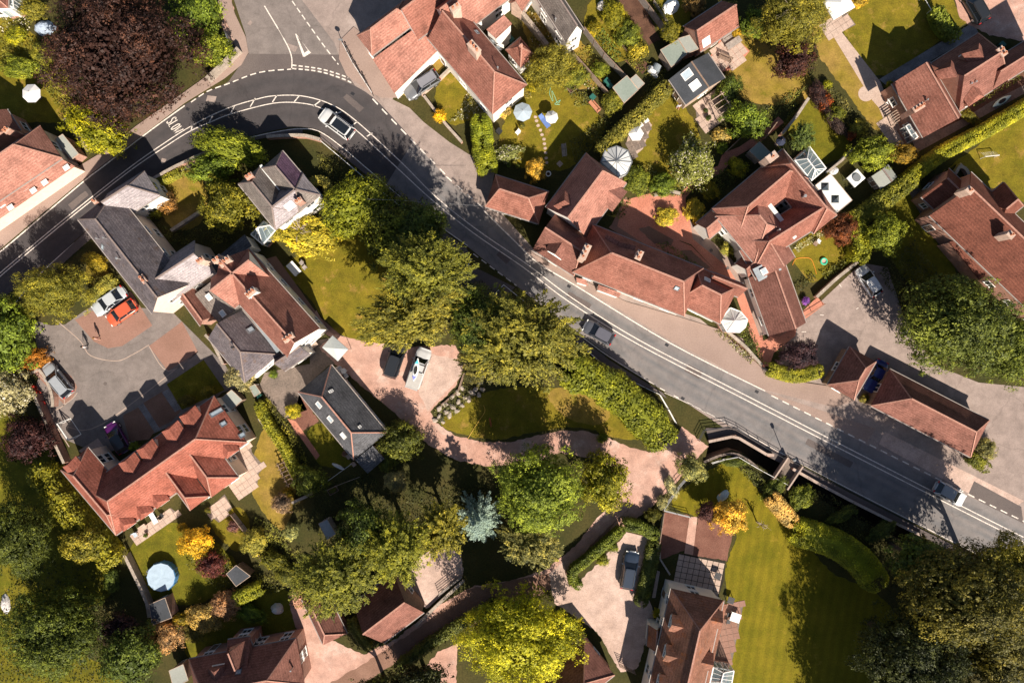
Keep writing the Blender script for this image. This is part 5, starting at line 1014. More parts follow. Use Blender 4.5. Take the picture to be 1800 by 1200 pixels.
T('rM', 345, 955, 29, 26, 0, 3.6, YEL, 'bright golden yellow tree beside the round pool'); T('rM', 372, 992, 24, 22, 0, 3.4, (.14, .04, .035), 'maroon tree right of the round pool'); T('rM', 1215, 822, 28, 22, -35, 4, (.24, .24, .1), 'pale grey green tree on the corner by the footbridge')
T('rM', 1282, 905, 31, 32, 0, 4.5, (.7, .43, .06), 'golden tree beside the mulched beds'); T('rM', 1243, 900, 20, 18, 0, 3.2, (.11, .045, .04), 'dark red shrub tree beside the golden tree')
# hedges
hedge([(1012, 655), (1050, 668), (1100, 702), (1140, 740), (1158, 762)], 62, 3.4, (.16, .17, .012), 'broad bushy laurel hedge along the lower side of the road', .17, 90, .3, wob=.08)
hedge([(1016, 1028), (1007, 1018), (1009, 1002), (1030, 986), (1092, 932)], 17, 1.9, (.1, .12, .012), 'narrow clipped hedge curving round the gravel court'); hedge([(1102, 922), (1125, 926), (1152, 940)], 22, 1.9, (.09, .11, .012), 'short clipped hedge block at the top of the gravel court')
hedge([(1412, 938), (1440, 946), (1480, 962), (1518, 990), (1540, 1020)], 52, 2.6, (.24, .24, .014), 'wide trimmed yew hedge tapering along the striped lawn'); hedge([(1362, 880), (1392, 915)], 30, 2.2, (.6, .38, .1), 'clipped golden hedge block by the stream')
hedge([(1500, 392), (1540, 362), (1600, 318)], 32, 2.6, (.15, .145, .014), 'loose hedge behind the white flat extension', .13, 100, .2, wob=.06); hedge([(1602, 312), (1660, 268), (1740, 225), (1830, 172)], 27, 2.6, (.25, .24, .014), 'long lime clipped hedge below the brown farmhouse')
hedge([(1505, 400), (1515, 430), (1512, 450)], 30, 3.0, (.22, .22, .014), 'bright hedge beside the small circular lawn', .14, 90, .25); hedge([(1360, 650), (1400, 660), (1440, 652)], 26, 2.0, (.22, .21, .016), 'lime hedge along the pavement under the plum tree')
hedge([(845, 216), (848, 245)], 38, 3.2, (.19, .21, .012), 'tall rounded hedge below the courtyard house, upper part'); hedge([(848, 262), (856, 292)], 38, 3.0, (.2, .21, .012), 'tall rounded hedge below the courtyard house, lower part near garage')
hedge([(1060, 262), (1090, 230), (1130, 195), (1170, 155)], 24, 2.2, (.17, .15, .02), 'straggly hedge dividing the two parasol gardens', .13, 90, .25, wob=.1); hedge([(455, 712), (470, 745), (500, 790), (520, 835)], 17, 1.8, (.21, .2, .014), 'narrow lime hedge right of the dry lawn', .11, 100, .15)
hedge([(70, 832), (95, 870), (130, 910), (168, 955), (190, 985)], 36, 3.6, (.21, .19, .014), 'tall loose yellow green hedge left of the orange terrace', .18, 80, .35, wob=.15); hedge([(418, 1052), (452, 1036)], 26, 2.2, (.22, .22, .014), 'bright clipped hedge piece right of the pink topiary')
hedge([(872, 1062), (820, 1092), (770, 1122), (700, 1172)], 18, 1.6, (.09, .1, .018), 'rough bank hedge on the south side of the shaded lane', .13, 80, .25, wob=.12); hedge([(1712, 806), (1735, 822)], 22, 1.6, (.14, .14, .016), 'low hedge at the end of the long cart shed'); hedge([(645, 1135), (625, 1110), (618, 1092)], 18, 1.6, (.13, .12, .02), 'curved low hedge beside the hipped garage'); hedge([(1128, 1055), (1140, 1010), (1150, 960)], 26, 1.3, (.075, .085, .014), 'low shaded hedge between gravel court and patio')
hedge([(1650, 20), (1662, 45), (1680, 60)], 20, 2.2, MID, 'hedge between top lawn and pink gravel drive', .13, 90, .25); hedge([(540, 330), (552, 318), (570, 318), (580, 340)], 16, 1.4, (.3, .26, .05), 'curved yellow hedge beside the slate villa'); hedge([(275, 322), (320, 300)], 15, 1.2, (.2, .19, .02), 'low hedge above the sunken slate house garden'); hedge([(160, 520), (195, 490)], 22, 1.6, (.22, .2, .03), 'yellow green hedge behind the silver saloon')
# shrubs with a look of their own
s_ = shrub
s_('rS', 773, 203, 11, 11, 0, 1.5, (.8, .48, .02), 'small golden ball shrub in the front garden of the courtyard house'); YSH = T('rM', 535, 415, 58, 34, -12, 2.6, (.5, .41, .04), 'spreading yellow bush with bare pale branches below the slate villa', rz=1.2)
s_('rM', 290, 1118, 31, 30, 0, 2.8, PNK, 'pinkish cloud shrub, leftmost of the bottom left topiary'); s_('rM', 358, 1085, 32, 28, 0, 2.8, (.42, .29, .085), 'pink and green mottled cloud shrub, middle of the topiary'); s_('rM', 395, 1066, 25, 26, 0, 2.8, (.48, .26, .13), 'dusty pink cloud shrub, rightmost of the topiary'); s_('rM', 338, 1112, 20, 18, 0, 2.0, (.1, .085, .02), 'dark olive shrub tucked below the pink topiary'); s_('rS', 320, 1090, 16, 12, 0, 1.8, (.3, .22, .02), 'yellow shrub between the pink cloud shrubs'); s_('rM', 440, 1078, 28, 16, -25, 1.8, GRN, 'green shrub left of the covered barbecue')
s_('rM', 55, 632, 32, 18, 20, 2.4, ORG, 'orange shrub in front of the grey estate car'); s_('rM', 165, 462, 22, 16, -30, 1.8, (.32, .24, .02), 'golden shrub against the slate house wall'); s_('rM', 185, 502, 20, 14, -30, 1.6, (.24, .22, .06), 'pale yellow shrub above the silver saloon')
s_('rM', 35, 118, 34, 20, 0, 2.2, MID, 'green shrub near the white parasol in the left garden'); s_('rM', 75, 95, 22, 20, 0, 2.6, (.13, .13, .02), 'bright shrub left of the copper beech trunk'); s_('rM', 105, 145, 24, 26, 0, 3.0, OLV, 'olive shrub under the left side of the copper beech'); s_('rS', 28, 62, 18, 14, 0, 1.4, LIM, 'clipped lime shrub left of the blue tent'); s_('rM', 55, 15, 24, 18, 0, 2, OLV, 'olive shrub beside the glazed bay at top left')
s_('rS', 290, 355, 20, 18, 0, 1.8, (.25, .13, .04), 'russet shrub beside the pale slate gable'); s_('rS', 268, 372, 14, 12, 0, 1.4, (.3, .28, .03), 'lime shrub beside the pale slate gable')
s_('rM', 938, 148, 13, 13, 0, 2.2, (.26, .22, .014), 'yellow green shrub at the east corner of the courtyard house'); s_('rS', 888, 192, 12, 14, 0, 1.3, (.5, .34, .08), 'straw coloured spiky plant beside the blue grey parasol'); s_('rM', 942, 297, 18, 21, 0, 2.4, (.5, .31, .045), 'golden brown round shrub behind the roadside garage'); s_('wS', 895, 270, 26, 14, 15, 1.3, (.12, .13, .04), 'white flowered bed plant on the lawn left of the golden brown shrub')
s_('rM', 1080, 30, 20, 30, 20, 2.2, (.17, .16, .015), 'tall leafy shrub in the vegetable garden at the top'); s_('rM', 1105, 62, 22, 24, 20, 2.4, (.11, .13, .02), 'rounded green shrub in the vegetable garden'); s_('rS', 1092, 48, 9, 8, 0, 1.5, (.4, .28, .012), 'small yellow shrub in the vegetable garden'); s_('rS', 1122, 88, 17, 15, 20, 1.7, (.4, .32, .03), 'yellow variegated shrub beside the vegetable garden path'); s_('rS', 1045, 50, 12, 12, 0, 1.4, (.3, .24, .015), 'yellow shrub just right of the slate cottage'); s_('rM', 1055, 122, 15, 14, 0, 1.8, MID, 'round green shrub left of the square grey shed'); s_('rM', 1012, 135, 26, 16, 30, 2.2, (.13, .14, .02), 'green shrub border north of the tool bench'); s_('rM', 1075, 180, 18, 22, -35, 2.2, (.14, .14, .02), 'leafy shrub behind the orange bench')
s_('rM', 1222, 8, 18, 20, 0, 2.2, (.25, .15, .05), 'russet shrub on the top edge left of the brick studio'); s_('rS', 1295, 55, 8, 9, 0, 1.5, (.4, .26, .02), 'golden shrub on the corner of the brick studio patio'); s_('rM', 1330, 40, 26, 26, 0, 3, GRN, 'green shrub right of the brick studio'); s_('rM', 1282, 158, 22, 30, -20, 2.4, DKG, 'dark shrub right of the garden office'); s_('rS', 1270, 238, 17, 12, -20, 1.4, (.42, .3, .08), 'straw yellow shrub above the brick path'); s_('rS', 1270, 260, 10, 9, 0, 1.2, GRN, 'small dark green ball shrub on the brick path edge')
s_('rM', 1245, 335, 20, 15, -35, 1.8, (.3, .24, .02), 'yellow topped shrub between brick path and red villa, upper'); s_('rM', 1222, 372, 17, 22, 10, 1.8, (.62, .46, .05), 'golden shrub between brick path and red villa, lower'); s_('rM', 1172, 380, 19, 17, 20, 1.6, (.6, .48, .05), 'round yellow shrub on the island of the brick path'); s_('rM', 1298, 293, 20, 14, -40, 1.8, (.24, .22, .02), 'yellow green shrub beside the shed of the red villa'); s_('rS', 1278, 437, 12, 12, 0, 1.4, (.25, .24, .06), 'clipped pale ball shrub in the villa front bed'); s_('rM', 1120, 320, 22, 26, 0, 2.2, (.12, .14, .02), 'green shrub with white flowers below the grey conservatory'); s_('rM', 1165, 325, 22, 20, 0, 2.4, GRN, 'green shrub at the lower end of the parasol lawn')
s_('rM', 1470, 200, 16, 15, 0, 2, (.13, .14, .02), 'green shrub on the right side of the walled lawn'); s_('rS', 1452, 178, 12, 16, 0, 1.6, (.28, .07, .02), 'red orange shrub on the right side of the walled lawn'); s_('rS', 1497, 238, 8, 8, 0, 1.2, (.3, .08, .03), 'small red shrub below the walled lawn border'); s_('rS', 1510, 225, 16, 16, 0, 1.5, (.17, .16, .03), 'flowering green shrub beside the small red shrub'); s_('rM', 1440, 165, 14, 28, 30, 1.8, (.05, .025, .025), 'dark purple hedge like shrub along the dry lawn'); s_('rM', 1470, 215, 12, 34, 35, 1.6, (.04, .025, .028), 'long dark purple shrub along the dry lawn, lower'); s_('rS', 1455, 148, 8, 7, 0, 1.2, LIM, 'small lime shrub among the purple shrubs')
s_('rS', 1510, 3, 16, 10, 0, 1.5, (.5, .32, .03), 'golden shrub on the top edge right of the white canopy'); s_('rM', 1735, 790, 17, 20, 20, 1.8, (.18, .17, .07), 'pale flowering shrub on the car park island'); s_('rS', 1520, 700, 10, 8, 0, 1.1, (.15, .13, .03), 'small shrub between the two cart sheds'); s_('rS', 1565, 148, 7, 6, 0, 1, LIM, 'lime shrub at the corner of the farmhouse'); s_('rM', 1705, 205, 20, 9, -30, 1.3, OLV, 'low shrub against the farmhouse wall')
s_('rS', 1060, 770, 10, 8, 0, 1.2, MID, 'young sapling on the lawn below the laurel hedge'); s_('rM', 1180, 855, 9, 22, 25, 1.5, (.42, .4, .22), 'cream flowered shrub row on the drive edge by the lawn fence'); s_('rM', 1165, 885, 10, 14, 25, 1.4, (.36, .34, .16), 'cream flowered shrub below the row on the drive edge'); s_('rM', 1362, 858, 26, 14, 40, 1.4, (.09, .11, .02), 'dark green shrub by the footbridge steps'); s_('rM', 1290, 812, 22, 9, -5, 1.0, (.09, .11, .02), 'low leafy shrub on the bank above the stream head'); s_('rM', 1480, 905, 30, 12, 28, 1.6, (.07, .085, .018), 'dark shrub hanging over the stream bank, left'); s_('rM', 1550, 935, 30, 14, 28, 1.8, (.06, .075, .018), 'dark shrub hanging over the stream bank, right'); s_('rM', 1410, 875, 24, 20, 40, 1.8, (.12, .14, .02), 'leafy shrub below the footbridge')
s_('rM', 1148, 905, 14, 12, 0, 1.8, (.1, .1, .02), 'round shrub at the top corner of the gravel court'); s_('rS', 1060, 985, 11, 10, 0, 1.1, (.15, .16, .02), 'round shrub inside the curved clipped hedge'); s_('rS', 1078, 962, 9, 9, 0, 1.1, (.13, .15, .02), 'second small shrub inside the curved clipped hedge'); s_('rS', 1156, 1078, 8, 8, 0, 1.2, (.26, .24, .014), 'lime ball shrub by the porch of the mossy white house'); s_('rS', 480, 658, 8, 7, 0, .9, GRN, 'clipped ball shrub on the back yard paving'); s_('rM', 515, 722, 14, 14, 0, 1.6, (.28, .25, .02), 'yellow green shrub beside the mulch bed')
s_('rM', 445, 955, 22, 24, 0, 2.6, (.25, .23, .05), 'pale green shrub right of the maroon tree'); s_('rM', 495, 885, 17, 18, 0, 2.2, (.3, .2, .13), 'dusty pink feathery shrub at the end of the dry lawn'); s_('rS', 505, 868, 11, 9, 0, 1.5, (.4, .27, .02), 'small golden shrub at the garden wall corner'); s_('rS', 512, 935, 13, 14, 0, 1.8, (.25, .26, .12), 'silver green shrub beside the shaded greenhouse'); s_('rS', 410, 925, 11, 11, 0, 1.3, (.2, .09, .08), 'dull pink shrub on the dividing fence'); s_('rS', 320, 928, 9, 8, 0, 1.2, (.42, .28, .02), 'small yellow shrub beside the terrace patio'); s_('rS', 480, 985, 24, 14, -20, 2, (.12, .12, .02), 'mixed green shrub above the covered barbecue'); s_('rM', 505, 1010, 26, 18, -30, 2.2, (.15, .15, .03), 'light green shrub above the log pile'); s_('rM', 195, 1020, 14, 22, 0, 1.8, DKG, 'clustered dark ball shrubs by the long wall'); s_('rM', 365, 690, 12, 11, 0, 1.6, OLV, 'olive shrub at the east corner of the terrace lawn'); s_('rM', 328, 705, 15, 10, 0, 1.4, (.1, .09, .02), 'olive shrub on the west corner of the terrace lawn'); s_('rS', 235, 785, 10, 8, 0, 1.2, GRN, 'small dark shrub behind the purple car')
s_('rM', 680, 810, 16, 20, 0, 2, (.12, .14, .03), 'light leafy shrub at the corner of the coach house lean-to'); s_('rM', 615, 905, 20, 14, 0, 2, DKG, 'dark shrub below the washing line'); s_('rS', 620, 960, 12, 12, 0, 1.5, LIM, 'single lime shrub in the dark lower garden')
# borders that read as mixed planting
planting([(455, 700), (475, 700), (520, 760), (545, 810), (530, 850), (500, 790)], 1.0, (.16, .15, .02), 'mixed green border along the garden wall'); planting([(760, 720), (790, 700), (815, 670), (835, 690), (800, 730), (775, 745)], .5, (.14, .14, .05), 'rockery planting on pale stones', 35)
planting([(1265, 575), (1325, 630), (1318, 640), (1255, 583)], .6, (.22, .2, .06), 'flower border in front of the cottages', 60, 'flowering'); planting([(1310, 560), (1330, 600), (1345, 640), (1330, 640), (1300, 590)], 1.0, (.1, .12, .02), 'leafy border between white conservatory and brick path'); planting([(1250, 410), (1270, 412), (1315, 455), (1305, 468), (1270, 440)], .7, (.09, .1, .02), 'green bed before the red villa'); planting([(1395, 435), (1450, 400), (1456, 408), (1400, 445)], .4, (.3, .28, .12), 'pale flower strip along the red villa wall', 60, 'flowering')
planting([(1440, 480), (1490, 450), (1498, 458), (1450, 492)], .9, (.13, .13, .02), 'border on the car park wall'); planting([(1390, 505), (1425, 480), (1435, 490), (1400, 515)], .8, (.07, .07, .02), 'shaded border at the lawn end'); planting([(1540, 480), (1600, 420), (1660, 500), (1600, 560), (1580, 540)], 1.4, (.08, .08, .02), 'rough shrubbery between car park and shaded garden', 50)
planting([(1150, 130), (1180, 118), (1120, 210), (1090, 240)], .6, (.14, .13, .02), 'grassy verge along the dividing hedge'); planting([(1000, 165), (1030, 160), (1040, 185), (1012, 190)], .6, (.14, .14, .03), 'mixed bed by the dry lawn'); planting([(985, 60), (1000, 85), (960, 90), (930, 70)], 1.0, OLV, 'overgrown corner below the slate cottage'); planting([(1035, 80), (1065, 130), (1045, 140), (1015, 95)], .6, (.16, .15, .02), 'vegetable rows beside the fence'); planting([(1050, 0), (1075, 0), (1130, 110), (1110, 120)], .8, (.14, .14, .02), 'kitchen garden greens'); planting([(1130, 0), (1150, -10), (1200, 60), (1190, 70)], .5, (.13, .13, .02), 'weedy strip beside the top fence')
planting([(1180, 290), (1200, 250), (1260, 310), (1240, 340), (1160, 345)], .8, (.1, .11, .02), 'green bed under the blossoming tree'); planting([(830, 150), (860, 195), (850, 205), (790, 215), (800, 205)], .4, (.2, .19, .08), 'white flecked flower bed on the front lawn', 55, 'flowering'); planting([(1000, 250), (1070, 200), (1075, 225), (1010, 290)], .7, (.09, .09, .02), 'shaded border south of the dry lawn'); planting([(1420, 860), (1450, 862), (1520, 910), (1590, 960), (1560, 975), (1460, 920)], 1.0, (.06, .06, .015), 'dark bank planting below the stream wall', 40); planting([(1290, 815), (1330, 830), (1370, 870), (1350, 870), (1310, 840)], .8, (.1, .11, .02), 'bank planting beside the path to the footbridge')
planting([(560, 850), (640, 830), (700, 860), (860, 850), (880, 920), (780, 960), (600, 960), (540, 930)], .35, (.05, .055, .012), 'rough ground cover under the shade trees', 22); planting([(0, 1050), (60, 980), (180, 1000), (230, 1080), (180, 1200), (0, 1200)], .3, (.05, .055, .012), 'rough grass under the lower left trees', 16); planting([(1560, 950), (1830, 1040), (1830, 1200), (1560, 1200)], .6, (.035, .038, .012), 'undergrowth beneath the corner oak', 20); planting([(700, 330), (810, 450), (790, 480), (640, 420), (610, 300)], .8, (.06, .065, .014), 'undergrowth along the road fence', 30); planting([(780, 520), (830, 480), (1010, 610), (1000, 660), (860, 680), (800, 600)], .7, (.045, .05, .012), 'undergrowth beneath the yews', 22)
planting([(360, 920), (420, 1000), (470, 1010), (530, 960), (560, 1010), (470, 1045), (390, 1040), (330, 990)], .9, (.1, .1, .02), 'overgrown border between the two lower gardens', 38); planting([(0, 60), (70, 70), (110, 150), (140, 200), (120, 210), (60, 130), (0, 110)], .7, (.14, .14, .02), 'overgrown border behind the left garden', 36); planting([(1325, 0), (1420, 0), (1440, 100), (1420, 170), (1380, 120), (1330, 60)], .6, (.12, .1, .02), 'rough border under the bare topped olive tree', 26)
for q, h_, c_, l_ in (([(930, 20), (985, 80), (1010, 95), (980, 110), (930, 90)], .8, (.2, .17, .04), 'dry tangled growth below the slate cottage'), ([(1040, 60), (1060, 50), (1095, 100), (1080, 112)], .5, (.12, .16, .03), 'leafy vegetable rows in the long narrow garden'), ([(1090, 100), (1150, 112), (1150, 140), (1120, 128)], .5, (.2, .17, .03), 'mixed growth beside the covered frame'),
    ([(1005, 110), (1030, 128), (1060, 168), (1040, 165), (1010, 140)], .7, (.15, .17, .03), 'flower bed along the leaning fence'), ([(885, 145), (930, 135), (935, 175), (905, 172)], .5, (.26, .22, .06), 'pale border on the courtyard house patio'), ([(1100, 300), (1140, 290), (1180, 320), (1200, 345), (1130, 345)], .9, (.2, .19, .05), 'mixed shrub border above the brick path'),
    ([(1240, 340), (1262, 300), (1330, 280), (1300, 310), (1262, 345)], .8, (.14, .15, .03), 'border between brick path and red villa'), ([(1440, 160), (1460, 150), (1530, 230), (1520, 250), (1480, 215)], .8, (.12, .11, .03), 'mixed dark border along the long dry lawn'), ([(1390, 190), (1405, 180), (1382, 230), (1370, 232)], .5, (.17, .17, .03), 'strip of plants along the walled lawn'),
    ([(1335, 200), (1380, 170), (1420, 150), (1400, 185), (1350, 215)], .8, (.13, .14, .03), 'shrubby strip above the brick path bend'), ([(270, 380), (300, 405), (370, 400), (420, 420), (380, 430), (300, 430)], .5, (.09, .09, .02), 'shaded bed behind the slate house'), ([(560, 270), (610, 290), (600, 320), (560, 310)], .6, (.1, .1, .02), 'ivy bank inside the road bend'),
    ([(450, 905), (500, 930), (520, 980), (470, 975), (440, 940)], .8, (.17, .17, .03), 'mixed shrubs at the end of the terrace gardens'), ([(10, 20), (60, 30), (50, 70), (0, 60)], .6, (.17, .16, .03), 'cottage border in the top left garden'), ([(1700, 175), (1790, 130), (1795, 140), (1710, 190)], .5, (.12, .12, .02), 'low growth along the farmhouse wall'), ([(1580, 540), (1600, 520), (1620, 600), (1590, 560)], 1.2, (.1, .1, .02), 'ivy under the chestnut tree')):
    planting(q, h_, c_, l_, 48, 'flowering' if 'flower' in l_ or 'cottage' in l_ else 'leaf')
planting([(1020, 345), (1040, 335), (1110, 352), (1095, 385), (1060, 380)], .7, (.13, .13, .03), 'border against the back of the cottages', 45); planting([(1150, 430), (1172, 425), (1240, 475), (1225, 480)], .6, (.1, .12, .03), 'pots and greenery along the back wall of the cottages', 45)
# bare branches showing in two crowns, and a small leafless tree
def twigs(cx, cy, n, ln, z, root=None, label=None):
    p = P(cx, cy, z); b = B()
    for k in range(n):
        a = random.random()*6.28; q = Vector((math.cos(a)*ln*random.uniform(.5, 1), math.sin(a)*ln*random.uniform(.5, 1), random.uniform(.1, .6))); m_ = q*.55+Vector((random.uniform(-.2, .2), random.uniform(-.2, .2), .15))
        b.tube((0, 0, -.8), m_, .05, .03, 5); b.tube(m_, q, .03, .01, 5); b.tube(m_, q+Vector((random.uniform(-.5, .5), random.uniform(-.5, .5), 0)), .02, .008, 4)
    b.tube((0, 0, -z), (0, 0, -.75), .09, .06, 7)
    if root: return link('bare_branches', b.raw('bare_branches', 'twig_pale'), root, p-org(root))
    r = empty('bare_tree', (p.x, p.y, 0), label, 'tree', 'trees'); link('branches', b.raw('branches', 'twig_pale'), r, (0, 0, z)); return r
twigs(525, 405, 16, 1.7, 2.7, YSH); twigs(1400, 15, 14, 3.0, 8.9, OTR); twigs(1338, 922, 12, .9, 1.8, None, 'small leafless tree on the striped lawn near the golden hedge')
# ---------------------------------------------------------------- vehicles
def lerp_tab(x, tab):
    for (a, b), (c, d) in zip(tab, tab[1:]):
        if x <= c: return b+(d-b)*max(0, (x-a))/(c-a)
    return tab[-1][1]
CARS = {  # length, width, shoulder deck profile, cabin (x0 windscreen foot, x1 roof front, x2 roof rear, x3 rear foot), roof height
 'hatch': (4.0, 1.76, [(-2.0, .72), (-1.8, .88), (-.9, .95), (1.0, .95), (1.75, .8), (2.0, .6)], (-1.9, -1.35, .25, 1.05), 1.46),
 'saloon': (4.6, 1.82, [(-2.3, .75), (-2.1, .98), (-1.3, 1.0), (1.05, .95), (2.0, .82), (2.3, .6)], (-1.75, -.95, .2, 1.1), 1.43),
 'suv': (4.6, 1.88, [(-2.3, .85), (-2.2, 1.02), (-1.2, 1.06), (1.0, 1.06), (2.0, .95), (2.3, .7)], (-2.25, -1.95, .35, 1.1), 1.68),
 'estate': (4.7, 1.84, [(-2.35, .78), (-2.2, .96), (-1.2, 1.0), (1.0, .98), (2.05, .86), (2.35, .62)], (-2.25, -1.85, .25, 1.1), 1.5),
 'pickup': (5.2, 1.88, [(-2.6, .95), (-.6, 1.02), (1.3, 1.05), (2.3, .98), (2.6, .75)], (-.45, -.25, .75, 1.4), 1.76),
 'classic': (4.2, 1.65, [(-2.1, .7), (-1.9, .92), (-1.0, .98), (.6, 1.0), (1.9, .92), (2.1, .65)], (-1.45, -.9, .1, .6), 1.42)}
CM = {}
def car_meshes(kind):
    if kind in CM: return CM[kind]
    L, W, deck, cab, rh = CARS[kind]; hl = L/2; n = 19; vs = []; fs = []; ring = 12
    for s in range(n):
        x = -hl+L*s/(n-1); e = min(1, (hl-abs(x))/.55); w = W/2*(.72+.28*(1-(1-e)**2.2)); z = lerp_tab(x, deck); zb = .22+.1*(1-e)
        half = [(w*.86, zb), (w*.97, zb+.14), (w, .55), (w*.985, z*.86), (w*.9, z*.985), (w*.45, z+.025)]
        pts = [(x, -y, q) for y, q in half]+[(x, y, q) for y, q in reversed(half)]; vs += pts
    for s in range(n-1):
        for k in range(ring): fs.append((s*ring+k, s*ring+(k+1) % ring, (s+1)*ring+(k+1) % ring, (s+1)*ring+k))
    fs += [tuple(range(ring)), tuple(reversed(range((n-1)*ring, n*ring)))]
    me = mesh(kind+'_body', vs, fs, 'paint', smooth=True)
    x3, x2, x1, x0 = cab[0], cab[1], cab[2], cab[3]; zb3, zb0 = lerp_tab(x3, deck), lerp_tab(x0, deck); yb, yt = W/2*.9, W/2*.7
    zt = rh-.05; zbm = max(zb3, zb0)-.01
    q = {'rear_window': [(x3, -yb, zb3), (x3, yb, zb3), (x2, yt, zt), (x2, -yt, zt)], 'windscreen': [(x0, yb, zb0), (x0, -yb, zb0), (x1, -yt, zt), (x1, yt, zt)],
         'l': [(x3, yb, zb3), (x0, yb, zb0), (x1, yt, zt), (x2, yt, zt)], 'r': [(x0, -yb, zb0), (x3, -yb, zb3), (x2, -yt, zt), (x1, -yt, zt)]}
    g = {}
    for k, f in q.items(): g[k] = mesh(k, f, [(0, 1, 2, 3)], 'car_glass')
    rb = B(); oc = []; N_ = 24
    for t in range(N_):
        a = 2*math.pi*t/N_; cx = (x1+x2)/2; rx = (x1-x2)/2+.1; ca, sa = math.cos(a), math.sin(a); oc.append((cx+math.copysign(abs(ca)**.35, ca)*rx, math.copysign(abs(sa)**.35, sa)*(yt+.04)))
    rb.prism(oc, rh-.06, rh-.02); rb.prism([((x-(x1+x2)/2)*.93+(x1+x2)/2, y*.9) for x, y in oc], rh-.02, rh)
    roof = rb.raw('roof', 'paint'); pb = B()
    for k in ('l', 'r'):
        f = q[k]; s = 1 if k == 'l' else -1
        for a, b in ((f[0], f[3]), (f[1], f[2])) if k == 'l' else ((f[0], f[3]), (f[1], f[2])): pb.bar(a, b, .09, .07)
        m1 = Vector(f[0]).lerp(Vector(f[1]), .45); m2 = Vector(f[3]).lerp(Vector(f[2]), .45); pb.bar(m1, m2, .08, .05)
    pil = pb.raw('pillars', 'paint')
    wh = B().tube((0, -.11, 0), (0, .11, 0), .32, .32, 16).raw('wheel', 'rubber'); rim = B().tube((0, .1, 0), (0, .125, 0), .2, .17, 10).tube((0, -.1, 0), (0, -.125, 0), .2, .17, 10).raw('rim', 'alloy')
    hd = B().box((0, 0), (1, 0), .16, .36, -.07, .07).raw('headlight', 'lamp_clear'); tl = B().box((0, 0), (1, 0), .1, .3, -.08, .08).raw('tail_light', 'lamp_red'); mr = B().box((0, 0), (1, 0), .12, .2, -.06, .07).raw('mirror', 'paint'); pl = B().box((0, 0), (1, 0), .02, .5, -.055, .055).raw('number_plate', 'lamp_clear')
    CM[kind] = (me, g, roof, pil, wh, rim, hd, tl, mr, pl); return CM[kind]
def car(kind, px, py, front, c, label, roofc=None, glassroof=False, group='cars and vans', z=0.03):
    "front: pixel direction in which the bonnet points"
    L, W, deck, cab, rh = CARS[kind]; me, g, roof, pil, wh, rim, hd, tl, mr, pl = car_meshes(kind); p = P(px, py, 1.0); a = math.atan2(-front[1], front[0])
    r = empty('car' if kind != 'pickup' else 'pickup_truck', (p.x, p.y, z), label, 'car' if kind != 'pickup' else 'pickup truck', group, a)
    bd = link('body', me, r, color=c); link('roof', roof, r, color=roofc or c)
    if glassroof: link('glass_roof', B().box(((cab[1]+cab[2])/2-.05, 0), (1, 0), cab[2]-cab[1]-.3, W*.56, rh, rh+.012).raw('glass_roof', 'car_glass'), r)
    link('pillars', pil, r, color=c)
    link('windscreen', g['windscreen'], r); link('rear_window', g['rear_window'], r); link('side_window', g['l'], r); link('side_window', g['r'], r)
    for sx in (-1, 1):
        for sy in (-1, 1):
            wo = link('wheel', wh, r, (sx*L*.31, sy*(W/2-.1), .32)); link('rim', rim, wo)
    for sy in (-1, 1):
        link('headlight', hd, r, (L/2-.16, sy*W*.33, .66), (0, 0, -sy*.35)); link('tail_light', tl, r, (-L/2+.08, sy*W*.36, .8)); link('mirror', mr, r, (cab[3]-.35, sy*(W/2+.08), 1.0), color=c)
    link('number_plate', pl, r, (-L/2-.01, 0, .6)); link('number_plate', pl, r, (L/2+.005, 0, .42))
    if kind == 'pickup':
        b = B(); x0, x1 = -2.5, -.55
        b.box(((x0+x1)/2, 0), (1, 0), x1-x0, W*.84, 1.03, 1.06); link('load_cover', b.raw('load_cover', 'plastic'), r, color=(.42, .4, .37)); 
        link('tailgate', B().box((-2.55, 0), (1, 0), .08, W*.86, .6, 1.08).raw('tailgate', 'paint'), r, color=c); link('roof_bar', B().box((-.3, 0), (1, 0), .06, W*.8, 1.8, 1.85).raw('roof_bar', 'iron'), r); link('roof_bar', B().box((.6, 0), (1, 0), .06, W*.8, 1.8, 1.85).raw('roof_bar', 'iron'), r)
    if kind in ('suv', 'estate'):
        for sy in (-1, 1): link('roof_rail', B().box(((cab[1]+cab[2])/2, sy*W*.31), (1, 0), (cab[2]-cab[1])*.85, .05, rh-.01, rh+.05).raw('roof_rail', 'iron'), r)
    return r
WHT, SIL, BLK, GRY = (.6, .6, .59), (.42, .45, .47), (.02, .022, .025), (.13, .135, .145)
car('suv', 591, 217, (-.8, -.6), WHT, 'white car with long dark glass roof driving round the road bend', glassroof=True); car('hatch', 1053, 584, (-.87, -.48), (.08, .085, .1), 'dark grey car on the main road opposite the cottages', (.1, .1, .12)); car('hatch', 1672, 868, (.88, .47), (.68, .68, .66), 'silver white car in the tree shadow on the main road', (.25, .26, .27))
car('estate', 741, 148, (-.84, .55), GRY, 'dark grey estate car on the drive of the courtyard house', (.2, .2, .22)); car('saloon', 190, 529, (-.82, .57), SIL, 'silver saloon in the left parking court, next to the orange hatchback'); car('hatch', 212, 549, (-.82, .57), (.52, .1, .045), 'orange red hatchback with tail spoiler in the left parking court')
car('estate', 98, 668, (-.64, -.77), (.3, .32, .34), 'silver grey estate car parked beside the orange shrub'); car('hatch', 204, 770, (-.5, -.87), (.07, .008, .085), 'small purple and black car in the shade of the orange terrace', BLK); car('suv', 694, 632, (.33, -.94), BLK, 'black four by four parked under the golden yew'); PU = car('pickup', 735, 648, (.33, -.94), (.47, .47, .46), 'white pickup carrying a kayak on its roof')
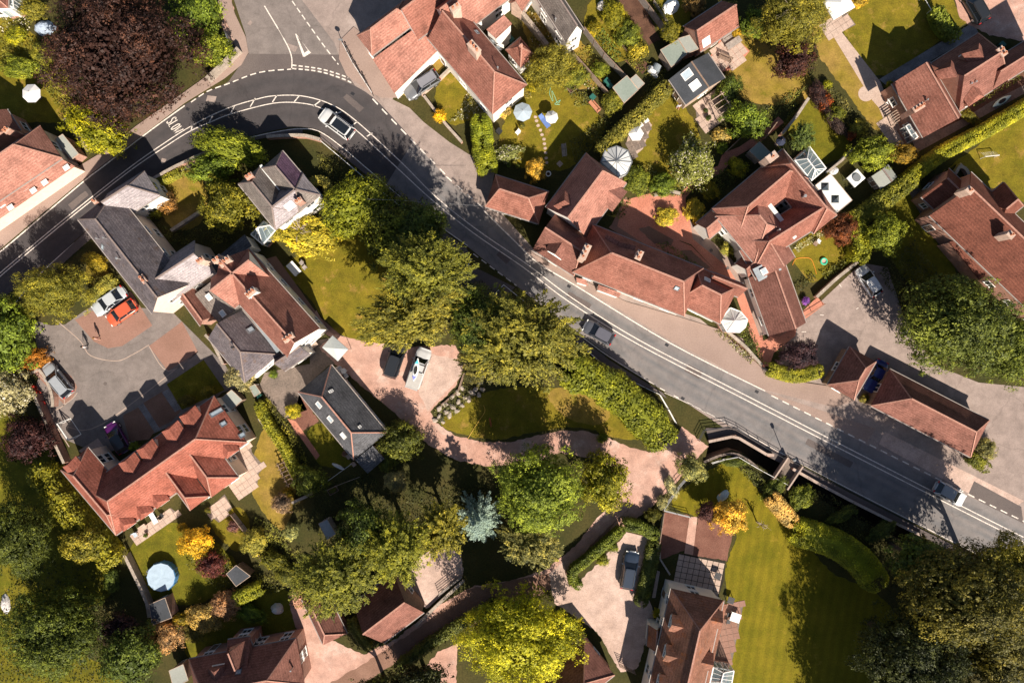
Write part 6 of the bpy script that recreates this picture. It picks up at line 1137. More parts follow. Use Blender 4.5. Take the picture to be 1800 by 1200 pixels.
car('hatch', 1529, 494, (-.55, -.84), WHT, 'white hatchback alone in the right hand car park'); car('classic', 1541, 661, (-.45, .89), (.015, .03, .16), 'royal blue vintage car between the two cart sheds'); car('estate', 1107, 1003, (.17, -.98), (.02, .03, .05), 'dark blue estate car on the gravel court'); car('estate', 1716, 8, (-.5, -.87), BLK, 'black car at the top right on pink gravel')
def kayak(px, py, z, ax, L, c1, label, c2=None):
    p = P(px, py, z); n = 15; vs = []; fs = []
    for i in range(n):
        t = -1+2*i/(n-1); w = .36*(1-abs(t)**2.2)+.02; h = .17*(1-abs(t)**3)+.02; lift = .1*abs(t)**3
        vs += [(t*L/2, w*math.cos(a), h*math.sin(a)*(1 if a < math.pi else 1.0)+lift) for a in [k*2*math.pi/10 for k in range(10)]]
    for i in range(n-1): fs += [(i*10+k, i*10+(k+1) % 10, (i+1)*10+(k+1) % 10, (i+1)*10+k) for k in range(10)]
    fs += [tuple(range(10)), tuple(reversed(range((n-1)*10, n*10)))]
    r = empty('kayak', p, label, 'kayak', 'kayaks', math.atan2(-ax[1], ax[0])); link('hull', mesh('hull', vs, fs, 'plastic', smooth=True), r, (0, 0, .15), color=c1)
    b = B(); b.prism([(.55*math.cos(a), .22*math.sin(a)) for a in [k*math.pi/8 for k in range(16)]], .27, .335); link('cockpit', b.raw('cockpit', 'rubber'), r, (0, 0, 0))
    if c2:
        for s in (-1, 1): link('end_deck', B().prism([(s*.75, -.25), (s*L*.44, 0), (s*.75, .25)], .2, .33).raw('end_deck', 'plastic'), r, color=c2 if s > 0 else (.2, .22, .6))
    return r
kayak(731, 650, 1.9, (.2, -.98), 2.9, (.78, .78, .76), 'white and turquoise kayak strapped on the pickup roof', (.1, .5, .6)); kayak(1759, 179, .05, (.85, -.53), 2.7, (.5, .7, .66), 'pale turquoise kayak lying beside the brown farmhouse')
# ---------------------------------------------------------------- people and dog
def skin(name, V, E, R, mats, parent=None, sub=2, color=None, root=0):
    me = bpy.data.meshes.new(name); me.from_pydata(V, E, []); o = link(name, me, parent, color=color)
    for m in mats: me.materials.append(M[m])
    md = o.modifiers.new('skin', 'SKIN'); md.use_smooth_shade = True
    for i, r in enumerate(R): me.skin_vertices[0].data[i].radius = (r, r) if not isinstance(r, tuple) else r
    me.skin_vertices[0].data[root].use_root = True
    sb = o.modifiers.new('sub', 'SUBSURF'); sb.levels = sb.render_levels = sub; return o
def cloth_mat(name, skin_, top, legs, shoe=(.03, .03, .03), zl=.92, zn=1.45, short=False):
    t = NT(name); tc = t.n('TexCoord').outputs['Object']; sx = t.n('SeparateXYZ'); t.l(tc, sx.inputs[0])
    q = t.n('ValToRGB'); q.color_ramp.interpolation = 'CONSTANT'; e = q.color_ramp.elements
    st = [(0, shoe), (.07/2, skin_ if short else legs), (.5/2, legs), (zl/2, top), (zn/2, skin_)]
    while len(e) < len(st): e.new(.5)
    for el, (p, c) in zip(e, st): el.position = p; el.color = (*c, 1)
    mt = t.n('Math', operation='DIVIDE'); mt.inputs[1].default_value = 2.0; t.l(sx.outputs[2], mt.inputs[0]); t.l(mt.outputs[0], q.inputs[0]); t.done(q.outputs[0], .85, .2)
def person(px, py, face, label, top, legs, hair, stride=.25, arm=0.0, short=False):
    p = P(px, py, .9); rz = math.atan2(-face[1], face[0]); r = empty('person', (p.x, p.y, .02), label, 'person', 'people', rz); mn = 'clothes_'+str(len(M)); cloth_mat(mn, (.48, .27, .19), top, legs, short=short)
    V = [(0, 0, .95), (0, 0, 1.15), (0, 0, 1.38), (0, 0, 1.5), (.02, 0, 1.6), (.02, 0, 1.72)]; R = [(.16, .12), (.15, .11), (.17, .11), .055, .1, .085]; E = [(0, 1), (1, 2), (2, 3), (3, 4), (4, 5)]
    for s in (-1, 1):
        i = len(V); f = s*stride; V += [(0, s*.1, .88), (f*.5+.04, s*.11, .5), (f, s*.11, .09), (f+.16, s*.12, .05)]; R += [.095, .065, .045, .04]; E += [(0, i), (i, i+1), (i+1, i+2), (i+2, i+3)]
        i = len(V); g = -s*stride*.6+arm; V += [(0, s*.2, 1.4), (g*.4, s*.25, 1.13), (g+.08, s*.24, .9), (g+.1, s*.24, .84)]; R += [.06, .045, .033, (.022, .04)]; E += [(2, i), (i, i+1), (i+1, i+2), (i+2, i+3)]
        for k in range(4):
            j = len(V); V += [(g+.085+.018*k, s*(.235+.004*k), .78), (g+.09+.016*k, s*.225, .735+.006*abs(k-1.5))]; R += [.009, .008]; E += [(i+3, j), (j, j+1)]
        j = len(V); V += [(g+.15, s*.225, .82), (g+.165, s*.215, .785)]; R += [.011, .009]; E += [(i+3, j), (j, j+1)]
    skin('body', V, E, R, [mn], r)
    hb = B(); hb.lathe((.0, 0, 1.6), [(.105, 0), (.12, .06), (.11, .13), (.07, .175), (.01, .185)], 12); link('hair', hb.raw('hair', 'fabric', smooth=True), r, color=hair)
    fb = B()
    for s in (-1, 1): fb.box((.115, s*.035), (1, 0), .02, .025, 1.655, 1.67)
    link('eyes', fb.raw('eyes', 'iron'), r); link('nose', B().tube((.115, 0, 1.62), (.14, 0, 1.625), .014, .006, 6).raw('nose', 'skinlike'), r, color=(.48, .27, .19)); link('mouth', B().box((.112, 0), (1, 0), .012, .045, 1.575, 1.583).raw('mouth', 'skinlike'), r, color=(.35, .1, .09)); return r
person(170, 594, (-.6, .8), 'person in pale pink top standing by the parked cars in the court', (.62, .34, .27), (.55, .33, .25), (.25, .13, .05), .12, short=True); person(149, 609, (-.5, .86), 'person in white shirt and dark trousers walking across the court', (.75, .75, .76), (.03, .03, .04), (.03, .025, .02), .25)
person(1193, 187, (.1, 1), 'person in striped top standing on the lawn by garden office', (.5, .5, .55), (.45, .2, .17), (.12, .06, .03), .1)
r = empty('dog', P(862, 740), 'small chestnut brown dog standing on the shaded lawn', 'dog', None, math.radians(-80))
skin('body', [(0, 0, .36), (.2, 0, .38), (.36, 0, .4), (.47, 0, .52), (.57, 0, .55), (.68, 0, .52), (-.2, 0, .37), (-.34, 0, .38), (-.5, 0, .46), (-.6, 0, .55)]+[q for s in (-1, 1) for q in ((.32, s*.08, .3), (.31, s*.09, .16), (.33, s*.09, .02), (-.3, s*.09, .3), (-.22, s*.1, .22), (-.34, s*.1, .13), (-.31, s*.1, .02), (.52, s*.06, .62), (.5, s*.08, .56))],
     [(0, 1), (1, 2), (2, 3), (3, 4), (4, 5), (0, 6), (6, 7), (7, 8), (8, 9)]+[e for k in (10, 19) for e in ((2, k), (k, k+1), (k+1, k+2), (7, k+3), (k+3, k+4), (k+4, k+5), (k+5, k+6), (4, k+7), (k+7, k+8))], [.11, .12, .11, .065, .075, .035, .1, .09, .025, .012]+[.05, .03, .026, .055, .04, .024, .024, .02, .015]*2, ['skinlike'], r, 1, (.3, .09, .03))
# ---------------------------------------------------------------- walls, fences, rails
def gwall(path, h, wd, label, m='brick', cop='stone', group='garden walls', curved=False, z0=-.05):
    pts = [P(*q, h) for q in (smoothpath(path, 4) if curved else path)]; c = pts[0]; r = empty('garden_wall', (c.x, c.y, 0), label, 'wall', group)
    L_, R_ = strip_pts(pts, wd); n = len(L_); ring = L_+list(reversed(R_)); m_ = 2*n
    def sh(z0, z1, L__, R__):
        vs = [Vector((q.x, q.y, z)) for z in (z0, z1) for q in L__+list(reversed(R__))]; return vs, [(i, (i+1) % m_, (i+1) % m_+m_, i+m_) for i in range(m_)]+[(i+m_, i+1+m_, m_-2-i+m_, m_-1-i+m_) for i in range(n-1)]
    vs, fs = sh(z0, h-.08, L_, R_); mk('wall_body', vs, fs, m, r); L2, R2 = strip_pts(pts, wd+.08); path3 = [Vector((q.x, q.y)) for q in pts]; tot = plen(path3); k = max(1, int(tot/.9))
    for i in range(k):                                  # coping stones laid end to end
        sg = seg_at(path3, tot*i/k+.008, tot*(i+1)/k-.008); a, b = sg[0], sg[-1]
        bb = B().box((a+b)/2, b-a, (b-a).length, wd+.08, h-.08, h+random.uniform(-.01, .01)); bb.make('coping_stone', cop, r)
    return r
gwall([(362, 138), (390, 112), (418, 84)], 1.5, .35, 'stone wall on the junction corner below the green bush', 'stone'); gwall([(268, 314), (300, 296), (350, 272), (405, 254)], 1.2, .25, 'roadside brick wall left of the slate villa'); gwall([(468, 240), (500, 238), (535, 238), (562, 245)], 1.1, .3, 'curved low wall inside the road bend', 'brick', curved=True)
gwall([(1246, 776), (1293, 766), (1352, 801), (1361, 800)], 0.8, .25, 'pale coped parapet wall around the stream head', 'brick', 'kerb'); gwall([(1394, 824), (1440, 850), (1500, 882), (1560, 912), (1622, 942)], .7, .25, 'long brick parapet along the lower side of the main road', 'brick', 'kerb'); gwall([(1238, 812), (1264, 801), (1288, 797), (1308, 803), (1332, 822)], .3, .22, 'curved inner wall beside the stream', 'slab_old', 'slab_old', curved=True)
gwall([(1270, 575), (1310, 608), (1340, 642)], .7, .25, 'low wall between pavement and cottage flower border', 'brick_pale'); gwall([(1436, 522), (1470, 490), (1508, 460)], .9, .3, 'low brick wall between round lawn and car park', 'brick')
gwall([(455, 735), (490, 785), (522, 835), (535, 855)], 1.1, .25, 'brick garden wall between dry lawn and coach house garden'); gwall([(527, 838), (548, 868), (512, 884)], 1.3, .25, 'brick wall corner enclosing the small dark yard'); gwall([(218, 975), (240, 1020), (258, 1060), (262, 1085)], 1.3, .3, 'long old brick wall left of the round pool', 'stone')
gwall([(1375, 235), (1400, 205), (1422, 172)], 1.3, .25, 'brick wall on the left of the walled lawn'); gwall([(1458, 300), (1480, 282), (1500, 262)], 1.3, .2, 'white topped wall on the right of the walled lawn', 'render_white'); gwall([(1150, 343), (1180, 336), (1196, 340)], .6, .3, 'low stone retaining wall on the brick path', 'stone'); gwall([(1160, 968), (1156, 975), (1178, 1010)], .8, .12, 'thin white wall beside the dark patio', 'render_white')
gwall([(58, 692), (94, 776), (112, 814)], 1.5, .25, 'long brick wall on the left side of the parking court'); gwall([(392, 640), (372, 600), (360, 588)], 1.2, .25, 'short brick wall behind the slate gable'); gwall([(740, 165), (775, 135), (792, 118)], .9, .22, 'pale dwarf wall beside the dark grey estate', 'brick_pale'); gwall([(745, 168), (765, 195), (785, 220), (812, 250)], .6, .25, 'front garden wall facing the wide forecourt', 'brick'); gwall([(905, 5), (945, 55), (962, 78)], 1.8, .4, 'thick old wall between courtyard house and slate cottage', 'stone'); gwall([(1680, 305), (1690, 288), (1702, 300), (1712, 325)], .9, .3, 'yard wall at the north end of the brick house', 'stone'); gwall([(730, 1100), (770, 1062), (815, 1020)], .6, .3, 'low stone wall along the shaded track', 'stone'); gwall([(300, 405), (350, 372)], .8, .3, 'low wall across the sunken garden', 'stone'); gwall([(55, 655), (70, 650), (90, 690), (92, 715)], 1.1, .25, 'curved brick wall around the red chairs', curved=True)
FP = {}
def fence(path, h, label, m='wood_grey', step=1.8, panel=True, group='fences', rails=2, name='fence', post='wood', thick=.05):
    pts = [P(*q, h) for q in path]; pts = [Vector((q.x, q.y)) for q in pts]; tot = plen(pts); k = max(1, round(tot/step)); r = empty(name, (pts[0].x, pts[0].y, 0), label, 'fence' if name == 'fence' else 'railing', group)
    st = [seg_at(pts, tot*i/k, min(tot, tot*(i+1)/k)) for i in range(k)]; ends = [s[0] for s in st]+[st[-1][-1]]
    for q in ends: B().box(q, (1, 0), .09 if panel else .05, .09 if panel else .05, 0, h+.05).make('post', post, r)
    for s in st:
        a, b = s[0], s[-1]; d = (b-a)
        if panel:
            nb = max(3, int(d.length/.3)); 
            B().box((a+b)/2, d, d.length-.09, thick, .05, h-.04).make('panel', m, r); B().box((a+b)/2, d, d.length-.1, .1, h-.04, h).make('capping', post, r)
        else:
            for j in range(rails):
                z = h*(j+1)/rails-.04; B().bar(Vector((a.x, a.y, z)), Vector((b.x, b.y, z)), .045, .05).make('rail', m, r)
    return r
fence([(1125, -12), (1148, 18), (1178, 58)], 1.8, 'weathered panel fence beside the green tunnel lawn at the top'); fence([(1028, 48), (1060, 90), (1102, 134)], 1.8, 'long weathered panel fence left of the vegetable garden'); fence([(1008, 92), (1042, 130), (1075, 168)], 1.6, 'leaning panel fence behind the compost corner', 'wood_pale')
fence([(562, 246), (640, 312), (720, 375), (800, 440), (828, 455)], 1.1, 'white topped railing along the lower edge of the bend', 'frame_white', 2.0, False, 'railings', 2, 'railing', 'iron'); fence([(820, 470), (828, 455)], 1.0, 'short white gate beside the road fence end', 'frame_white', 1.2, False, 'railings', 3, 'railing', 'frame_white'); fence([(870, 516), (885, 500), (920, 528)], 1.0, 'white corner railing at the dark entrance by the yews', 'frame_white', 1.5, False, 'railings', 2, 'railing', 'frame_white')
fence([(1014, 600), (1060, 640), (1120, 675), (1160, 692), (1172, 712), (1190, 745)], 1.1, 'white topped railing above the laurel hedge', 'frame_white', 2.0, False, 'railings', 3, 'railing', 'iron'); fence([(1230, 775), (1236, 757), (1288, 750), (1352, 790), (1380, 806)], 1.1, 'dark iron railing at the footpath entrance', 'iron', 1.6, False, 'railings', 3, 'railing', 'iron'); fence([(1395, 812), (1500, 866), (1640, 940)], 1.0, 'dark railing on the lower pavement right of the footbridge', 'iron', 2.0, False, 'railings', 2, 'railing', 'iron')
fence([(1167, 897), (1200, 850), (1230, 820)], 1.2, 'thin wire fence along the lawn edge by the drive', 'steel', 1.8, False, 'railings', 3, 'railing', 'wood'); fence([(1252, 815), (1295, 801), (1330, 822), (1385, 852)], 1.0, 'thin pale railing above the bank path', 'frame_white', 1.8, False, 'railings', 2, 'railing', 'wood'); fence([(1167, 898), (1215, 910)], 1.0, 'short wire fence above the mulched beds', 'steel', 1.4, False, 'railings', 3, 'railing', 'wood'); fence([(1168, 902), (1158, 970), (1156, 975)], 1.2, 'white topped panel fence on the left of the mulched beds', 'frame_white', 1.6)
fence([(770, 1048), (812, 1015)], 1.2, 'slatted timber fence at the end of the pale gravel yard', 'wood_grey', 1.5, False, 'fences', 5); fence([(698, 1018), (714, 1052)], 1.6, 'timber gate panels beside the barn', 'wood_pale', 1.2); fence([(1090, 1172), (1118, 1185)], 1.3, 'timber five bar gate at the foot of the gravel court', 'wood', 1.2, False, 'fences', 5); fence([(405, 905), (440, 950), (458, 985)], 1.4, 'timber fence between the two terrace gardens'); fence([(1150, 0), (1180, 46)], .9, 'low grey trellis at the edge of the tunnel lawn', 'wood_grey', 1.5, False, 'fences', 3); fence([(1275, 268), (1310, 235)], 1.2, 'pale trellis fence above the brick path bend', 'wood_pale', 1.4); fence([(1345, 243), (1370, 210)], 1.0, 'thin fence on the upper side of the brick path', 'wood_pale', 1.4); fence([(1372, 590), (1410, 560), (1452, 534)], 1.0, 'timber handrail along the brick ramp', 'wood', 1.8, False, 'railings', 2, 'railing'); fence([(600, 72), (618, 108), (640, 142), (654, 164)], 1.1, 'black and white pedestrian guard rail on the junction corner', 'frame_white', 1.6, False, 'railings', 3, 'railing', 'iron')
# footbridge over the stream
r = empty('footbridge', P(1378, 838), 'short concrete footbridge with pale parapets over the stream', 'bridge'); a, b = P(1394, 812, .3), P(1370, 848, .3); d = b-a; c = (a+b)/2
B().box(c, d, d.length+.6, 2.2, -.1, .14).make('deck', 'slab_old', r)
for s in (-1, 1): n = Vector((-d.y, d.x, 0)).normalized(); B().box(c+n*s*1.05, d, d.length+.4, .18, .14, 1.0).make('parapet', 'kerb', r)
# ---------------------------------------------------------------- street furniture
r = empty('street_lamp', P(1378, 800, 0), 'slim black street lamp beside the footbridge', 'street lamp'); p = P(1378, 800)
B().tube(p, p+Vector((0, 0, 3.2)), .06, .04).make('post', 'iron', r); B().lathe(p+Vector((0, 0, 3.2)), [(.08, 0), (.2, .1), (.22, .4), (.06, .55)], 8).make('lantern', 'frame_grey', r)
def sign(px, py, ax, w, h, z, label, m='frame_grey'):
    p = P(px, py); r = empty('road_sign', p, label, 'sign', 'road signs'); d = Vector((ax[0], -ax[1], 0)).normalized()
    for s in (-1, 1): B().tube(p+d*s*w*.35, p+d*s*w*.35+Vector((0, 0, z+h)), .04).make('post', 'steel', r)
    B().box(p, d, w, .05, z, z+h).make('sign_plate', m, r); return r
sign(409, 76, (.35, .94), 1.4, .7, 1.4, 'grey direction sign seen edge on at the wall corner', 'lead'); 
p = P(605, 82); r = empty('road_sign', p, 'small round sign on a pole at the tip of the pavement corner', 'sign', 'road signs'); B().tube(p, p+Vector((0, 0, 2.2)), .04).make('post', 'steel', r); B().tube(p+Vector((0, .04, 2.0)), p+Vector((0, .07, 2.0)), .3, .3, 16).make('sign_plate', 'frame_grey', r)
# bicycles leaning in a line at the guard rail
def bicycle(px, py, ax, label, c):
    p = P(px, py); r = empty('bicycle', p, label, 'bicycle', 'bicycles at the guard rail', math.atan2(-ax[1], ax[0]))
    for x in (-.52, .52):
        b = B(); n = 18
        for k in range(n): a0, a1 = 2*math.pi*k/n, 2*math.pi*(k+1)/n; b.tube((x+.33*math.cos(a0), 0, .34+.33*math.sin(a0)), (x+.33*math.cos(a1), 0, .34+.33*math.sin(a1)), .02, .02, 5)
        for k in range(6): b.bar((x, 0, .34), (x+.32*math.cos(k*1.047), 0, .34+.32*math.sin(k*1.047)), .006, .006)
        link('wheel', b.raw('wheel', 'rubber'), r)
    f = B()
    for u, v in (((-.52, .34), (-.15, .85)), ((-.52, .34), (0, .32)), ((0, .32), (-.18, .9)), ((0, .32), (.4, .82)), ((-.15, .8), (.38, .85)), ((.52, .34), (.38, .95))): f.tube((u[0], 0, u[1]), (v[0], 0, v[1]), .022)
    link('bicycle_frame', f.raw('bicycle_frame', 'plastic'), r, color=c); link('handlebar', B().tube((.38, -.26, .98), (.38, .26, .98), .016).raw('handlebar', 'iron'), r); link('saddle', B().box((-.2, 0), (1, 0), .26, .14, .9, .97).raw('saddle', 'rubber'), r)
for i, (x, y) in enumerate(((607, 90), (615, 106), (625, 124), (637, 142))): bicycle(x+6, y, (.5, .87), ['black bicycle nearest the round sign at the guard rail', 'second black bicycle from the round sign at the guard rail', 'third black bicycle from the round sign at the guard rail', 'black bicycle at the far end of the guard rail'][i], (.02, .02, .022))
# football goal
r = empty('football_goal', P(112, 752), 'white framed football goal in the corner of the parking court', 'goal'); a, b = P(113, 742), P(132, 770); n = Vector((-(b-a).y, (b-a).x, 0)).normalized()*.9; z1 = Vector((0, 0, 1.5))
for q in (a, b): B().tube(q, q+z1, .08).make('goalpost', 'frame_white', r); B().tube(q+z1, q+n*1.0, .05).make('stay', 'frame_white', r); B().tube(q, q+n, .05).make('ground_bar', 'frame_white', r)
B().tube(a+z1, b+z1, .09).make('crossbar', 'frame_white', r); B().tube(a+n, b+n, .05).make('back_bar', 'frame_white', r); nb = B()
for k in range(13): t = k/12; nb.tube(a.lerp(b, t)+z1, a.lerp(b, t)+n, .006, .006, 3)
for k in range(8): t = k/7; nb.tube((a+z1).lerp(a+n, t), (b+z1).lerp(b+n, t), .006, .006, 3)
nb.make('net', 'wood_grey', r)
# ---------------------------------------------------------------- garden things
def parasol(px, py, rad, c, label, h=2.2, sides=8, sag=.45):
    p = P(px, py, h); r = empty('parasol', (p.x, p.y, 0), label, 'parasol', 'parasols', random.random()); vs = [(0, 0, h+.1)]+[(rad*math.cos(k*2*math.pi/sides), rad*math.sin(k*2*math.pi/sides), h-sag) for k in range(sides)]; mid = [(rad*.55*math.cos(k*2*math.pi/sides), rad*.55*math.sin(k*2*math.pi/sides), h-sag*.42) for k in range(sides)]
    n = sides; vs += mid; fs = []
    for k in range(n): k2 = (k+1) % n; fs += [(0, n+1+k, n+1+k2), (n+1+k, 1+k, 1+k2, n+1+k2)]
    link('canopy', mesh('canopy', vs, fs, 'fabric'), r, color=c)
    val = []; vf = []
    for k in range(n): q = vs[1+k]; q2 = vs[1+(k+1) % n]; m = len(val); val += [q, q2, (q2[0]*.99, q2[1]*.99, q2[2]-.14), (q[0]*.99, q[1]*.99, q[2]-.14)]; vf.append((m, m+1, m+2, m+3))
    link('valance', mesh('valance', val, vf, 'fabric'), r, color=c); link('pole', B().tube((0, 0, 0), (0, 0, h+.2), .025).raw('pole', 'wood_pale'), r); link('base', B().lathe((0, 0, 0), [(.25, 0), (.25, .05), (.06, .1)], 12).raw('base', 'slab_old'), r)
    for k in range(n): q = Vector(vs[1+k]); link('rib', B().tube((0, 0, h+.06), q-Vector((0, 0, .03)), .012, .012, 4).raw('rib', 'wood_pale'), r)
    return r
parasol(919, 195, 1.15, (.32, .38, .43), 'large blue grey parasol on the courtyard house patio'); parasol(970, 204, .8, (.7, .7, .68), 'white and pale blue parasol on the dry lawn', sides=8); parasol(1119, 233, .95, (.8, .78, .74), 'white hexagonal parasol on the stone terrace', sides=6); parasol(51, 162, 1.15, (.72, .7, .68), 'white parasol in the left garden', sides=8); parasol(1375, 246, .6, (.03, .035, .06), 'dark navy parasol behind the red villa chimney', 2.1)
def square_canopy(px, py, ax, w, l, c, label, h=2.3, name='gazebo', peak=.6, cover='fabric'):
    p = P(px, py, h); r = empty(name, (p.x, p.y, 0), label, name, None, math.atan2(-ax[1], ax[0])); hw, hl = w/2, l/2
    link('canopy', mesh('canopy', [(-hl, -hw, h), (hl, -hw, h), (hl, hw, h), (-hl, hw, h), (0, 0, h+peak), (-hl, -hw, h-.2), (hl, -hw, h-.2), (hl, hw, h-.2), (-hl, hw, h-.2)], [(0, 1, 4), (1, 2, 4), (2, 3, 4), (3, 0, 4), (0, 5, 6, 1), (1, 6, 7, 2), (2, 7, 8, 3), (3, 8, 5, 0)], cover), r, color=c)
    for x in (-1, 1):
        for y in (-1, 1): link('leg', B().tube((x*(hl-.06), y*(hw-.06), 0), (x*(hl-.06), y*(hw-.06), h), .035).raw('leg', 'steel'), r)
    return r
square_canopy(589, 612, (.75, .66), 1.9, 2.5, (.42, .45, .44), 'pale grey square gazebo canopy beside the white house'); square_canopy(1475, 8, (.85, -.5), 2.5, 3.0, (.8, .78, .74), 'white canopy gazebo on the paved square at the top')
square_canopy(1505, 313, (.75, -.66), 1.5, 1.7, (.75, .75, .73), 'white edged square hot tub shelter beside the white extension', 1.2, peak=.15)
link('tub_water', B().lathe((0, 0, 0), [(.5, 1.36), (.5, 1.4)], 20).raw('tub_water', 'frame_grey'), [o for o in bpy.data.objects if o.get('label', '').startswith('white edged square')][0])
# round pool with pale cover
p = P(283, 1014, 1.1); r = empty('round_pool', (p.x, p.y, 0), 'round garden pool under a pale blue cover', 'pool'); N_ = 12
link('pool_wall', B().lathe((0, 0, 0), [(1.72, 0), (1.75, .3), (1.75, 1.05), (1.68, 1.12)], 24).raw('pool_wall', 'plastic', smooth=False), r, color=(.05, .16, .32)); cv = [(0, 0, 1.13)]+[(1.72*math.cos(k*2*math.pi/N_), 1.72*math.sin(k*2*math.pi/N_), 1.16) for k in range(N_)]+[(1.0*math.cos(k*2*math.pi/N_), 1.0*math.sin(k*2*math.pi/N_), 1.14+.025*(k % 2)) for k in range(N_)]
link('cover', mesh('cover', cv, [(0, N_+1+k, N_+1+(k+1) % N_) for k in range(N_)]+[(N_+1+k, 1+k, 1+(k+1) % N_, N_+1+(k+1) % N_) for k in range(N_)], 'plastic'), r, color=(.36, .46, .55))
for k in range(N_): a = k*2*math.pi/N_; link('leg', B().tube((1.82*math.cos(a), 1.82*math.sin(a), 0), (1.8*math.cos(a), 1.8*math.sin(a), 1.1), .03).raw('leg', 'plastic'), r, color=(.05, .16, .32))
link('ladder', B().tube((-1.8, .9, 0), (-1.6, .8, 1.5), .02).tube((-2.0, .5, 0), (-1.75, .4, 1.5), .02).bar((-1.75, .87, .4), (-1.95, .48, .4), .1, .03).bar((-1.7, .85, .8), (-1.88, .45, .8), .1, .03).raw('ladder', 'steel'), r)
# furniture
def table(px, py, ax, w, l, label, m='frame_white', h=.74, rnd=False, planks=True):
    p = P(px, py, h); r = empty('garden_table', (p.x, p.y, 0), label, 'table', 'garden tables', math.atan2(-ax[1], ax[0]))
    if rnd: link('table_top', B().lathe((0, 0, 0), [(w/2, h-.04), (w/2, h)], 20).raw('table_top', m), r)
    else:
        nb = 4
        for k in range(nb): link('plank', B().box((0, -w/2+w*(k+.5)/nb), (1, 0), l, w/nb-.012, h-.04, h).raw('plank', m), r)
    e = (w*.32, w*.32) if rnd else (l/2-.1, w/2-.1)
    for x in (-1, 1):
        for y in (-1, 1): link('leg', B().box((x*e[0], y*e[1]), (1, 0), .06, .06, 0, h-.04).raw('leg', m), r)
    return r
def chair(px, py, ax, label, m='frame_white', c=None, group='garden chairs'):
    p = P(px, py, .4); r = empty('garden_chair', (p.x, p.y, 0), label, 'chair', group, math.atan2(-ax[1], ax[0])); link('seat', B().box((0, 0), (1, 0), .46, .48, .4, .45).raw('seat', m), r, color=c); link('backrest', B().add([(-.21, -.24, .45), (-.21, .24, .45), (-.3, .24, .92), (-.3, -.24, .92), (-.25, -.24, .45), (-.25, .24, .45), (-.34, .24, .92), (-.34, -.24, .92)], [(0, 1, 2, 3), (7, 6, 5, 4), (0, 3, 7, 4), (1, 5, 6, 2), (3, 2, 6, 7)]).raw('backrest', m), r, color=c)
    for x in (-1, 1):
        for y in (-1, 1): link('leg', B().box((x*.19, y*.2), (1, 0), .04, .04, 0, .4).raw('leg', m), r, color=c)
    return r
def lounger(px, py, ax, label, m='frame_white', c=None):
    p = P(px, py, .35); r = empty('sun_lounger', (p.x, p.y, 0), label, 'sun lounger', 'sun loungers', math.atan2(-ax[1], ax[0])); link('bed', B().box((.25, 0), (1, 0), 1.3, .6, .3, .36).raw('bed', m), r, color=c); link('backrest', B().bar((-.38, 0, .36), (-.9, 0, .68), .6, .05).raw('backrest', m), r, color=c)
    for x in (-.3, .8):
        for y in (-1, 1): link('leg', B().box((x, y*.25), (1, 0), .05, .05, 0, .3).raw('leg', m), r, color=c)
    return r
def bench(px, py, ax, label, m='wood_grey', l=1.5):
    p = P(px, py, .45); r = empty('garden_bench', (p.x, p.y, 0), label, 'bench', 'garden benches', math.atan2(-ax[1], ax[0]))
    for k in range(4): link('slat', B().box((0, -.2+.11*k), (1, 0), l, .09, .42, .45).raw('slat', m), r)
    for k in range(3): link('back_slat', B().box((0, .24+.02*k), (1, 0), l, .03, .55+.14*k, .65+.14*k).raw('back_slat', m), r)
    for x in (-1, 1): link('leg', B().box((x*(l/2-.06), -.18), (1, 0), .06, .06, 0, .62).raw('leg', m), r); link('leg', B().box((x*(l/2-.06), .25), (1, 0), .06, .06, 0, .95).raw('leg', m), r); link('armrest', B().box((x*(l/2-.06), .03), (1, 0), .07, .5, .62, .66).raw('armrest', m), r)
    return r
table(516, 472, (.66, .75), 1.0, 1.7, 'white double plank table on the big lawn'); chair(530, 462, (-.7, .7), 'grey lawn chair, upper of the pair by the white plank table', 'wood_grey'); chair(535, 470, (-.7, .7), 'grey lawn chair, lower of the pair by the white plank table', 'wood_grey'); lounger(957, 213, (.6, .8), 'blue lounger beside the white and pale blue parasol', 'fabric', (.12, .19, .42)); lounger(1121, 212, (.55, .83), 'white lounger on the stone terrace, left one', 'frame_white'); lounger(1131, 204, (.55, .83), 'white lounger on the stone terrace, right one', 'frame_white')
bench(991, 264, (.1, 1), 'weathered wooden bench on the dry lawn'); table(984, 288, (.7, .7), .6, .6, 'small square slatted table south of the bench', 'wood_pale', .5); chair(910, 233, (-.7, .7), 'white metal chair on the lawn near courtyard patio'); chair(1439, 424, (.6, -.8), 'white chair on the round lawn with a dark side table'); table(1434, 428, (.6, -.8), .5, .5, 'dark small table beside the white lawn chair', 'wood', .45); table(1293, 1085, (.9, .3), 1.1, 1.2, 'white square table on the terrace of the mossy white house'); chair(1281, 1080, (1, .2), 'dark chair beside the white square table, upper', 'iron'); chair(1280, 1092, (1, .2), 'dark chair beside the white square table, lower', 'iron')
for i, (x, y) in enumerate(((1262, 1012), (1285, 1055))): table(x, y, (.9, .3), .8, .8, ['dark iron table on the shaded patio by the lawn edge', 'small iron table by the north corner of the mossy white house'][i], 'iron')
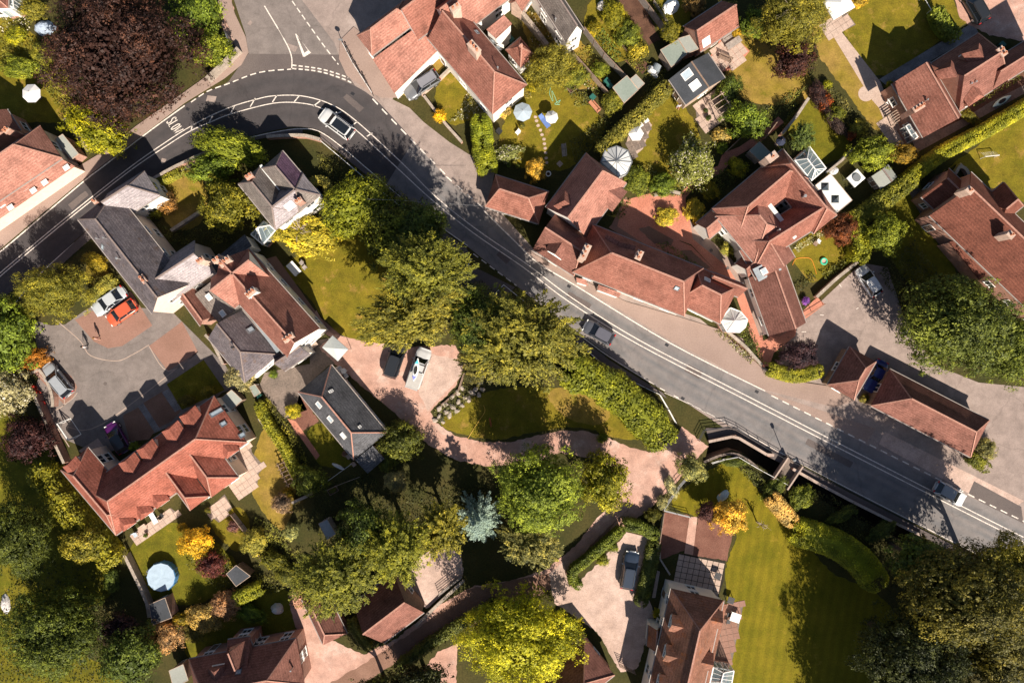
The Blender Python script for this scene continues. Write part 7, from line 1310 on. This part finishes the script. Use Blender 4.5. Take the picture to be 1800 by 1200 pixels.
table(548, 606, (.8, -.6), .9, 1.3, 'cream plank table by the white porch', 'slab'); bench(541, 613, (.8, -.6), 'cream bench in front of the white porch', 'slab', 1.2); table(604, 652, (.8, .6), .7, .7, 'round white table outside the coach house', rnd=True); chair(598, 648, (.5, .8), 'white chair left of the round white table'); chair(608, 660, (-.5, -.8), 'white chair below the round white table'); table(1600, 172, (.84, -.55), .9, 1.1, 'chessboard patterned grey table by the farmhouse gable', 'lead'); chair(1562, 180, (.8, .5), 'white chair left of the patterned grey table'); chair(613, 803, (.6, .8), 'cream chair on the coach house terrace, upper', 'slab'); chair(622, 816, (.6, .8), 'cream chair on the coach house terrace, lower', 'slab')
chair(62, 682, (.7, .7), 'red chair inside the curved brick wall, upper', 'plastic', (.35, .03, .02)); chair(68, 690, (.7, .7), 'red chair inside the curved brick wall, middle', 'plastic', (.4, .04, .025)); chair(77, 709, (.7, .7), 'red chair inside the curved brick wall, lowest', 'plastic', (.35, .03, .025))
lounger(268, 908, (.5, .85), 'pale blue covered lounger on the terrace patio', 'fabric', (.6, .68, .74)); chair(284, 906, (.5, -.85), 'dark chair on the terrace patio right of the lounger', 'iron'); chair(238, 940, (.5, .85), 'blue grey chair at the west end of the terrace patio', 'plastic', (.4, .46, .52)); table(250, 928, (.8, -.55), .7, 1.0, 'low grey table on the terrace patio', 'slab', .5)
bench(1045, 187, (.65, .75), 'orange painted bench against the leafy hedge', 'terracotta', 1.7); table(1290, 75, (.8, -.55), .8, 2.0, 'long weathered work table on the studio patio', 'wood_grey'); bench(1275, 103, (.9, .4), 'dark bench on the studio patio', 'wood', 1.7); bench(1282, 66, (.8, -.55), 'weathered bench between studio and work table', 'wood_grey', 1.8)
# bins and small containers
def bin_(px, py, ax, c, label, h=1.05, w=.58):
    p = P(px, py, h); r = empty('wheelie_bin', (p.x, p.y, 0), label, 'bin', 'wheelie bins', math.atan2(-ax[1], ax[0])); b = B(); a, q = w/2*.82, w/2; b.add([(-a, -a, .05), (a, -a, .05), (a, a, .05), (-a, a, .05), (-q, -q, h-.08), (q, -q, h-.08), (q, q, h-.08), (-q, q, h-.08)], [(3, 2, 1, 0), (4, 5, 6, 7), (0, 1, 5, 4), (1, 2, 6, 5), (2, 3, 7, 6), (3, 0, 4, 7)]); link('bin_body', b.raw('bin_body', 'plastic'), r, color=c)
    link('lid', B().box((.02, 0), (1, 0), w+.06, w+.04, h-.07, h).box((-.33, 0), (1, 0), .06, w*.8, h-.12, h-.06).raw('lid', 'plastic'), r, color=tuple(min(1, v*1.3) for v in c))
    for s in (-1, 1): link('wheel', B().tube((-.26, s*.22, .1), (-.26, s*.28, .1), .1, .1, 10).raw('wheel', 'rubber'), r)
    return r
GB = (.02, .09, .07)
for x, y, l in ((445, 684, 'green bin, left of the three by the shed path'), (449, 690, 'green bin, middle of the three by the shed path'), (453, 694, 'green bin, right of the three by the shed path'), (1067, 142, 'green bin in the crate beside the square grey shed, upper'), (1072, 150, 'green bin in the crate beside the square grey shed, lower'), (1042, 170, 'dark green bin behind the orange bench'), (898, 68, 'green bin in the yard of the courtyard house'), (1763, 78, 'dark green bin beside the farmhouse chimney'), (877, 230, 'black sack bin on the path by the tall hedge'), (1788, 538, 'green bin at the right edge by the brick house')): bin_(x, y, (.7, .7), GB if 'green' in l else (.02, .02, .022), l)
bin_(1784, 530, (.7, .7), (.45, .05, .03), 'red bin at the right edge by the brick house')
# blue tent cover, white tarpaulins, covered heaps
def heap(px, py, rx, ry, rot, h, c, label, name='tarpaulin', cat='tarpaulin', seed=1, m='fabric'):
    rg = random.Random(seed); n = 16; rings = 6; vs = [(0, 0, h)]; fs = []
    for j in range(1, rings+1):
        t = j/rings
        for k in range(n): a = 2*math.pi*k/n; w_ = 1+rg.uniform(-.12, .12); vs.append((rx*S*t*math.cos(a)*w_, ry*S*t*math.sin(a)*w_, max(.02, h*(1-t**2.4)+rg.uniform(-.05, .05)*(1 if j < rings else 0))))
    fs = [(0, 1+k, 1+(k+1) % n) for k in range(n)]
    for j in range(rings-1): fs += [(1+j*n+k, 1+(j+1)*n+k, 1+(j+1)*n+(k+1) % n, 1+j*n+(k+1) % n) for k in range(n)]
    p = P(px, py, h*.5); o = link(name, mesh(name, vs, fs, m), None, (p.x, p.y, 0.02), (0, 0, math.radians(rot)), color=c); return setp(o, label, cat, 'covered things')
heap(75, 47, 18, 13, 10, 1.1, (.3, .36, .44), 'grey blue dome tent beside the copper beech', 'dome_tent', 'tent', 3); heap(1180, 10, 15, 12, 30, .9, (.8, .8, .78), 'crumpled white sheet over garden toys at the top edge', seed=4); heap(486, 1071, 11, 10, 0, 1.0, (.62, .58, .54), 'covered barbecue under a crumpled pale sheet', 'covered_barbecue', 'barbecue', 5); heap(1272, 872, 13, 7, 40, .7, (.45, .55, .6), 'pale blue sheet draped beside the golden tree', seed=6); heap(1148, 124, 7, 13, 30, 1.0, (.78, .78, .77), 'white covered frame beside the blue grey water tank', seed=7)
heap(8, 1062, 8, 17, 5, .6, (.55, .52, .5), 'grey covered bench at the left edge', seed=8); heap(1058, 8, 8, 8, 0, 1.3, (.75, .7, .66), 'pale pointed parasol cover at the top edge', 'folded_parasol', 'parasol', 9); heap(1468, 300, 8, 6, 30, .8, (.6, .6, .62), 'silver covered barbecue beside the white extension', 'covered_barbecue', 'barbecue', 10); heap(594, 820, 12, 3, -25, .5, (.75, .76, .78), 'white sheet hanging low on the washing line', seed=11)
p = P(1147, 120, 1.2); o = setp(B().tube(p+Vector((.35, -.2, -1.0)), p+Vector((.75, .55, -1.0)), .55, .55, 16).make('water_tank', 'lead'), 'blue grey cylindrical tank beside the white covered frame', 'tank'); o.location.z = .02
p = P(964, 305, .9); r = empty('flower_urn', (p.x, p.y, 0), 'white round urn on the brick path behind the garage', 'urn'); link('urn', B().lathe((0, 0, 0), [(.2, 0), (.1, .25), (.3, .6), (.34, .8), (.24, .8), (.2, .6)], 16).raw('urn', 'frame_white'), r); link('soil', B().lathe((0, 0, 0), [(.22, .65), (.2, .7)], 12).raw('soil', 'soil'), r)
# plant pots: each a pot with its plant
def pot(px, py, rr, label, c=(.1, .13, .03)):
    p = P(px, py, .4); r = empty('plant_pot', (p.x, p.y, 0), label, 'plant pot', 'plant pots'); link('pot', B().lathe((0, 0, 0), [(rr*.7, 0), (rr, .35), (rr*1.08, .36), (rr*1.08, .42), (rr*.85, .42)], 12).raw('pot', 'terracotta'), r); link('plant', proto('rS'), r, (0, 0, .55), None, (rr*1.5, rr*1.5, .3), c); return r
for x, y, rr, l, c in ((895, 290, .2, 'terracotta pot on the brick terrace behind the garage, left', GRN), (905, 285, .2, 'terracotta pot on the brick terrace behind the garage, middle', OLV), (910, 293, .18, 'terracotta pot on the brick terrace behind the garage, right', MID), (1416, 529, .3, 'pot of purple flowers by the brick ramp', (.3, .1, .5)), (1087, 240, .25, 'pot of purple flowers at the hedge end by the terrace', (.25, .15, .5)), (1080, 236, .25, 'pot of yellow flowers at the hedge end by the terrace', (.5, .3, .03)), (606, 797, .2, 'flower pot on the coach house terrace', (.4, .2, .15)), (918, 222, .25, 'terracotta pot below the blue grey parasol', OLV), (1240, 195, .2, 'dark pot on the patio below garden office', DKG), (1245, 208, .22, 'black pot in the middle of the office patio', DKG), (257, 940, .18, 'small potted palm on the terrace patio', GRN), (366, 897, .25, 'grey potted bush at the foot of the middle terrace gable', OLV), (1312, 570, 0.2, 'potted plant beside the white conservatory', GRN)): pot(x, y, rr, l, c)
# log pile: every log is a piece
p0 = P(521, 1052, .6); r = empty('log_pile', (p0.x, p0.y, 0), 'heap of split firewood logs above the gravel drive', 'log pile'); lm = [B().tube((-.22, 0, 0), (.22, 0, 0), q, q*.9, 6).raw('log', 'log_wood') for q in (.07, .09, .11)]
for k in range(130):
    t = random.random(); rr = random.uniform(0, 1)**.6; a = random.random()*6.28; link('log', random.choice(lm), r, (rr*1.0*math.cos(a), rr*1.25*math.sin(a)-.1, .1+(1-rr)*.75*random.uniform(.5, 1)), (random.uniform(-.5, .5), random.uniform(-.5, .5), random.random()*3.14))
# rockery stones
for k, (x, y) in enumerate([(765, 738), (772, 731), (778, 740), (785, 724), (790, 730), (796, 715), (803, 722), (806, 706), (812, 712), (818, 698), (824, 702), (830, 690), (836, 684), (842, 694), (848, 684), (795, 697), (805, 690), (782, 710), (772, 718), (812, 682), (845, 672)]):
    p = P(x, y); rg = random.Random(k); me = bmesh.new(); bmesh.ops.create_icosphere(me, subdivisions=2, radius=.32)
    for v in me.verts: v.co = Vector((v.co.x*rg.uniform(1.0, 1.5), v.co.y*rg.uniform(.7, 1), v.co.z*.6))*(1+.25*math.sin(v.co.x*9+k)*math.cos(v.co.y*8))
    dm = bpy.data.meshes.new('rock'); me.to_mesh(dm); me.free(); dm.materials.append(M['stone']); setp(link('rock', dm, None, (p.x, p.y, .1), (0, 0, k*1.1)), 'pale stone in the rockery bank above the curved lawn', 'rock', 'rockery stones')
for k, (a, b) in enumerate((((790, 700), (776, 712)), ((803, 690), (792, 699)), ((816, 655), (806, 686)))):
    setp(B().box((P(*a)+P(*b))/2, P(*b)-P(*a), (P(*b)-P(*a)).length, .22, 0, .25).make('timber_sleeper', 'wood'), ['lower timber sleeper edging the rockery gravel', 'middle timber sleeper edging the rockery gravel', 'upper timber sleeper edging the gravel beside the yew'][k], 'sleeper', 'timber sleepers')
# hoses, lines, wires
def line(pts, rad, m, name, label, cat, c=None, z=.03):
    q = [P(x, y, h) for x, y, h in pts]; sp = [q[0]]
    for a, b in zip(q, q[1:]): sp.append(b)
    b = B()
    for a, c2 in zip(sp, sp[1:]): b.tube(a, c2, rad, rad, 6)
    o = b.make(name, m); 
    if c: o.color = (*c, 1)
    return setp(o, label, cat)
hp = [(x.x, x.y, .04) for x in smoothpath([(1393, 466), (1398, 456), (1410, 453), (1425, 455), (1432, 470), (1435, 482)], 5)]; line(hp, .035, 'plastic', 'garden_hose', 'orange hose curling on the small round lawn', 'hose', (.7, .25, .03)); hp = [(x.x, x.y, .04) for x in smoothpath([(822, 771), (838, 745), (852, 724), (850, 712)], 5)]; line(hp, .035, 'plastic', 'garden_hose', 'yellow hose lying across the curved lawn', 'hose', (.6, .35, .04))
hp = [(x.x, x.y, .04) for x in smoothpath([(955, 145), (960, 138), (968, 150), (966, 165), (972, 178), (970, 160), (976, 172), (980, 182), (985, 176), (975, 183), (984, 184)], 5)]; line(hp, .025, 'plastic', 'garden_hose', 'mint green hose loops on the dry lawn', 'hose', (.25, .6, .4))
line([(555, 860, 1.8), (618, 815, 1.8)], .02, 'frame_white', 'washing_line', 'upper washing line below the coach house', 'washing line'); line([(572, 862, 1.2), (600, 850, 1.2), (632, 838, 1.2)], .025, 'wood_pale', 'bean_rail', 'pale rail along the small vegetable frame', 'rail')
line([(645, 350, 5.5), (700, 352, 5.2), (780, 358, 5.3), (850, 362, 5.6)], .012, 'steel', 'overhead_wire', 'thin telephone wire crossing the main road', 'wire')
# round paddling toy and sandpit, pergolas, raised beds
p = P(1449, 459, .3); r = empty('water_toy', (p.x, p.y, 0), 'round green sandpit toy on the small lawn', 'sandpit'); link('rim', B().lathe((0, 0, 0), [(.42, 0), (.46, .2), (.4, .28), (.3, .26), (.3, .1)], 18).raw('rim', 'plastic'), r, color=(.05, .5, .3)); link('sand', B().lathe((0, 0, 0), [(.32, .05), (.3, .15)], 16).raw('sand', 'slab'), r)
def pergola(px, py, ax, w, l, n, label, h=2.2, m='wood_pale'):
    p = P(px, py, h); r = empty('pergola', (p.x, p.y, 0), label, 'pergola', 'pergolas', math.atan2(-ax[1], ax[0]))
    for s in (-1, 1): link('beam', B().box((0, s*w/2), (1, 0), l, .09, h-.15, h).raw('beam', m), r)
    for k in range(n): link('rafter', B().box((-l/2+l*(k+.5)/n, 0), (0, 1), w+.5, .07, h, h+.1).raw('rafter', m), r)
    for x in (-1, 1):
        for s in (-1, 1): link('post', B().box((x*(l/2-.1), s*w/2), (1, 0), .1, .1, 0, h-.15).raw('post', m), r)
    return r
pergola(1268, 183, (.55, .83), 1.6, 2.6, 4, 'timber pergola below the garden office'); pergola(1575, 205, (.55, .83), 1.0, 1.5, 5, 'small slatted timber frame by the farmhouse gable', 1.2); pergola(502, 832, (.45, .9), .8, 3.2, 6, 'leaning timber plant frame on the dry lawn edge', 1.4, 'wood')
for k, (x, y, w_, l_, ax) in enumerate(((1002, 150, 1.0, 1.6, (.6, .8)), (585, 862, .7, 1.2, (.85, -.5)), (1100, 75, 1.0, 1.8, (.6, .8)))):
    p = P(x, y, .35); r = empty('raised_bed', (p.x, p.y, 0), ['timber raised bed beside the dry lawn border', 'small timber vegetable frame below the washing line', 'timber raised bed in the vegetable garden'][k], 'raised bed', 'raised beds', math.atan2(-ax[1], ax[0]))
    for s in (-1, 1): link('board', B().box((0, s*w_/2), (1, 0), l_, .05, 0, .35).raw('board', 'wood'), r); link('board', B().box((s*l_/2, 0), (0, 1), w_-.06, .05, 0, .35).raw('board', 'wood'), r)
    link('soil', B().box((0, 0), (1, 0), l_-.08, w_-.08, .05, .28).raw('soil', 'soil'), r); link('plants', proto('rM'), r, (0, 0, .35), None, (l_*.4, w_*.4, .25), (.14, .15, .03))
# small goal and swing frame on lawns
for k, (x, y, ax, wl, lab) in enumerate(((1628, 8, (.5, .85), 1.9, 'white child size goal on the top right lawn'), (1742, 275, (.95, -.1), 1.7, 'pale green net goal on the right edge lawn'))):
    p = P(x, y, .8); r = empty('toy_goal', (p.x, p.y, 0), lab, 'goal', None, math.atan2(-ax[1], ax[0]))
    for s in (-1, 1): link('goalpost', B().tube((s*wl/2, 0, 0), (s*wl/2, 0, 1.1), .04).raw('goalpost', 'frame_white'), r); link('stay', B().tube((s*wl/2, 0, 1.1), (s*wl/2, .8, 0), .025).raw('stay', 'frame_white'), r)
    link('crossbar', B().tube((-wl/2, 0, 1.1), (wl/2, 0, 1.1), .04).raw('crossbar', 'frame_white'), r); nb = B()
    for j in range(10): t = -wl/2+wl*j/9; nb.tube((t, 0, 1.1), (t, .8, 0), .006, .006, 3)
    for j in range(6): t = j/5; nb.tube((-wl/2, .8*t, 1.1*(1-t)), (wl/2, .8*t, 1.1*(1-t)), .006, .006, 3)
    link('net', nb.raw('net', 'frame_white'), r)
r = empty('tree_stump', P(180, 988), 'sawn tree stump beside the long brick wall', 'stump'); link('stump', B().lathe((0, 0, 0), [(.5, 0), (.42, .2), (.4, .4)], 14).raw('stump', 'bark'), r); link('cut_face', B().lathe((0, 0, 0), [(.38, .4), (.37, .415)], 14).raw('cut_face', 'wood_pale'), r)
